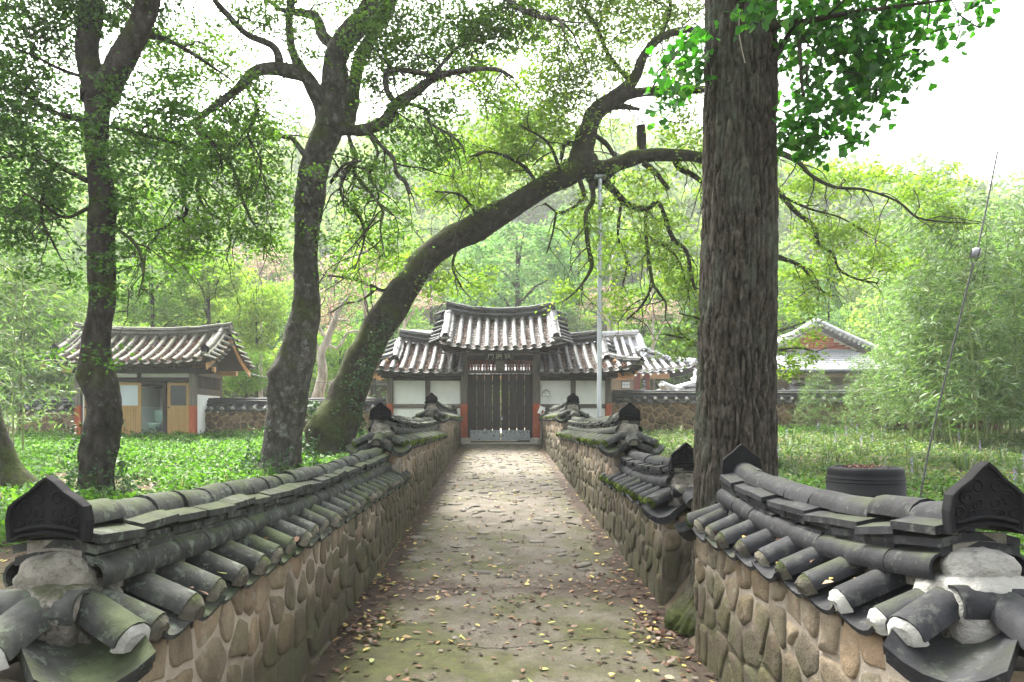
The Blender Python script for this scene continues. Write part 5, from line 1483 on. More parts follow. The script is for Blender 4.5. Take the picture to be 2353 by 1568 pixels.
# ------------------------------------------------------------------ houses beyond the wall
def hanok(name, label, cx, y_e, depth, x0, x1, z_e, z_r, mats, body, base_z, step=0.34, hip=1.2):
    h = thing(name, ((x0 + x1) / 2, y_e + depth, base_z), label, 'house')
    global gate_cur
    gate_cur = h
    c, hw = (x0 + x1) / 2, (x1 - x0) / 2
    def mk(side):
        def S(s, t):
            k = (s - c) / hw
            z = z_e + 0.35 * abs(k) ** 4 + t * (z_r - z_e - 0.2) - 0.22 * math.sin(math.pi * min(max(t, 0), 1))
            return Vector((s, y_e + depth - depth * side + (depth - 0.02) * side * t, z))
        return S
    S = mk(1)
    n = int((x1 - x0) / step)
    rows = [x0 + (x1 - x0) * (k + 0.5) / n for k in range(n)]
    def tm(s):
        over = abs(s - c) - (hw - hip)
        return 1.0 if over <= 0 else max(0.05, 0.6 - 0.58 * over / hip)
    roof_slope(h, S, x0, x1, rows, tm, mats, tile_L=0.5, r=0.085, plug='lime', pan_step=0.3)
    b = MB(); b.quad_grid([[mk(-1)(c + (hw - hip * min(1.0, t / 0.6)) * (i / 5 - 1), t) for i in range(11)] for t in (0, 0.25, 0.5, 0.6, 0.75, 1)], True); b.build('rear_slope', mats, h)
    rv = [Vector((c + (hw - hip + 0.1) * k, y_e + depth, z_r + 0.18 * abs(k) ** 2.5)) for k in (-1, -.5, 0, .5, 1)]
    ridge_stack(h, rv, mats, cap_r=0.09, cap_L=0.5, slabs=3, slab_w=0.32, slab_L=0.5, slab_t=0.035, base_drop=0.2)
    for sg in (-1, 1):
        s = c + sg * (hw - hip + 0.1)
        ridge_stack(h, [S(s, t) + Vector((0, 0, 0.14)) for t in (0.45, 0.6, 0.8, 0.98)], mats, cap_r=0.1, cap_L=0.5, slabs=2, slab_w=0.3, slab_L=0.5, slab_t=0.035, base_drop=0.1)
        ridge_stack(h, [S(c + sg * (hw - hip + 0.1 + hip * k), 0.55 * (1 - k)) + Vector((0, 0, 0.14)) for k in (0.95, 0.6, 0.3, 0.0)], mats, cap_r=0.1, cap_L=0.5, slabs=2, slab_w=0.28, slab_L=0.5, slab_t=0.035, base_drop=0.1)
        def Se(s, t, sg=sg):
            return Vector((c + sg * (hw - hip * t), s, z_e + 0.15 + t * 0.6 * (z_r - z_e) * 0.9))
        rE = [y_e + 0.3 + k * step for k in range(int((2 * depth - 0.4) / step))]
        roof_slope(h, Se, y_e + 0.1, y_e + 2 * depth - 0.1, rE, lambda s: max(0.05, min(1, (min(s - y_e, y_e + 2 * depth - s)) / (0.5 * depth))), mats, tile_L=0.5, r=0.085, plug='lime', pan_step=0.3)
        b = MB(); x = c + sg * (hw - hip); b.poly([(x, y_e + depth * 0.42, z_e + 0.55 * (z_r - z_e)), (x, y_e + depth * 1.58, z_e + 0.55 * (z_r - z_e)), (x, y_e + depth, z_r - 0.1)]); b.build('gable_wall', 'plaster', h)
    for k in range(int((x1 - x0) / 0.33)):
        x = x0 + 0.3 + 0.33 * k
        if x > x1 - 0.3: break
        b = MB(); b.tube([S(x, 0.02) - Vector((0, 0, 0.17)), S(x, 0.5) - Vector((0, 0, 0.26))], [0.06, 0.06], 8); b.build('rafter', 'wood_new', h)
        b = MB(); p = S(x, 0.02) - Vector((0, 0.012, 0.17)); b.poly([p + Vector((0.058 * math.cos(t), 0, 0.058 * math.sin(t))) for t in [i * math.pi / 4 for i in range(8)]][::-1]); b.build('rafter_end', 'white_plate', h)
    body(h, c, hw, y_e, depth, z_e)
    return h
def hall_body(h, c, hw, y_e, depth, z_e):
    yb = y_e + 1.0
    def hb(name, mat, x0, x1, z0, z1, d=0.0, t=0.12): return box_part(name, mat, h, ((x0 + x1) / 2, yb + d, (z0 + z1) / 2), (x1 - x0, t, z1 - z0), 0.006)
    zt = z_e + 0.05
    for px in (1213, 1300, 1380, 1463, 1485): hb('post', 'red_dark', PX(px, yb) - 0.13, PX(px, yb) + 0.13, 1.3, zt, -0.05, 0.22)
    hb('wall', 'beige', PX(1213, yb), PX(1463, yb) - 0.13, 1.3, zt - 0.26, 0.08)
    hb('eave_beam', 'wood_new', c - hw + 0.9, c + hw - 0.9, zt - 0.25, zt, 0.0)
    f = hb('window', 'wood_dark', PX(1428, yb), PX(1447, yb), PZ(893, yb), PZ(877, yb), -0.02, 0.1)
    for k in range(3):
        for j in range(2):
            x0_, x1_ = PX(1429 + 6 * k, yb), PX(1434.5 + 6 * k, yb)
            z0_, z1_ = PZ(892 - 7.5 * j, yb), PZ(885.5 - 7.5 * j, yb)
            b = MB(); b.box(((x0_ + x1_) / 2, yb - 0.072, (z0_ + z1_) / 2), (x1_ - x0_, 0.004, z1_ - z0_)); b.build('pane', 'frosted', f)
    hb('tablet', 'black_board', PX(1474, yb), PX(1481, yb), PZ(900, yb), PZ(870, yb), -0.2, 0.03)
    b = MB(); rs = random.Random(5)
    for k, zc in enumerate((875, 884, 893)):
        for _ in range(5):
            x = PX(1475 + 5 * rs.random(), yb); z = PZ(zc + 5 * rs.random() - 2, yb); w, hgt = rs.choice(((0.05, 0.012), (0.012, 0.05)))
            b.box((x, yb - 0.217, z), (w, 0.003, hgt))
    b.build('lettering', 'white_plate', h)
hanok('tiled_hall', 'tiled hall with pale sunlit roof, red posts and white rafter ends behind the gatehouse', 0, 29.2, 3.4, -6.0, 8.45, 3.7, 5.75, 'tile_light', hall_body, 1.2, step=0.34, hip=1.9)
def low_body(h, c, hw, y_e, depth, z_e):
    box_part('wall', 'beige', h, (c, y_e + depth, z_e * 0.5 + 0.62), (2 * hw - 1.6, 2 * depth - 1.2, z_e - 1.2), 0)
    box_part('eave_board', 'wood_new', h, (c, y_e + 0.5, z_e - 0.12), (2 * hw - 1.0, 0.04, 0.16), 0.004)
hanok('tiled_house', 'low tiled house with pale blue grey roof just left of the thick trunk', 0, 25.5, 2.4, 6.1, 13.5, 2.55, 3.5, 'tile_light', low_body, 1.2, step=0.4, hip=2.0)

bh = thing('brick_house', (13.5, 27.0, 1.25), 'house with red brick gable and grey shingle skirt roof right of the thick trunk', 'house')
BY = 27.0
gx0, gx1, gt, gb = PX(1790, BY), PX(1975, BY), PZ(753, BY), PZ(806, BY)
gxm = PX(1868, BY)
b = MB(); pts = [(gx0, BY, gb), (gx1, BY, gb), (gxm, BY, gt)]
b.poly(pts); b.poly([(p[0], BY + 5, p[2]) for p in pts][::-1]); b.build('gable_wall', 'brick_mortar', bh)
bw, bhh = 0.235, 0.088
row = 0; z = gb + 0.05
while z + bhh < gt - 0.05:
    def lim(zz): 
        t = (zz - gb) / (gt - gb); return gx0 + (gxm - gx0) * t, gx1 + (gxm - gx1) * t
    xl_, xr_ = lim(z + bhh)
    x = xl_ + 0.04 + (0.12 if row % 2 else 0)
    while x + bw < xr_ - 0.02:
        me = cached(('brickpc', 0), lambda: (lambda bb: (bb.box((0, 0, 0), (1, 1, 1)), bb.mesh('brick', 'brick'))[1])(MB()))
        put('brick', me, bh, Matrix.Translation((x + bw / 2, BY - 0.008, z + bhh / 2)) @ Matrix.Diagonal((bw * 0.94, 0.04, bhh * 0.84, 1)))
        x += bw
    z += bhh; row += 1
covL, panL = cover_mesh('tile_light'), pan_mesh('tile_light')
gate_cur = bh
for (xe, xt, sg) in ((gx1 + 0.5, gxm, 1), (gx0 - 0.5, gxm, -1)):
    n = 13
    for k in range(n):
        t0, t1 = k / n, (k + 1) / n
        p = Vector((xe + (xt - xe) * t0, BY - 0.3, gb - 0.15 + (gt + 0.1 - gb + 0.15) * t0 + 0.08 * (1 - t0) ** 2)); q = Vector((xe + (xt - xe) * t1, BY - 0.3, gb - 0.15 + (gt + 0.1 - gb + 0.15) * t1 + 0.08 * (1 - t1) ** 2))
        put('verge_tile', cover_mesh('steel_grey') if k % 1 == 0 else covL, bh, frame(p + Vector((0, -0.1, 0)), (0, 1, -0.05), s=(0.1, 0.6, 0.1)))
        put('tile_plug', plug_mesh('lime', k % 6), bh, frame(p + Vector((0, -0.1, -0.01)), (0, 1, 0), s=(0.085, 0.06, 0.085)))
        put('ridge_tile', covL, bh, frame(p + Vector((0, 0.05, 0.1)), q - p, s=(0.14, (q - p).length * 1.05, 0.14)))
b = MB(); b.quad_grid([[(gx1 + 0.5, BY - 0.35, gb - 0.16), (gxm, BY - 0.35, gt + 0.08), (gx0 - 0.5, BY - 0.35, gb - 0.16)], [(gx1 + 0.5, BY + 5, gb - 0.16), (gxm, BY + 5, gt + 0.08), (gx0 - 0.5, BY + 5, gb - 0.16)]], False); b.build('roof_plane', 'shingle', bh)
# skirt roof in front of the gable: shingles laid in courses
SY0, SY1 = 25.2, 26.9
zs0, zs1 = PZ(849, SY0), PZ(806, SY1)
sx0, sx1 = PX(1700, SY0), PX(2075, SY0)
def Ssk(s, t): return Vector((s, SY0 + (SY1 - SY0) * t, zs0 + (zs1 - zs0) * t))
b = MB(); b.quad_grid([[Ssk(sx0, 0) - Vector((0, 0, .04)), Ssk(sx1, 0) - Vector((0, 0, .04))], [Ssk(sx0 + 1.2, 1) - Vector((0, 0, .04)), Ssk(sx1 - 1.0, 1) - Vector((0, 0, .04))]], False); b.build('skirt_board', 'gutter', bh)
mes = cached(('shingle', 0), lambda: (lambda bb: (bb.box((0, 0.5, 0), (1, 1, 1)), bb.mesh('shingle', 'shingle'))[1])(MB()))
nr = 9
for k in range(nr):
    p0, p1 = Ssk(0, k / nr), Ssk(0, (k + 1) / nr)
    d = p1 - p0
    xa_, xb_ = sx0 + 1.2 * k / nr, sx1 - 1.0 * k / nr
    n = int((xb_ - xa_) / 0.3)
    for j in range(n):
        x = xa_ + (xb_ - xa_) * (j + 0.5) / n
        put('shingle', mes, bh, frame((x, p0.y - 0.03, p0.z + 0.0 + U(0, 0.006)), d + Vector((0, 0, -0.015)), s=((xb_ - xa_) / n * 0.97, d.length * 1.12, 0.022)))
b = MB(); b.tube([(sx0 - 0.1, SY0 - 0.08, zs0 - 0.08), (sx1 + 0.1, SY0 - 0.08, zs0 - 0.08)], 0.075, 10); b.build('gutter', 'gutter', bh)
b = MB(); b.tube([(gx0 + 0.6, BY - 0.12, gb - 0.03), (gx1 - 0.3, BY - 0.12, gb - 0.03)], 0.07, 8); b.build('flashing', 'steel_grey', bh)
box_part('fascia', 'beige', bh, ((sx0 + sx1) / 2, SY0 + 0.08, zs0 - 0.22), (sx1 - sx0, 0.12, 0.16), 0.01)
box_part('wall', 'beige', bh, ((sx0 + sx1) / 2, BY + 2.6, 2.0), (sx1 - sx0 - 0.6, 5.2, 2 * (zs0 - 2.0) + 0.5), 0)
# ------------------------------------------------------------------ big trees
def limb(path, Y0, Y1=None, step=0.08):
    """path of (px, py, width_px) in the photograph's frame, at distances running from Y0 to Y1 -> world points and radii"""
    n = len(path); Y1 = Y0 if Y1 is None else Y1
    pts = []
    for i, (px, py, w) in enumerate(path):
        Y = Y0 + (Y1 - Y0) * i / max(n - 1, 1)
        p = P(px, py, Y); pts.append((p.x, p.y, p.z, w * Y / FPX / 2))
    c = catmull(pts, step)
    return [Vector(q[:3]) for q in c], [max(q[3], 0.004) for q in c]
def bark_jit(scale=2.2, amp=0.14, fine=0.05, seed=0):
    def f(p, a, i):
        q = Vector(p) * scale + Vector((seed, 0, 0))
        return 1 + amp * mnoise.noise(q) * 1.3 + fine * mnoise.noise(Vector(p) * scale * 4.5)
    return f
TW = {}
def twig_walk(p, d, L, droop=0.25, wig=0.5, step=0.11):
    pts = [Vector(p)]; d = Vector(d).normalized()
    n = max(2, int(L / step))
    for k in range(n):
        d = (d + Vector((U(-wig, wig), U(-wig, wig), U(-wig, wig) * 0.7 - droop * 0.35))).normalized()
        pts.append(pts[-1] + d * step)
    return pts
class Tree:
    def __init__(s, name, loc, label, cat='tree', group=None, bark='bark'):
        s.t = thing(name, loc, label, cat, group); s.bark = bark; s.limbs = []; s.twigs = []; s.leafC = []
    def trunk(s, path, Y0, Y1=None, sides=28, seed=0, name='trunk', bulges=(), amp=0.16, step=0.06, mat=None):
        pts, rad = limb(path, Y0, Y1, step)
        base = bark_jit(2.0, amp, 0.06, seed)
        bl = [(P(px, py, Y0), r_, a_) for px, py, r_, a_ in bulges]
        def jit(p, a, i):
            k = base(p, a, i)
            for c, r_, a_ in bl:
                d2 = ((p.x - c.x) ** 2 + (p.z - c.z) ** 2 + 0.4 * (p.y - c.y + rad[min(i, len(rad) - 1)]) ** 2) / (r_ * r_)
                k += a_ * math.exp(-d2)
            return k
        b = MB(); b.tube(pts, rad, sides, True, jit)
        s.limbs.append((pts, rad, False))
        return b.build(name, mat or s.bark, s.t)
    def branch(s, path, Y0, Y1=None, sides=None, seed=0, twigs=True):
        pts, rad = limb(path, Y0, Y1, 0.05)
        sd = sides or (14 if rad[0] > 0.09 else 10 if rad[0] > 0.04 else 7)
        b = MB(); b.tube(pts, rad, sd, True, bark_jit(3.5, 0.16, 0.05, seed))
        if twigs: s.limbs.append((pts, rad, True))
        return b.build('branch', s.bark, s.t)
    def grow(s, n_per_m=3.0, L=(0.5, 1.3), droop=0.3, sub=2, start=0.3, wig=0.42):
        for pts, rad, ok in s.limbs:
            if not ok: continue
            tot = sum((a - b_).length for a, b_ in zip(pts, pts[1:]))
            n = max(2, int(tot * n_per_m))
            for k in range(n):
                i = min(len(pts) - 2, int(len(pts) * (start + (1 - start) * (k + random.random()) / n)))
                d = (pts[i + 1] - pts[i]).normalized()
                side = Vector((U(-1, 1), U(-1, 1), U(-0.7, 0.6)))
                tw = twig_walk(pts[i], d * 0.5 + side * 0.8, U(*L), droop, wig)
                s.twigs.append((tw, min(0.016, rad[i] * 0.6), 0.004))
                for _ in range(sub):
                    j = random.randrange(1, len(tw)); dd = (tw[j] - tw[j - 1]).normalized()
                    t2 = twig_walk(tw[j], dd * 0.6 + Vector((U(-1, 1), U(-1, 1), U(-0.6, 0.5))), U(*L) * 0.55, droop, wig)
                    s.twigs.append((t2, 0.006, 0.0025))
    def build_twigs(s):
        b = MB()
        for tw, r0, r1 in s.twigs:
            n = len(tw)
            b.tube(tw, [r0 + (r1 - r0) * i / (n - 1) for i in range(n)], 4, False)
        if b.v: b.build('twigs', 'twig', s.t, kind='stuff')
    def leaves_on_twigs(s, per_m, rad=0.14):
        out = []
        for tw, r0, r1 in s.twigs:
            for a, b_ in zip(tw[1:], tw[2:] + [tw[-1]]):
                for _ in range(np.random.default_rng(len(out)).poisson(per_m * 0.11)):
                    out.append(tuple(a.lerp(b_, random.random()) + Vector((random.gauss(0, rad), random.gauss(0, rad), random.gauss(0, rad * 0.5)))))
        return np.array(out).reshape(-1, 3)
    def crown(s, ells, Y, leaf=(0.06, 0.034), per=26, mat='leaf_mid', spray_r=0.26, depth=1.0, name='crown', twig_leaves=30, dens=1.0, extra=None, with_twigs=True, up=0.6):
        cs = []
        for e in ells:
            cx_, cy_, rx, ry = e[:4]; dk = e[4] if len(e) > 4 else 1.0; Ye = Y + (e[5] if len(e) > 5 else 0)
            k = Ye / FPX; r3 = (rx * k, min((rx + ry) * 0.5 * k * depth, 2.6), ry * k)
            area = math.pi * r3[0] * r3[2]
            n = max(3, int(area * 36 * dk * dens))
            cs.append(ellipsoid_pts(P(cx_, cy_, Ye), r3, n, 0.0))
        Cn = np.concatenate(cs)
        # short twigs through the sprays so that leaves hang on wood
        if with_twigs:
            for c in Cn[::7]:
                tw = twig_walk(Vector(c) - Vector((U(-.25, .25), U(-.25, .25), 0.02)), (U(-1, 1), U(-1, 1), U(-0.3, 0.3)), U(0.35, 0.7), 0.25, 0.4)
                s.twigs.append((tw, 0.0055, 0.0025))
        L = sprays(Cn, per, spray_r * rng.uniform(0.7, 1.3, len(Cn)), 0.28, 0.35)
        if twig_leaves:
            tl_ = s.leaves_on_twigs(twig_leaves)
            if len(tl_): L = np.concatenate([L, tl_])
        V, F = leaf_quads(L, leaf[0], leaf[1], up=up)
        print('LEAVES', s.t.name, len(L))
        return put(name, np_mesh(name, V, F, mat), s.t)

def ivy(label, base, Y, w, h, n, leaf=0.07, lean=0.0, foot=True):
    """ivy leaves clinging round a trunk; w, h in metres"""
    a = rng.uniform(0, 2 * math.pi, n); z = h * rng.uniform(0, 1, n) ** 1.9
    r = w * (1.0 + 0.35 * np.exp(-z / 0.25)) + rng.uniform(0, 0.07, n)
    if foot: r = r * (1 + 0.5 * np.exp(-z / 0.15) * rng.uniform(0, 1, n))
    keep = fbm(a * 1.2 * w * 3, z * 2.0, 0.5 + base[0], 3) + 0.25 * np.exp(-z / 0.4) > 0.5
    C = np.stack([base[0] + r * np.cos(a) + lean * z, base[1] + r * np.sin(a), base[2] + z + 0.02], 1)[keep]
    V, F = leaf_quads(C, leaf, leaf * 0.8, up=0.3)
    o = put('ivy', np_mesh('ivy', V, F, 'leaf_ivy')); return tag(o, label, 'ivy')

# ---- tree on the far left with the forked dark trunk
t1 = Tree('forked_tree', P(222, 1135, 9.0), 'dark forked tree on the left with leaning twin stems and knotted mossy foot')
t1.trunk([(222, 1150, 92), (224, 1120, 74), (226, 1060, 71), (234, 1000, 77), (240, 950, 81), (232, 895, 74), (222, 840, 67), (222, 780, 55), (232, 700, 55), (233, 620, 57), (232, 550, 57), (236, 480, 59), (228, 410, 52), (222, 330, 50), (224, 260, 55), (228, 205, 66), (232, 180, 50)], 9.0, 9.0, 30, 1,
         bulges=[(262, 960, 0.14, 0.3), (190, 870, 0.12, 0.3), (195, 1040, 0.14, 0.25), (265, 470, 0.09, 0.2)])
t1.branch([(222, 225, 62), (205, 160, 48), (203, 90, 46), (212, 0, 44), (208, -120, 38), (190, -260, 26), (160, -380, 10)], 9.0, 9.3, 18)
t1.branch([(228, 225, 66), (262, 170, 56), (302, 100, 52), (330, 30, 50), (352, -50, 46), (392, -170, 34), (430, -300, 20), (440, -400, 8)], 9.0, 8.6, 18)
for pth in ([(200, 281, 14), (121, 257, 11), (63, 220, 9), (0, 202, 7), (-60, 190, 4)], [(200, 415, 14), (126, 378, 12), (79, 357, 9), (0, 362, 6), (-60, 370, 4)], [(126, 378, 9), (99, 446, 8), (97, 504, 7), (121, 556, 5), (142, 598, 3)],
            [(335, 79, 16), (388, 94, 11), (446, 126, 8), (493, 157, 5), (540, 190, 3)], [(255, 290, 12), (330, 310, 9), (400, 330, 7), (460, 352, 4)], [(258, 520, 9), (310, 560, 7), (330, 620, 5), (318, 680, 3)], [(200, 180, 10), (140, 160, 8), (80, 130, 6), (10, 100, 4)],
            [(200, 480, 9), (150, 500, 7), (100, 470, 6), (50, 440, 4)]):
    t1.branch(pth, 9.0, 9.0 + U(-1.2, 1.0))
t1.grow(3.2, (0.4, 1.0), 0.3, 2, 0.25)
t1.crown([(70, 90, 120, 130), (60, 270, 120, 130, 1.3), (90, 440, 110, 100, 1.3), (40, 545, 60, 40), (300, 340, 80, 170, 0.9), (400, 250, 90, 90, 0.9), (420, 400, 60, 80, 0.7), (300, 510, 60, 100, 0.8), (100, -60, 220, 110, 1.2), (330, 20, 110, 90, 0.8),
          (300, -160, 260, 120, 1.2), (-80, 300, 90, 300, 1.0), (225, 345, 26, 30, 0.9, -0.5), (225, 590, 26, 40, 0.8, -0.5), (120, 640, 70, 40, 0.5, -0.3), (320, 640, 30, 60, 0.4), (180, 20, 60, 60, 0.8), (250, 700, 20, 40, 0.5, -0.5), (150, -420, 420, 200, 0.5), (-250, -100, 160, 300, 0.5), (420, -330, 200, 150, 0.5), (110, 790, 40, 50, 0.3, -0.5), (260, 810, 30, 30, 0.3, -0.5)],  # entries far above the frame: unseen canopy added for shade
         9.0, (0.07, 0.042), 26, 'leaf_dark', 0.22, twig_leaves=34, dens=2.0)
t1.build_twigs()
ivy('dark ivy round the foot of the forked tree on the left', (PX(224, 9), 9.0, zground(PX(224, 9), 9)), 9, 0.24, 0.95, 900, 0.055)

# ---- upright tree with the swollen mossy trunk
t2 = Tree('upright_tree', P(645, 1090, 11.1), 'tall upright grey tree with swollen mossy lower trunk and spreading crooked limbs', bark='bark_grey')
t2.trunk([(636, 1105, 120), (644, 1070, 98), (650, 1010, 90), (660, 940, 88), (668, 880, 96), (678, 830, 86), (690, 780, 74), (702, 720, 64), (705, 650, 59), (702, 570, 58), (706, 500, 61), (714, 440, 67), (722, 385, 70), (742, 330, 67), (760, 290, 66), (762, 262, 51)], 11.1, 11.1, 34, 5,
         bulges=[(725, 745, 0.13, 0.28), (712, 870, 0.15, 0.34), (628, 860, 0.16, 0.3), (738, 410, 0.1, 0.22), (618, 905, 0.13, 0.25), (722, 830, 0.1, 0.2)])
t2.branch([(755, 300, 74), (764, 240, 70), (769, 180, 60), (776, 118, 54), (812, 68, 50), (850, 20, 48), (880, -40, 42), (930, -150, 30), (960, -280, 16), (990, -380, 7)], 11.1, 10.8, 20)
t2.branch([(790, 290, 46), (805, 240, 40), (812, 200, 32), (832, 121, 28), (866, 66, 26), (900, 0, 24), (930, -90, 18), (1010, -200, 9)], 11.3, 12.0, 14)
t2.branch([(752, 290, 50), (740, 245, 46), (722, 208, 38), (703, 176, 32), (667, 164, 32), (625, 158, 28), (586, 165, 24), (545, 205, 18), (499, 241, 16), (462, 270, 14), (455, 300, 12), (470, 325, 11)], 11.1, 9.9, 16)
t2.branch([(640, 160, 20), (641, 135, 19), (625, 105, 16), (567, 79, 14), (525, 37, 14), (493, 0, 13), (460, -60, 10), (400, -160, 6)], 10.7, 10.0)
t2.branch([(703, 180, 24), (690, 150, 22), (677, 131, 20), (668, 95, 20), (664, 52, 19), (668, 0, 18), (660, -100, 14), (640, -230, 7)], 11.0, 11.4)
t2.branch([(776, 150, 22), (770, 112, 24), (742, 82, 26), (725, 40, 22), (690, 30, 18), (640, 20, 10), (600, -20, 6)], 11.2, 11.9)
t2.branch([(778, 296, 34), (810, 300, 28), (840, 298, 26), (884, 278, 27), (911, 238, 25), (958, 210, 20), (1000, 178, 18), (1063, 163, 13), (1110, 158, 11), (1152, 163, 8), (1180, 180, 5)], 11.1, 10.0, 14)
t2.branch([(911, 240, 15), (889, 207, 14), (890, 165, 13), (937, 163, 12), (995, 174, 10)], 10.6, 10.3)
t2.branch([(1000, 172, 12), (1010, 155, 9), (1028, 134, 8), (1060, 100, 5)], 10.3, 10.5)
for pth in ([(470, 322, 10), (436, 378, 10), (420, 441, 10), (428, 488, 9), (388, 514, 7), (357, 546, 6), (336, 577, 5), (330, 640, 3)],
            [(470, 322, 10), (488, 357, 10), (457, 415, 10), (457, 451, 9), (478, 488, 7), (514, 509, 6), (530, 546, 5), (520, 600, 3)],
            [(460, 300, 9), (520, 362, 9), (546, 415, 9), (556, 457, 7), (577, 504, 6), (604, 551, 5), (606, 598, 3)],
            [(800, 305, 12), (806, 330, 11), (818, 360, 10), (816, 399, 9), (853, 446, 8), (879, 483, 7), (874, 525, 5), (884, 590, 3)],
            [(850, 305, 11), (880, 340, 10), (905, 367, 10), (911, 399, 10), (932, 420, 9), (940, 446, 8)],
            [(818, 362, 9), (785, 420, 8), (790, 462, 7), (827, 504, 6), (837, 551, 5), (815, 620, 3)],
            [(925, 235, 9), (979, 252, 8), (989, 283, 7), (1042, 315, 5), (1070, 350, 3)],
            [(705, 362, 14), (685, 335, 12), (667, 315, 10), (646, 315, 9), (625, 299, 7), (600, 310, 4)],
            [(840, 300, 8), (868, 350, 7), (850, 400, 6), (870, 450, 4), (850, 520, 3)], [(760, 420, 8), (790, 380, 7), (830, 370, 5)], [(560, 190, 8), (590, 250, 7), (570, 310, 6), (600, 370, 4), (590, 430, 3)],
            [(1010, -150, 14), (1100, -60, 12), (1180, 10, 12), (1238, 38, 11), (1282, 44, 9), (1298, 78, 5)]):
    t2.branch(pth, 10.6 + U(-0.5, 0.5), 10.4 + U(-1, 1))
t2.grow(3.6, (0.5, 1.3), 0.45, 2, 0.2)
t2.crown([(570, 250, 110, 80, 0.9), (430, 340, 80, 90), (540, 330, 100, 80), (500, 110, 110, 60, 0.6), (620, 40, 90, 40, 0.6), (850, 130, 60, 90, 0.9), (960, 120, 110, 80, 1.2), (1060, 100, 80, 60, 1.1), (930, 290, 90, 60, 0.8), (1010, 250, 80, 50, 0.8), (560, 430, 120, 90, 0.9),
          (420, 570, 110, 70, 0.8), (600, 540, 70, 70, 0.8), (850, 430, 80, 90, 0.9), (890, 540, 70, 60, 0.8), (980, 350, 90, 60), (770, 560, 40, 60, 0.6), (1090, 60, 80, 60, 0.9), (800, 640, 40, 50, 0.4), (640, 380, 30, 50, 0.5), (730, 400, 18, 18, 0.7, -0.6),
          (700, -130, 330, 110, 1.0), (1000, -100, 200, 90, 1.0), (1200, 40, 90, 70, 0.6), (480, 520, 80, 60, 0.8), (370, 480, 60, 90, 0.7), (560, 30, 60, 40, 0.5), (1130, 230, 60, 40, 0.6), (1020, 40, 90, 50, 0.8), (390, 180, 70, 60, 0.7), (330, 90, 60, 60, 0.8), (480, 150, 70, 50, 0.8), (880, 60, 80, 60, 0.9), (1150, 60, 90, 60, 0.9), (700, 90, 60, 50, 0.5), (760, -420, 450, 220, 0.55), (1150, -330, 260, 160, 0.55), (560, -280, 260, 150, 0.6)],  # final entries lie out of view, added to shade the path
         10.7, (0.072, 0.042), 25, 'leaf_mid', 0.25, twig_leaves=46, dens=1.8)
t2.build_twigs()
ivy('dark ivy spreading round the foot of the upright swollen trunk', (PX(645, 11.1), 11.1, zground(PX(645, 11.1), 11.1)), 11, 0.42, 0.75, 1500, 0.06)

# ---- leaning tree held up by the steel prop
t3 = Tree('leaning_tree', P(770, 1050, 13.9), 'thick mossy tree leaning right across the gate, its forked head resting on a steel prop', bark='bark_mossy')
t3.trunk([(750, 1075, 165), (760, 1030, 120), (770, 990, 104), (788, 940, 92), (810, 880, 80), (835, 820, 76), (864, 765, 72), (904, 700, 68), (946, 640, 66), (990, 585, 62), (1040, 550, 61), (1100, 520, 60), (1160, 486, 57), (1212, 452, 51), (1262, 422, 51), (1310, 398, 53), (1345, 380, 58), (1368, 376, 50)], 13.9, 14.3, 32, 9,
         bulges=[(1140, 530, 0.16, 0.25), (1060, 520, 0.18, 0.15), (735, 985, 0.3, 0.3), (860, 740, 0.2, 0.15), (1222, 430, 0.15, 0.18)])
t3.branch([(1330, 385, 58), (1342, 340, 54), (1352, 294, 46), (1375, 252, 42), (1425, 220, 38), (1460, 175, 26), (1478, 130, 20), (1515, 89, 18), (1577, 68, 15), (1622, 78, 11), (1700, 60, 7)], 14.3, 13.6, 18)
t3.branch([(1370, 258, 24), (1400, 246, 18), (1432, 245, 14), (1470, 252, 8)], 14.2, 13.9)
t3.branch([(1425, 222, 26), (1480, 212, 22), (1545, 208, 20), (1620, 205, 16), (1700, 190, 12), (1800, 160, 7)], 14.2, 15.0)
t3.branch([(1350, 395, 50), (1385, 392, 44), (1430, 372, 36), (1478, 360, 32), (1525, 356, 28), (1580, 358, 26), (1640, 368, 22), (1720, 372, 18), (1780, 350, 15), (1830, 370, 11), (1865, 404, 9), (1918, 430, 7), (1986, 436, 6), (2060, 462, 5), (2107, 499, 5), (2159, 509, 4), (2249, 514, 2)], 14.3, 12.6, 16)
t3.branch([(1476, 362, 26), (1474, 325, 22), (1472, 288, 20)], 14.3, 14.2, twigs=False)
t3.branch([(1370, 402, 46), (1372, 415, 40), (1378, 428, 30)], 14.3, 14.3, twigs=False)
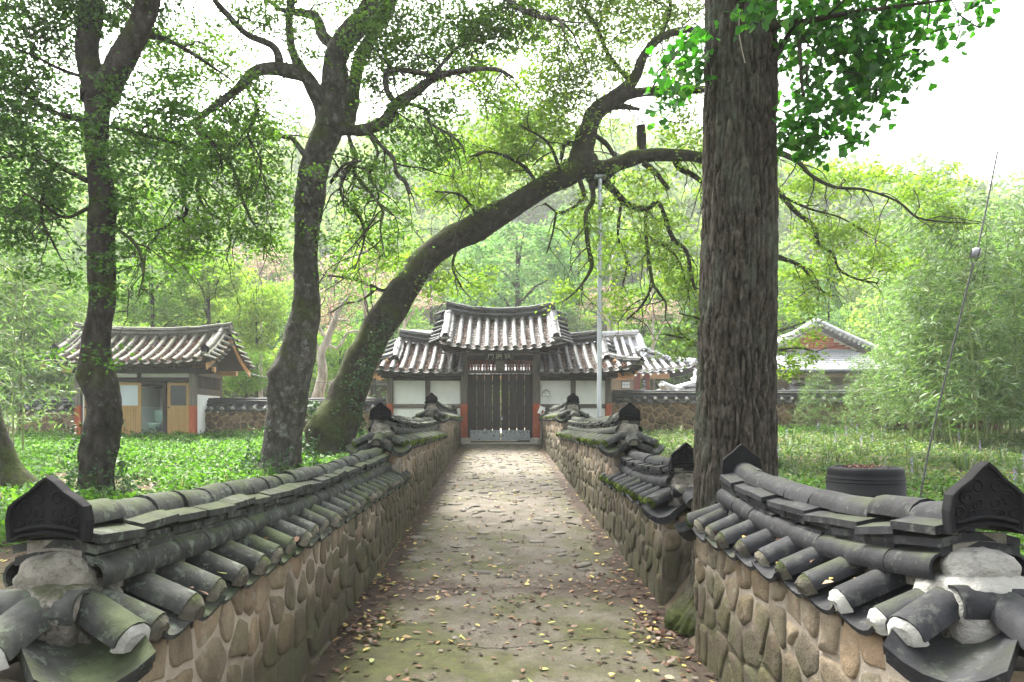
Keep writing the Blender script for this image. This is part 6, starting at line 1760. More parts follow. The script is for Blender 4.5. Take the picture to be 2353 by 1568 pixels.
for pth in ([(1546, 358, 16), (1562, 386, 15), (1609, 415, 12), (1660, 470, 8), (1720, 520, 5)], [(1478, 374, 14), (1509, 399, 12), (1536, 436, 10)],
            [(1385, 410, 20), (1404, 432, 17), (1446, 472, 15), (1488, 480, 12), (1514, 467, 11), (1546, 546, 10), (1577, 577, 9), (1588, 630, 8), (1598, 672, 5)],
            [(1488, 480, 10), (1483, 514, 9), (1488, 572, 9), (1499, 646, 8), (1512, 670, 6), (1530, 698, 5), (1528, 730, 3)], [(1502, 650, 6), (1475, 702, 6), (1440, 735, 4)],
            [(1360, 420, 16), (1362, 462, 12), (1346, 493, 11), (1352, 567, 10), (1359, 614, 9), (1331, 661, 6), (1300, 690, 3)],
            [(1331, 410, 12), (1341, 451, 10), (1315, 478, 8), (1283, 488, 7), (1252, 467, 4)], [(1278, 488, 6), (1270, 535, 5), (1256, 583, 3)], [(1336, 336, 13), (1299, 330, 12), (1289, 367, 8)], [(1352, 300, 12), (1392, 330, 11), (1410, 355, 10), (1425, 372, 9)],
            [(1740, 385, 14), (1797, 451, 12), (1829, 488, 11), (1871, 520, 9), (1881, 562, 8), (1913, 583, 7), (1928, 619, 6), (1965, 640, 5), (2018, 651, 3)],
            [(1720, 560, 13), (1781, 588, 11), (1844, 614, 9), (1871, 656, 6), (1913, 682, 3)], [(1797, 451, 6), (1860, 480, 5), (1930, 500, 4), (2000, 540, 3)], [(946, 660, 8), (915, 655, 9), (880, 668, 8), (850, 655, 8), (800, 640, 6), (740, 632, 3)],
            [(865, 664, 6), (830, 690, 5), (790, 700, 4), (760, 720, 3)], [(1520, 560, 5), (1560, 600, 5), (1585, 690, 3)], [(1430, 450, 7), (1420, 540, 6), (1440, 600, 5), (1430, 660, 3)], [(1060, 545, 8), (1040, 610, 6), (1060, 660, 4)],
            [(1620, 380, 10), (1660, 300, 9), (1700, 240, 6)], [(1460, 200, 12), (1400, 130, 10), (1370, 60, 8), (1330, 0, 6), (1300, -100, 4)], [(1240, 430, 9), (1200, 380, 8), (1130, 350, 6), (1080, 360, 4)], [(1290, 400, 9), (1260, 330, 7), (1200, 290, 5)], [(1100, 500, 8), (1060, 450, 6), (1000, 440, 4)],
            [(1515, 89, 12), (1540, 20, 9), (1530, -80, 7), (1560, -180, 4)]):
    t3.branch(pth, 14.2 + U(-0.3, 0.3), 14.0 + U(-1.2, 0.8))
t3.grow(3.4, (0.5, 1.4), 0.45, 2, 0.15)
t3.crown([(1330, 200, 120, 90, 0.9), (1230, 300, 120, 70), (1120, 380, 130, 60, 1.1), (1050, 450, 110, 45, 1.2), (1450, 420, 100, 60, 0.7), (1560, 320, 60, 80, 0.8), (1400, 90, 150, 80, 0.7), (1270, 100, 60, 60, 0.5), (1500, 540, 90, 90, 0.8), (1390, 560, 60, 100, 0.7), (1560, 640, 50, 90, 0.8),
          (1420, 690, 70, 40, 0.8), (1300, 665, 50, 35, 0.7), (1180, 260, 80, 50, 0.8), (1850, 420, 70, 60, 0.8), (1960, 410, 120, 40, 0.8), (2140, 430, 90, 50, 0.8), (2180, 500, 70, 30, 1.2), (1930, 540, 120, 55, 0.9), (2020, 600, 90, 35, 1.0), (1870, 630, 80, 40, 0.9), (1850, 700, 60, 45, 0.8),
          (1010, 650, 50, 45, 0.9), (900, 610, 60, 40, 0.8), (840, 560, 50, 50, 0.5), (1080, 320, 60, 50, 0.5), (1560, 200, 60, 60, 0.6), (1330, -100, 200, 110, 0.9), (1600, -120, 200, 110, 0.8), (1250, 400, 50, 40, 0.6), (1330, 500, 40, 60, 0.6), (1100, 640, 50, 50, 0.7), (1690, 420, 80, 120, 0.7), (820, 620, 50, 30, 0.5), (1240, 190, 60, 60, 0.7), (1120, 170, 110, 60, 0.8), (1250, 30, 120, 60, 0.7), (1400, 10, 120, 60, 0.9), (1540, 20, 90, 70, 0.9), (1190, 330, 70, 50, 0.8), (1450, -370, 450, 200, 0.5), (1750, -200, 260, 160, 0.5), (1180, -260, 220, 130, 0.5)],  # topmost entries are out-of-view canopy, added to shade path and walls
         14.2, (0.085, 0.05), 25, 'leaf_bright', 0.3, twig_leaves=36, dens=1.35)
t3.build_twigs()
ivy('dark ivy covering the foot of the leaning mossy trunk', (PX(762, 13.9), 13.9, zground(PX(762, 13.9), 13.9)), 14, 0.5, 1.1, 2600, 0.07, 0.12)
C = []
for _ in range(420):
    f = random.random() ** 1.2; px = 806 + 90 * f * 0.9 + random.gauss(0, 14); py = 905 - 180 * f + random.gauss(0, 16)
    C.append(tuple(P(px + 10, py, 13.43 + 0.05 * random.random())))
V, F = leaf_quads(np.array(C), 0.06, 0.05, up=0.1); tag(put('ivy', np_mesh('ivy', V, F, 'leaf_ivy')), 'thin strands of ivy climbing the front of the leaning trunk', 'ivy')
# its steel prop
pr = thing('steel_prop', P(1377, 985, 14.1), 'slim galvanised steel prop holding up the leaning tree in front of the gate', 'prop')
b = MB(); b.tube([P(1377, 1000, 14.05), P(1378, 560, 14.05)], 0.048, 16); b.build('lower_tube', 'steel', pr)
b = MB(); b.tube([P(1378, 575, 14.05), P(1379, 412, 14.05)], 0.041, 16); b.build('upper_tube', 'steel', pr)
b = MB(); b.box(P(1379, 408, 14.1), (0.24, 0.2, 0.06), bev=0.01); b.build('saddle', 'steel_grey', pr)

# ---- ginkgo in the gap of the right wall
t4 = Tree('ginkgo_tree', P(1690, 1380, 4.55), 'thick straight ginkgo trunk with deeply furrowed bark growing through a gap in the right wall')
def ginkgo_trunk():
    GYY = 4.62
    prof = [(1420, 1676, 118), (1395, 1680, 110), (1340, 1686, 99), (1250, 1688, 96), (1100, 1689, 94), (900, 1692, 89), (600, 1697, 86), (300, 1699, 82), (0, 1700, 79), (-150, 1701, 77), (-600, 1706, 66), (-1200, 1715, 40), (-1500, 1720, 12)]
    zs = np.concatenate([np.linspace(PZ(1435, GYY), PZ(-60, GYY), 430), np.linspace(PZ(-70, GYY), PZ(-1500, GYY), 90)])
    zk = np.array([PZ(p[0], GYY) for p in prof]); xk = np.array([PX(p[1], GYY) for p in prof]); rk = np.array([p[2] * GYY / FPX for p in prof])
    na = 200
    a = np.linspace(0, 2 * math.pi, na, endpoint=False)
    A, Z = np.meshgrid(a, zs)
    cx_ = np.interp(zs, zk, xk)[:, None]; r = np.interp(zs, zk, rk)[:, None]
    # vertical furrows that braid: ridged noise on the unrolled cylinder, wrapped by sampling on a circle
    cu, cw = np.cos(A), np.sin(A)
    warp = (fbm(cu * 3, cw * 3, Z * 3.2, 3) - 0.5) * 1.6
    n1 = vnoise(cu * 8 + warp * 2.0, cw * 8 - warp * 2.0, Z * 3.2 + 3)
    rid = 1 - np.abs(2 * n1 - 1)
    n2 = vnoise(cu * 18 + warp * 2.0, cw * 18 + warp * 2.0, Z * 9 + 9); rid2 = 1 - np.abs(2 * n2 - 1)
    fine = fbm(cu * 30, cw * 30, Z * 22, 2) - 0.5
    flut = 0.02 * np.sin(A * 3 + 0.6 + Z * 0.5) + 0.02 * np.sin(A * 5 + 2 - Z * 0.8) + 0.03 * (fbm(cu * 2, cw * 2, Z * 1.1 + 40, 2) - 0.5)
    d = -0.024 * rid ** 4 - 0.013 * rid2 ** 4 + 0.008 * fine
    z0 = PZ(1400, GYY)
    flare = np.exp(-np.maximum(Z - z0, 0) / 0.10) * 0.05 * (0.5 + 0.5 * np.cos(A * 4 - 0.5 + np.pi * 0)) + np.exp(-np.maximum(Z - z0, 0) / 0.09) * 0.07 * np.maximum(0, np.cos(A - math.pi - 0.3)) ** 2
    rr = r * (1 + flut) + d + flare
    V = np.stack([cx_ + rr * cu, GYY + rr * cw, Z], -1).reshape(-1, 3)
    m = len(zs)
    i, j = np.meshgrid(np.arange(m - 1), np.arange(na), indexing='ij')
    j2 = (j + 1) % na
    F = np.stack([i * na + j, i * na + j2, (i + 1) * na + j2, (i + 1) * na + j], -1).reshape(-1, 4)
    return np_mesh('trunk', V, F, 'ginkgo_bark', True)
M['ginkgo_bark'] = None
def gb_mat():
    N = NT('ginkgo_bark')
    v = N.pos((1, 1, 0.42))
    f = N.noise(v, 24, 6, 0.68, 0.8)
    col = N.ramp(f, [(0.3, (0.01, 0.009, 0.007)), (0.48, (0.03, 0.0265, 0.021)), (0.62, (0.06, 0.054, 0.045)), (0.78, (0.12, 0.112, 0.096))])
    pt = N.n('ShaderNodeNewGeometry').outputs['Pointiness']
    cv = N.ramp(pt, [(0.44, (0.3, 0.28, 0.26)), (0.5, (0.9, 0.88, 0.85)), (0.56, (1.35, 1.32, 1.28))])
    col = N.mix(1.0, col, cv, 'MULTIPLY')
    mo = N.ramp(N.noise(N.pos((1, 1, 0.5)), 2.2, 6, 0.7), [(0.52, 0.0), (0.68, 0.7)])
    col = N.mix(mo, col, N.ramp(N.noise(N.pos(), 25, 3), [(0.3, (0.035, 0.05, 0.035)), (0.7, (0.09, 0.115, 0.085))]))
    sp = N.n('ShaderNodeSeparateXYZ'); N.l(N.n('ShaderNodeNewGeometry').outputs['Position'], sp.inputs[0])
    lo = N.ramp(N.math('SUBTRACT', sp.outputs['Z'], N.math('MULTIPLY', N.noise(N.pos(), 7, 5), 0.5)), [(0.0, 0.9), (0.28, 0.0)])
    col = N.mix(lo, col, N.ramp(N.noise(N.pos(), 30, 3), [(0.3, (0.018, 0.024, 0.008)), (0.7, (0.045, 0.058, 0.012))]))
    h = N.noise(N.pos((1, 1, 0.35)), 70, 5, 0.7)
    N.bsdf(col, 0.95, N.bump(h, 0.8, 0.012), 0.1)
    return N.m
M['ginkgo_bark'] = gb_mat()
put('trunk', ginkgo_trunk(), t4.t)
t4.bark = 'bark'
for pth, ya, yb_ in (([(1740, 80, 30), (1790, 55, 20), (1850, 50, 13), (1950, 30, 10), (2100, 10, 7), (2250, -10, 4)], 4.5, 4.1), ([(1770, 150, 14), (1830, 60, 12), (1838, 130, 10), (1845, 220, 6)], 4.5, 4.2), ([(1650, 60, 20), (1590, 90, 12), (1540, 140, 8), (1500, 200, 4)], 4.6, 5.0),
                     ([(1750, 20, 26), (1850, -60, 18), (2000, -120, 12), (2200, -160, 6)], 4.5, 4.0), ([(1660, -100, 24), (1560, -180, 16), (1430, -260, 8)], 4.6, 5.0), ([(1720, -200, 26), (1800, -400, 16), (1950, -560, 8)], 4.5, 3.6), ([(1700, -320, 26), (1640, -520, 16), (1500, -700, 8)], 4.6, 4.0),
                     ([(1700, -420, 20), (1700, -600, 14), (1760, -800, 8)], 4.4, 2.6), ([(1700, 0, 20), (1690, -80, 14), (1640, -160, 8)], 4.4, 3.4)):
    t4.branch(pth, ya, yb_)
t4.grow(3.5, (0.3, 0.7), 0.3, 1, 0.3)
def ginkgo_crown():
    ells = [(1880, 60, 130, 100, 1.3), (2000, 90, 120, 110, 1.2), (1880, 220, 110, 90, 1.25), (2000, 210, 70, 70, 1.0), (1830, 310, 60, 60, 1.2), (1930, 300, 70, 40, 0.8), (2120, 50, 110, 60, 1.0), (2050, 150, 80, 50, 0.9), (2240, 20, 50, 30, 0.8), (1560, 150, 60, 60, 1.0), (1540, 240, 50, 45, 0.9), (1590, 90, 40, 50, 0.9), (1850, 340, 50, 30, 1.0),
            (1740, 12, 50, 40, 1.6, -0.45), (1950, -120, 260, 110, 1.2), (1600, -200, 200, 130, 1.0), (1700, -500, 420, 240, 0.55), (1800, -300, 300, 150, 0.8)]
    cs = []
    for e in ells:
        Y = 4.5 + (e[5] if len(e) > 5 else 0.0); k = Y / FPX; r3 = (e[2] * k, (e[2] + e[3]) * 0.55 * k, e[3] * k)
        cs.append(ellipsoid_pts(P(e[0], e[1], Y), r3, int(math.pi * r3[0] * r3[2] * 200 * e[4])))
    for c, r in (((1.5, 4.6, 8.8), (3.2, 3.0, 1.9)), ((-1.2, 2.6, 7.6), (2.6, 2.4, 1.2)), ((3.6, 2.0, 7.2), (2.6, 2.4, 1.3)), ((1.0, -0.6, 8.2), (3.2, 2.6, 1.5)), ((1.6, 4.4, 11.0), (2.2, 2.2, 1.5))):  # unseen canopy above and behind the camera, added to shade the foreground
        cs.append(ellipsoid_pts(c, r, int(math.pi * r[0] * r[1] * 45)))
    Cn = np.concatenate(cs)
    for c in Cn[::5]:
        t4.twigs.append((twig_walk(Vector(c), (U(-1, 1), U(-1, 1), U(-0.4, 0.2)), U(0.15, 0.35), 0.2, 0.3, 0.06), 0.004, 0.002))
    Lc = sprays(Cn, 7, 0.085, 0.6, 0.3)
    V, F = fan_quads(Lc, 0.053)
    put('crown', np_mesh('crown', V, F, 'leaf_ginkgo'), t4.t)
ginkgo_crown(); t4.build_twigs()

# ---- stump of another trunk cut by the left edge of the picture
t5 = Tree('dark_tree', P(10, 1120, 9.4), 'dark trunk leaning out of the picture at its left edge, ivy at its foot')
t5.trunk([(40, 1130, 90), (15, 1075, 66), (-12, 1010, 58), (-40, 900, 56), (-70, 700, 50), (-110, 400, 44), (-160, 100, 30), (-200, -100, 12)], 9.4, 9.4, 22, 3, step=0.1)
t5.crown([(-170, 50, 120, 120), (-120, 350, 60, 90), (-220, 220, 90, 120)], 9.4, (0.06, 0.034), 22, 'leaf_dark', 0.24, twig_leaves=0)
t5.build_twigs()

# ---- maple behind the ginkgo
t6 = Tree('maple_tree', P(1690, 1010, 13.0), 'young bright green maple half hidden behind the thick trunk, its low leaves showing both sides')
t6.trunk([(1690, 1020, 20), (1692, 900, 17), (1690, 800, 15), (1688, 740, 8)], 13.0, 13.0, 12, 3, step=0.1)
for pth in ([(1690, 850, 9), (1640, 810, 7), (1580, 780, 5), (1530, 770, 3)], [(1690, 830, 9), (1760, 810, 7), (1830, 800, 5), (1880, 810, 3)], [(1690, 800, 8), (1620, 740, 5), (1560, 720, 3)], [(1690, 800, 8), (1770, 770, 5), (1850, 740, 3)]):
    t6.branch(pth, 13.0, 13.0 + U(-0.8, 0.5))
t6.grow(3, (0.3, 0.8), 0.2, 1, 0.3)
t6.crown([(1590, 770, 70, 22, 1.4), (1560, 810, 45, 18, 1.2), (1620, 730, 50, 25, 1.2), (1830, 830, 55, 22, 1.6), (1800, 790, 60, 24, 1.5), (1850, 770, 40, 20, 1.0), (1700, 740, 90, 40, 1.0), (1580, 690, 50, 20, 1.0), (1820, 860, 40, 12, 1.2)], 13.0, (0.085, 0.06), 22, 'leaf_bright', 0.24, twig_leaves=10, up=0.85)
t6.build_twigs()
# ------------------------------------------------------------------ trees, shrubs and bamboo behind
def crown_template(name, mat, n_spray, per, shape, leaf, spray_r, flat=0.28, up=0.6, layered=False):
    """unit crown: radius about 1 across, 1 up, centred on the origin"""
    if shape == 'round':
        lob = [(np.array([0, 0, 0.1]), (0.75, 0.75, 0.8))] + [(np.array([math.cos(a) * 0.5, math.sin(a) * 0.5, U(-0.35, 0.45)]), (0.5, 0.5, 0.36)) for a in np.arange(0, 6.28, 0.8)]
        cs = np.concatenate([ellipsoid_pts(c, r, int(n_spray / len(lob)), 0.45) for c, r in lob])
    elif shape == 'layer':
        cs = []
        for k in range(n_spray):
            z = -0.8 + 1.7 * (int(random.random() * 11) + 0.5) / 11 + random.gauss(0, 0.02)
            R_ = math.sqrt(max(0.02, 1 - (z * 0.95) ** 2)) ; a = U(0, 6.28); r = R_ * math.sqrt(U(0.25, 1))
            cs.append((r * math.cos(a), r * math.sin(a), z - 0.14 * r))
        cs = np.array(cs)
    elif shape == 'cone':
        cs = []
        for k in range(n_spray):
            z = U(-1, 1); r = (1 - (z + 1) / 2) ** 0.8 * 0.62 * math.sqrt(U(0.15, 1)) + 0.04; a = U(0, 6.28)
            cs.append((r * math.cos(a), r * math.sin(a), z))
        cs = np.array(cs)
    L = sprays(cs, per, spray_r, flat, 0.25)
    V, F = leaf_quads(L, leaf[0], leaf[1], up=up)
    return np_mesh(name, V, F, mat)
def trunk_template(mat, limbs=5):
    b = MB()
    b.tube([(0, 0, -1.9), (0.03, 0.02, -1.0), (-0.02, 0.0, -0.3), (0.02, 0.02, 0.6)], [0.085, 0.06, 0.045, 0.01], 8)
    for k in range(limbs):
        a = k * 2.4; z = -0.8 + 0.22 * k
        b.tube([(0, 0, z), (0.3 * math.cos(a), 0.3 * math.sin(a), z + 0.25), (0.65 * math.cos(a), 0.65 * math.sin(a), z + 0.4)], [0.03, 0.02, 0.006], 5)
    return b.mesh('trunk', mat)
KT = {
    'bright': (crown_template('crown', 'leaf_bright', 300, 24, 'round', (0.075, 0.045), 0.15), trunk_template('bark')),
    'mid': (crown_template('crown', 'leaf_mid', 300, 24, 'round', (0.07, 0.042), 0.15), trunk_template('bark')),
    'blue': (crown_template('crown', 'leaf_blue', 420, 24, 'layer', (0.065, 0.04), 0.17, 0.12, 0.85), trunk_template('bark')),
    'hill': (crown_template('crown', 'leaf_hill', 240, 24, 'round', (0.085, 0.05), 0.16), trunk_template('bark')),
    'pink': (crown_template('crown', 'leaf_pink', 150, 22, 'round', (0.055, 0.035), 0.14), trunk_template('pale_bark', 7)),
    'cone': (crown_template('crown', 'leaf_blue', 300, 24, 'cone', (0.06, 0.03), 0.12), trunk_template('bark', 2)),
}
def btree(name, kind, x, y, cz, rx, rz, label, group, cat='tree'):
    g = zground(x, y)
    t = thing(name, (x, y, g), label, cat, group)
    cr, tr = KT[kind]
    rz_ = rz if rz else rx
    m = Matrix.Translation((x, y, cz)) @ Matrix.Rotation(U(0, 6.28), 4, 'Z') @ Matrix.Diagonal((rx, rx, rz_, 1))
    put('crown', cr, t, m)
    h = max(0.3, (cz - g)); k = h / 1.85
    put('trunk', tr, t, Matrix.Translation((x, y, cz - 0.0)) @ Matrix.Rotation(U(0, 6.28), 4, 'Z') @ Matrix.Diagonal((rx * 0.9, rx * 0.9, max(k, rz_ * 0.8), 1)))
    return t
def pxtree(name, kind, px, py, Y, rpx, rpy, label, group=None, cat='tree'):
    p = P(px, py, Y); k = Y / FPX
    return btree(name, kind, p.x, Y, p.z, rpx * k, rpy * k, label, group, cat)
pxtree('layered_tree', 'blue', 1190, 640, 36, 150, 130, 'big rounded bluish green tree with layered leaves rising right behind the gatehouse')
pxtree('layered_tree', 'blue', 1330, 560, 46, 100, 90, 'smaller bluish tree on the slope up and right of the layered tree behind the gate')
G = 'leafy trees beyond the garden walls'
for a in (('leafy_tree', 'mid', 350, 690, 26, 110, 110, 'mid green round tree behind the ridge of the outhouse'),
          ('leafy_tree', 'bright', 480, 650, 27, 110, 100, 'pale green tree above the right end of the outhouse roof'),
          ('leafy_tree', 'bright', 590, 740, 25, 70, 120, 'pale green bush-like tree between outhouse and swollen trunk'),
          ('leafy_tree', 'mid', 565, 860, 23, 50, 70, 'dark low tree just right of the outhouse gable'),
          ('leafy_tree', 'bright', 50, 700, 23, 130, 110, 'bright green low branched tree at the far left above the short cobble wall'),
          ('leafy_tree', 'bright', 120, 850, 22.5, 60, 60, 'bright green shrub behind the left corner of the outhouse roof'),
          ('leafy_tree', 'mid', -10, 880, 21.5, 70, 90, 'bushy green tree rising past the left end of the short cobble wall'),
          ('leafy_tree', 'mid', 780, 830, 24, 60, 80, 'green bush tree seen between the swollen and the leaning trunks'),
          ('leafy_tree', 'bright', 990, 610, 40, 80, 80, 'pale tree on the slope left of the bluish layered tree'),
          ('leafy_tree', 'mid', 1480, 700, 40, 90, 70, 'green tree on the slope above the tiled hall roof'),
          ('leafy_tree', 'bright', 1600, 660, 38, 90, 90, 'pale green tree above the low tiled house'),
          ('leafy_tree', 'cone', 1905, 690, 33, 60, 120, 'feathery grey green tree rising behind the brick gable'),
          ('leafy_tree', 'mid', 1800, 740, 36, 60, 70, 'green tree right of the thick trunk behind the brick house')):
    pxtree(*a, group=G)
for a in ((840, 640, 27, 110, 80, 'pink flowering crape myrtle left of the leaning trunk'), (760, 720, 26, 80, 70, 'pink flowering crape myrtle with bare pale stems between the two big trunks'), (930, 690, 31, 90, 60, 'pink flowering crape myrtle behind the left wing roof'),
          (1400, 700, 33, 80, 50, 'pink flowering crape myrtle above the right wing roof'), (1500, 720, 32, 70, 40, 'pink flowering crape myrtle right of the steel prop'), (600, 610, 30, 70, 60, 'pinkish shrub tree high behind the swollen trunk')):
    pxtree('crape_myrtle', 'pink', *a[:5], a[5], 'crape myrtles in flower behind the wall', 'tree')
# bare pale tree between the trunks
bt = Tree('bare_tree', P(732, 905, 21.5), 'half dead tree with pale bare stems behind the cobble wall', bark='pale_bark')
bt.trunk([(728, 925, 26), (742, 860, 22), (738, 815, 19), (752, 780, 16), (768, 740, 13), (778, 712, 11), (795, 690, 7), (806, 680, 4)], 21.5, 21.5, 14, 2, step=0.1)
for pth in ([(750, 790, 8), (772, 800, 6), (785, 790, 7), (800, 765, 6), (832, 760, 4)], [(770, 735, 5), (800, 736, 4)], [(772, 725, 6), (780, 700, 5), (778, 690, 3)], [(742, 830, 8), (720, 760, 6), (735, 700, 4), (730, 650, 3)], [(752, 780, 6), (700, 700, 4), (680, 650, 3)]):
    bt.branch(pth, 21.5, 21.5)
bt.grow(2.5, (0.4, 1.0), 0.0, 1, 0.4); bt.build_twigs()

# wooded hill: the nearest trees one by one, the rest as one mass
spots = []
rs = random.Random(21)
tries = 0
while len(spots) < 620 and tries < 30000:
    tries += 1
    y = 33 + 95 * rs.random() ** 0.8; x = rs.uniform(-0.95, 1.0) * (y * 0.78 + 14)
    if y < 36 and -8 < x < 16: continue
    d = 3.4 + 0.028 * y
    if any((x - a) ** 2 + (y - b) ** 2 < d * d for a, b in spots): continue
    spots.append((x, y))
spots.sort(key=lambda s: s[1])
kinds = ['bright', 'mid', 'hill', 'blue', 'hill', 'bright']
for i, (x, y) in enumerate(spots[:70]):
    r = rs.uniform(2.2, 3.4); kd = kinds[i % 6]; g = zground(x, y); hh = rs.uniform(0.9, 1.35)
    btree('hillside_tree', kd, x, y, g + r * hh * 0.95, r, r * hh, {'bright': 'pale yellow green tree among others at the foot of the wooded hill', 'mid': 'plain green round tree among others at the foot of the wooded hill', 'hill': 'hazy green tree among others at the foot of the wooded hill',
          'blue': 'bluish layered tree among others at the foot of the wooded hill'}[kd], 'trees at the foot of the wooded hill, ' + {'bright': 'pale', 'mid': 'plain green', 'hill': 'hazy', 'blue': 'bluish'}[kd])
Vs, Fs, off = [], [], 0
tmpl = []
for sd in range(4):
    lob = [(np.array([0, 0, 0.1]), (0.8, 0.8, 0.8))] + [(np.array([math.cos(a) * 0.5, math.sin(a) * 0.5, U(-0.3, 0.4)]), (0.5, 0.5, 0.36)) for a in np.arange(0, 6.28, 1.1)]
    cs = np.concatenate([ellipsoid_pts(c, r, 14, 0.5) for c, r in lob])
    V, F = leaf_quads(sprays(cs, 8, 0.2, 0.3, 0.3), 0.17, 0.11, up=0.6)
    tmpl.append((V, F))
for (x, y) in spots[70:]:
    V, F = tmpl[rs.randrange(4)]
    r = rs.uniform(2.3, 3.8) * (1 + 0.004 * y); h = r * rs.uniform(0.9, 1.4); a = rs.uniform(0, 6.28)
    W_ = np.empty_like(V)
    W_[:, 0] = x + r * (V[:, 0] * math.cos(a) - V[:, 1] * math.sin(a)); W_[:, 1] = y + r * (V[:, 0] * math.sin(a) + V[:, 1] * math.cos(a)); W_[:, 2] = zground(x, y) + h * 0.9 + h * V[:, 2]
    Vs.append(W_); Fs.append(F + off); off += len(V)
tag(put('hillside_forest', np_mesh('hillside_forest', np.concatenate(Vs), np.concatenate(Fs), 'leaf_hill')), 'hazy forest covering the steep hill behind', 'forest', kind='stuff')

n = 42000
ux = rng.uniform(-75, 80, n); uy = 27.5 + 60 * rng.uniform(0, 1, n) ** 1.4
kk = (np.abs(ux) < uy * 0.85 + 6) & ~((uy < 31) & (np.abs(ux - 2) < 16))
ux, uy = ux[kk], uy[kk]
uz = np.array([zground(a, b_) for a, b_ in zip(ux, uy)]) + rng.uniform(0.05, 1.1, len(ux)) * (0.4 + 0.6 * fbm(ux * 0.5, uy * 0.5, 0.2, 2))
V, F = leaf_quads(np.stack([ux, uy, uz], 1), 0.4, 0.22, up=0.6)
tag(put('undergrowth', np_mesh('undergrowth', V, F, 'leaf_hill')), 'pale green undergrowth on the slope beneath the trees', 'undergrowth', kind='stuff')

# ---- bamboo
def bamboo_template(seed, h=1.0):
    rs_ = np.random.default_rng(seed); random.seed(seed)
    b = MB(); segs = 14
    lean = rs_.uniform(-0.12, 0.12, 2)
    pts = [(lean[0] * (k / segs) ** 2.2, lean[1] * (k / segs) ** 2.2, k / segs * (1 - 0.02 * k / segs)) for k in range(segs + 1)]
    for k in range(segs):
        p, q = Vector(pts[k]), Vector(pts[k + 1]); r = 0.0042 * (1 - 0.75 * k / segs)
        b.tube([p, p.lerp(q, 0.06), p.lerp(q, 0.94), q], [r * 1.25, r, r * 0.97, r * 1.2], 6, False)
    C, D = [], []
    for k in range(2, segs + 1):
        p = Vector(pts[k])
        for _ in range(5):
            a = U(0, 6.28); L = U(0.10, 0.22) * (1.25 - 0.6 * k / segs)
            e = p + Vector((math.cos(a) * L, math.sin(a) * L, L * U(0.0, 0.5)))
            b.tube([p, p.lerp(e, 0.5) + Vector((0, 0, 0.015)), e], [0.0011, 0.0008, 0.0005], 3, False)
            for _ in range(16):
                t = U(0.25, 1.05); c = p.lerp(e, t) + Vector((U(-1, 1), U(-1, 1), U(-1, 0.7))) * 0.03
                C.append(tuple(c)); D.append((math.cos(a) * 0.7, math.sin(a) * 0.7, -0.55))
    culm = b.mesh('culm', 'bamboo_culm')
    V, F = leaf_quads(np.array(C), 0.036, 0.0068, up=0.35, fold=0.15, nd=np.array(D))
    return culm, np_mesh('foliage', V, F, 'leaf_bamboo')
M['bamboo_culm'] = surf('bamboo_culm', [(0.3, (0.11, 0.15, 0.045)), (0.7, (0.2, 0.24, 0.09))], 6, rand=0.25, bump=0, rough=0.5)
BT = [bamboo_template(s) for s in (31, 32, 33, 34)]
random.seed(77)
def bamboo(x, y, h, label, group, tilt=0.05):
    g = zground(x, y)
    t = thing('bamboo', (x, y, g), label, 'bamboo', group)
    cu, fo = BT[random.randrange(4)]
    m = Matrix.Translation((x, y, g - 0.05)) @ Matrix.Rotation(U(0, 6.28), 4, 'Z') @ Matrix.Rotation(U(-tilt, tilt), 4, 'X') @ Matrix.Diagonal((h, h, h, 1))
    put('culm', cu, t, m); put('foliage', fo, t, m)
gl, gr_ = 'bamboos of the thicket on the right', 'bamboos standing behind the outhouse at the left'
for k in range(58):
    px = U(2085, 2520); y = U(13.6, 18.6)
    if px < 2180 and y < 15.2: y = U(16.0, 18.8)
    bamboo(PX(px, y), y, U(4.0, 5.6) * (0.8 + 0.2 * (px - 1950) / 400), 'leafy bamboo in the thicket on the right of the garden', gl, 0.12)
for k in range(26):
    y = U(20.6, 25); px = U(2060, 2480)
    bamboo(PX(px, y), y, U(5.5, 7.5), 'tall bamboo rising behind the right end of the stone wall', 'tall bamboos behind the right stone wall', 0.08)
for px, y, h in ((1830, 19.0, 1.4), (1880, 18.8, 1.6), (1985, 18.2, 2.2), (2025, 17.6, 3.0), (2050, 18.9, 3.0), (1930, 19.3, 1.6), (1900, 18.4, 1.8), (1960, 17.2, 1.9), (2030, 16.2, 2.4), (1850, 18.9, 1.7), (2000, 19.2, 2.2)):
    bamboo(PX(px, y), y, h, 'short young bamboo sprouting in front of the right stone wall', 'young bamboos before the right stone wall', 0.2)
for k in range(16):
    y = U(20.6, 25); px = U(-30, 190)
    bamboo(PX(px, y), y, U(5, 7), 'slim bamboo behind the short cobble wall at the far left', gr_, 0.08)
for px, y, h in ((30, 14.5, 5.2), (52, 15.0, 5.6)):
    bamboo(PX(px, y), y, h, 'dark slim bamboo stem at the far left, ' + ('nearer the picture edge' if px < 40 else 'nearer the short cobble wall'), 'dark bamboo stems at the far left', 0.15)
# an arching cane across the wall
b = MB(); cane = catmull([P(1990, 985, 16.5), P(1960, 920, 16.2), P(1985, 893, 16.0), P(2060, 905, 15.6), P(2130, 950, 15.2)], 0.08); b.tube(cane, 0.008, 6)
tag(b.build('bamboo_cane', 'bamboo_culm'), 'single bare bamboo cane arching in front of the right stone wall', 'bamboo')

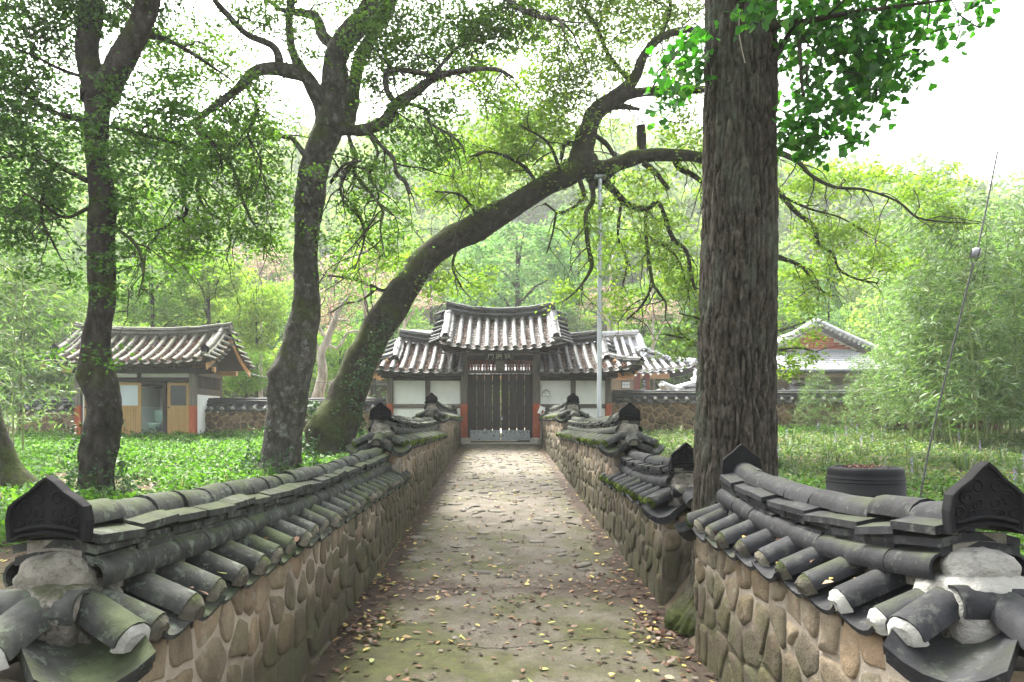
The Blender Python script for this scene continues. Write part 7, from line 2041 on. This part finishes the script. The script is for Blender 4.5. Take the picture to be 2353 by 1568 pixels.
# ------------------------------------------------------------------ ground cover
def scatter_ground(name, label, mat, n, xr, yr, leaf, hgt, keep, cat, up=0.7, stems=3):
    x = rng.uniform(xr[0], xr[1], n); y = yr[0] + (yr[1] - yr[0]) * rng.uniform(0, 1, n) ** 1.25
    cl = fbm(x * 0.9, y * 0.9, 4.2, 3); cl2 = fbm(x * 3.2, y * 3.2, 1.2, 2)
    k = keep(x, y, cl)
    x, y, cl, cl2 = x[k], y[k], cl[k], cl2[k]
    z = np.array([zground(a, b_) for a, b_ in zip(x, y)]) + hgt * (0.15 + 1.5 * np.clip(cl2 - 0.25, 0, 1)) * rng.uniform(0.2, 1.0, len(x))
    C = np.stack([x, y, z], 1)
    C = np.repeat(C, stems, 0); C[:, :2] += rng.normal(size=(len(C), 2)) * leaf[0] * 0.6; C[:, 2] += rng.normal(size=len(C)) * hgt * 0.1
    V, F = leaf_quads(C, leaf[0], leaf[1], up=up)
    return tag(put(name, np_mesh(name, V, F, mat)), label, cat, kind='stuff')
scatter_ground('ground_cover', 'low bright green leafy plants carpeting the left garden', 'leaf_ground', 42000, (-20, -1.9), (6.0, 19.4), (0.085, 0.052), 0.17, lambda x, y, cl: (cl + 0.02 * (y - 9) > 0.40) & (x > -1.05 * y - 1.5), 'ground cover')
scatter_ground('ground_cover', 'sparse dark ivy leaves on the bare earth of the left garden', 'leaf_ivy', 9000, (-13, -1.9), (2.6, 19.4), (0.06, 0.045), 0.06, lambda x, y, cl: cl < 0.56, 'ground cover')
scatter_ground('ground_cover', 'pale green leafy plants carpeting the right garden', 'leaf_ground_pale', 30000, (1.75, 18), (5.0, 19.4), (0.07, 0.04), 0.2, lambda x, y, cl: (x < y * 0.85 + 0.5) & (cl > 0.3), 'ground cover')
scatter_ground('ground_cover', 'bright green leafy weeds round the upturned black tub', 'leaf_ground', 9000, (1.75, 10), (3.6, 8.6), (0.06, 0.036), 0.24, lambda x, y, cl: (x < y * 0.85 + 0.6) & (cl > 0.36), 'ground cover')
scatter_ground('weeds', 'leafy weeds along the foot of the cobble walls', 'leaf_ground', 5000, (-14, 14), (18.6, 19.55), (0.08, 0.05), 0.3, lambda x, y, cl: (cl > 0.42) & (abs(x) > 3.4), 'weeds')
def litter_ground(label, xr, yr, n):
    x = rng.uniform(*xr, n); y = rng.uniform(*yr, n)
    z = np.array([zground(a, b_) for a, b_ in zip(x, y)]) + 0.012
    V, F = oval_leaves(np.stack([x, y, z], 1), 0.055, 0.036)
    tag(put('fallen_leaves', np_mesh('fallen_leaves', V, F, 'leaf_litter')), label, 'leaf litter', kind='stuff')
litter_ground('brown dead leaves on the earth behind the left wall', (-9, -1.75), (1.5, 12), 6000)
litter_ground('scattered dead leaves in the right garden', (1.8, 12), (5, 19), 3000)
def grass_tufts(label, n, xr, yr, h, blades=16, flowers=False):
    Vs, Fs, off = [], [], 0
    fl = []
    for _ in range(n):
        y = U(*yr); x = U(*xr)
        if x > y * 0.85: continue
        g = zground(x, y); hh = h * U(0.6, 1.3)
        for _ in range(blades):
            a = U(0, 6.28); L = hh * U(0.6, 1.2); w = 0.006; o = U(0.3, 0.9)
            dx, dy = math.cos(a), math.sin(a); sx_, sy_ = -dy * w, dx * w
            p0 = (x + dx * 0.02, y + dy * 0.02, g); p1 = (x + dx * L * 0.35 * o, y + dy * L * 0.35 * o, g + L * 0.65); p2 = (x + dx * L * 0.9 * o, y + dy * L * 0.9 * o, g + L * (0.9 - 0.45 * o))
            for (q, s_) in ((p0, 1), (p1, 0.8), (p2, 0.1)): Vs += [(q[0] - sx_ * s_, q[1] - sy_ * s_, q[2]), (q[0] + sx_ * s_, q[1] + sy_ * s_, q[2])]
            Fs += [(off, off + 1, off + 3, off + 2), (off + 2, off + 3, off + 5, off + 4)]; off += 6
        if flowers and random.random() < 0.13:
            for k in range(26): fl.append((x + random.gauss(0, .006), y + random.gauss(0, .006), g + hh * 0.7 + 0.22 * k / 26))
    tag(put('grass', np_mesh('grass', np.array(Vs), np.array(Fs), 'grass_blade')), label, 'grass', kind='stuff')
    if fl:
        V, F = leaf_quads(np.array(fl), 0.02, 0.016, up=0.3)
        tag(put('flower_spikes', np_mesh('flower_spikes', V, F, 'flower')), 'small violet flower spikes among the grass tufts of the right garden', 'flowers', kind='stuff')
grass_tufts('grassy tufts and dry blades in the right garden', 260, (2.5, 13), (7.5, 18.5), 0.34, 16, True)
grass_tufts('few grass blades on the ground of the left garden', 90, (-8, -2), (7, 18), 0.25, 12)

# ------------------------------------------------------------------ upturned tub, guy wire
tb = thing('upturned_tub', (PX(1987, 5.9), 5.9, zground(PX(1987, 5.9), 5.9)), 'upturned black plastic tub with dead leaves on its base, behind the right wall', 'tub')
tX, tZ0, tZ1 = PX(1988, 5.9), zground(PX(1987, 5.9), 5.9), PZ(1073, 5.9)
hgt = tZ1 - tZ0
b = MB(); b.lathe([(0.345, 0.0), (0.345, 0.03), (0.322, 0.035), (0.305, hgt - 0.08), (0.30, hgt - 0.075), (0.299, hgt - 0.06), (0.296, hgt - 0.025), (0.285, hgt - 0.006), (0.27, hgt), (0.255, hgt), (0.25, hgt - 0.012), (0.2, hgt - 0.014), (0.195, hgt - 0.004), (0.185, hgt - 0.004), (0.18, hgt - 0.014), (0.0, hgt - 0.014)], 48, (tX, 5.9, tZ0))
b.build('tub_body', 'black_plastic', tb)
for zz in (hgt - 0.1, hgt - 0.13):
    b = MB(); b.lathe([(0.303, zz), (0.309, zz + 0.003), (0.309, zz + 0.008), (0.303, zz + 0.011)], 48, (tX, 5.9, tZ0)); b.build('rim_band', 'black_plastic', tb)
pts = [(tX + random.gauss(-0.03, 0.07), 5.9 + random.gauss(0, 0.07), tZ1 - 0.005 + U(0, 0.012)) for _ in range(130)]
V, F = leaf_quads(np.array(pts), 0.032, 0.02, up=0.75)
tag(put('dead_leaves', np_mesh('dead_leaves', V, F, 'leaf_roof_litter')), 'small heap of dead leaves on the upturned black tub', 'leaf litter', kind='stuff')
gw = thing('guy_wire', P(2105, 1230, 6.2), 'twisted black guy wire with a grey insulator slanting up at the right', 'wire')
def wire_part(name, pts, r):
    b = MB(); b.tube(catmull(pts, 0.05), r, 6); b.build(name, 'wire', gw)
wire_part('lower_wire', [P(2098, 1265, 6.2), P(2115, 1140, 6.2), P(2145, 985, 6.25), P(2195, 775, 6.3), P(2228, 640, 6.3), P(2236, 606, 6.3)], 0.009)
wire_part('wire_loop', [P(2236, 608, 6.3), P(2229, 590, 6.3), P(2232, 574, 6.3)], 0.005)
wire_part('wire_loop', [P(2236, 608, 6.3), P(2250, 592, 6.3), P(2248, 572, 6.3)], 0.005)
wire_part('upper_wire', [P(2243, 582, 6.3), P(2249, 560, 6.3), P(2268, 470, 6.35), P(2292, 350, 6.4)], 0.008)
wire_part('thin_wire', [P(2292, 352, 6.4), P(2312, 210, 6.45), P(2334, 20, 6.5), P(2350, -200, 6.55)], 0.0025)
c0 = P(2242, 582, 6.3)
b = MB(); b.lathe([(0.0, -0.05), (0.02, -0.047), (0.037, -0.027), (0.043, 0.0), (0.04, 0.027), (0.026, 0.044), (0.0, 0.048)], 16)
for ang in (0.35,): pass
put('insulator', b.mesh('insulator', 'ceramic'), gw, Matrix.Translation(c0) @ Matrix.Rotation(0.25, 4, 'Y'))
b = MB(); b.box((0, 0, 0), (0.008, 0.094, 0.072)); put('insulator_groove', b.mesh('insulator_groove', 'wire'), gw, Matrix.Translation(c0 + Vector((0.006, 0, 0.0))) @ Matrix.Rotation(0.25, 4, 'Y'))
b = MB(); b.tube(catmull([P(1855, 690, 16), P(1905, 520, 16), P(1960, 410, 16.3), P(2012, 325, 16.6), P(2080, 180, 17)], 0.2), 0.008, 5)
tag(b.build('service_wire', 'wire'), 'thin dark wire rising past the leaves right of the thick trunk', 'wire')
b = MB(); b.tube(catmull([P(566, 858, 20), P(640, 872, 20.2), P(760, 880, 21), P(900, 884, 24)], 0.3), 0.008, 5)
tag(b.build('service_wire', 'wire'), 'thin wire running from the outhouse gable behind the trunks', 'wire')
# vine stem hanging on the ginkgo
b = MB(); b.tube(catmull([P(1700, 25, 4.3), P(1698, 70, 4.33), P(1704, 110, 4.34), P(1712, 145, 4.36)], 0.02), 0.003, 5)
tag(b.build('vine_stem', 'pale_bark'), 'thin pale vine stem hanging on the thick furrowed trunk near the top', 'vine')

# ------------------------------------------------------------------ humid summer air over the valley
b = MB(); b.box((0, 120, 29), (500, 390, 98))
N = NT('haze_air')
pv = N.n('ShaderNodeVolumePrincipled')
pv.inputs['Color'].default_value = (0.96, 0.98, 1.0, 1)
pv.inputs['Density'].default_value = 0.0010
pv.inputs['Anisotropy'].default_value = 0.2
N.l(pv.outputs[0], N.out.inputs['Volume'])
M['haze_air'] = N.m
tag(b.build('haze', 'haze_air'), 'thin pale haze in the air', 'haze', kind='stuff')
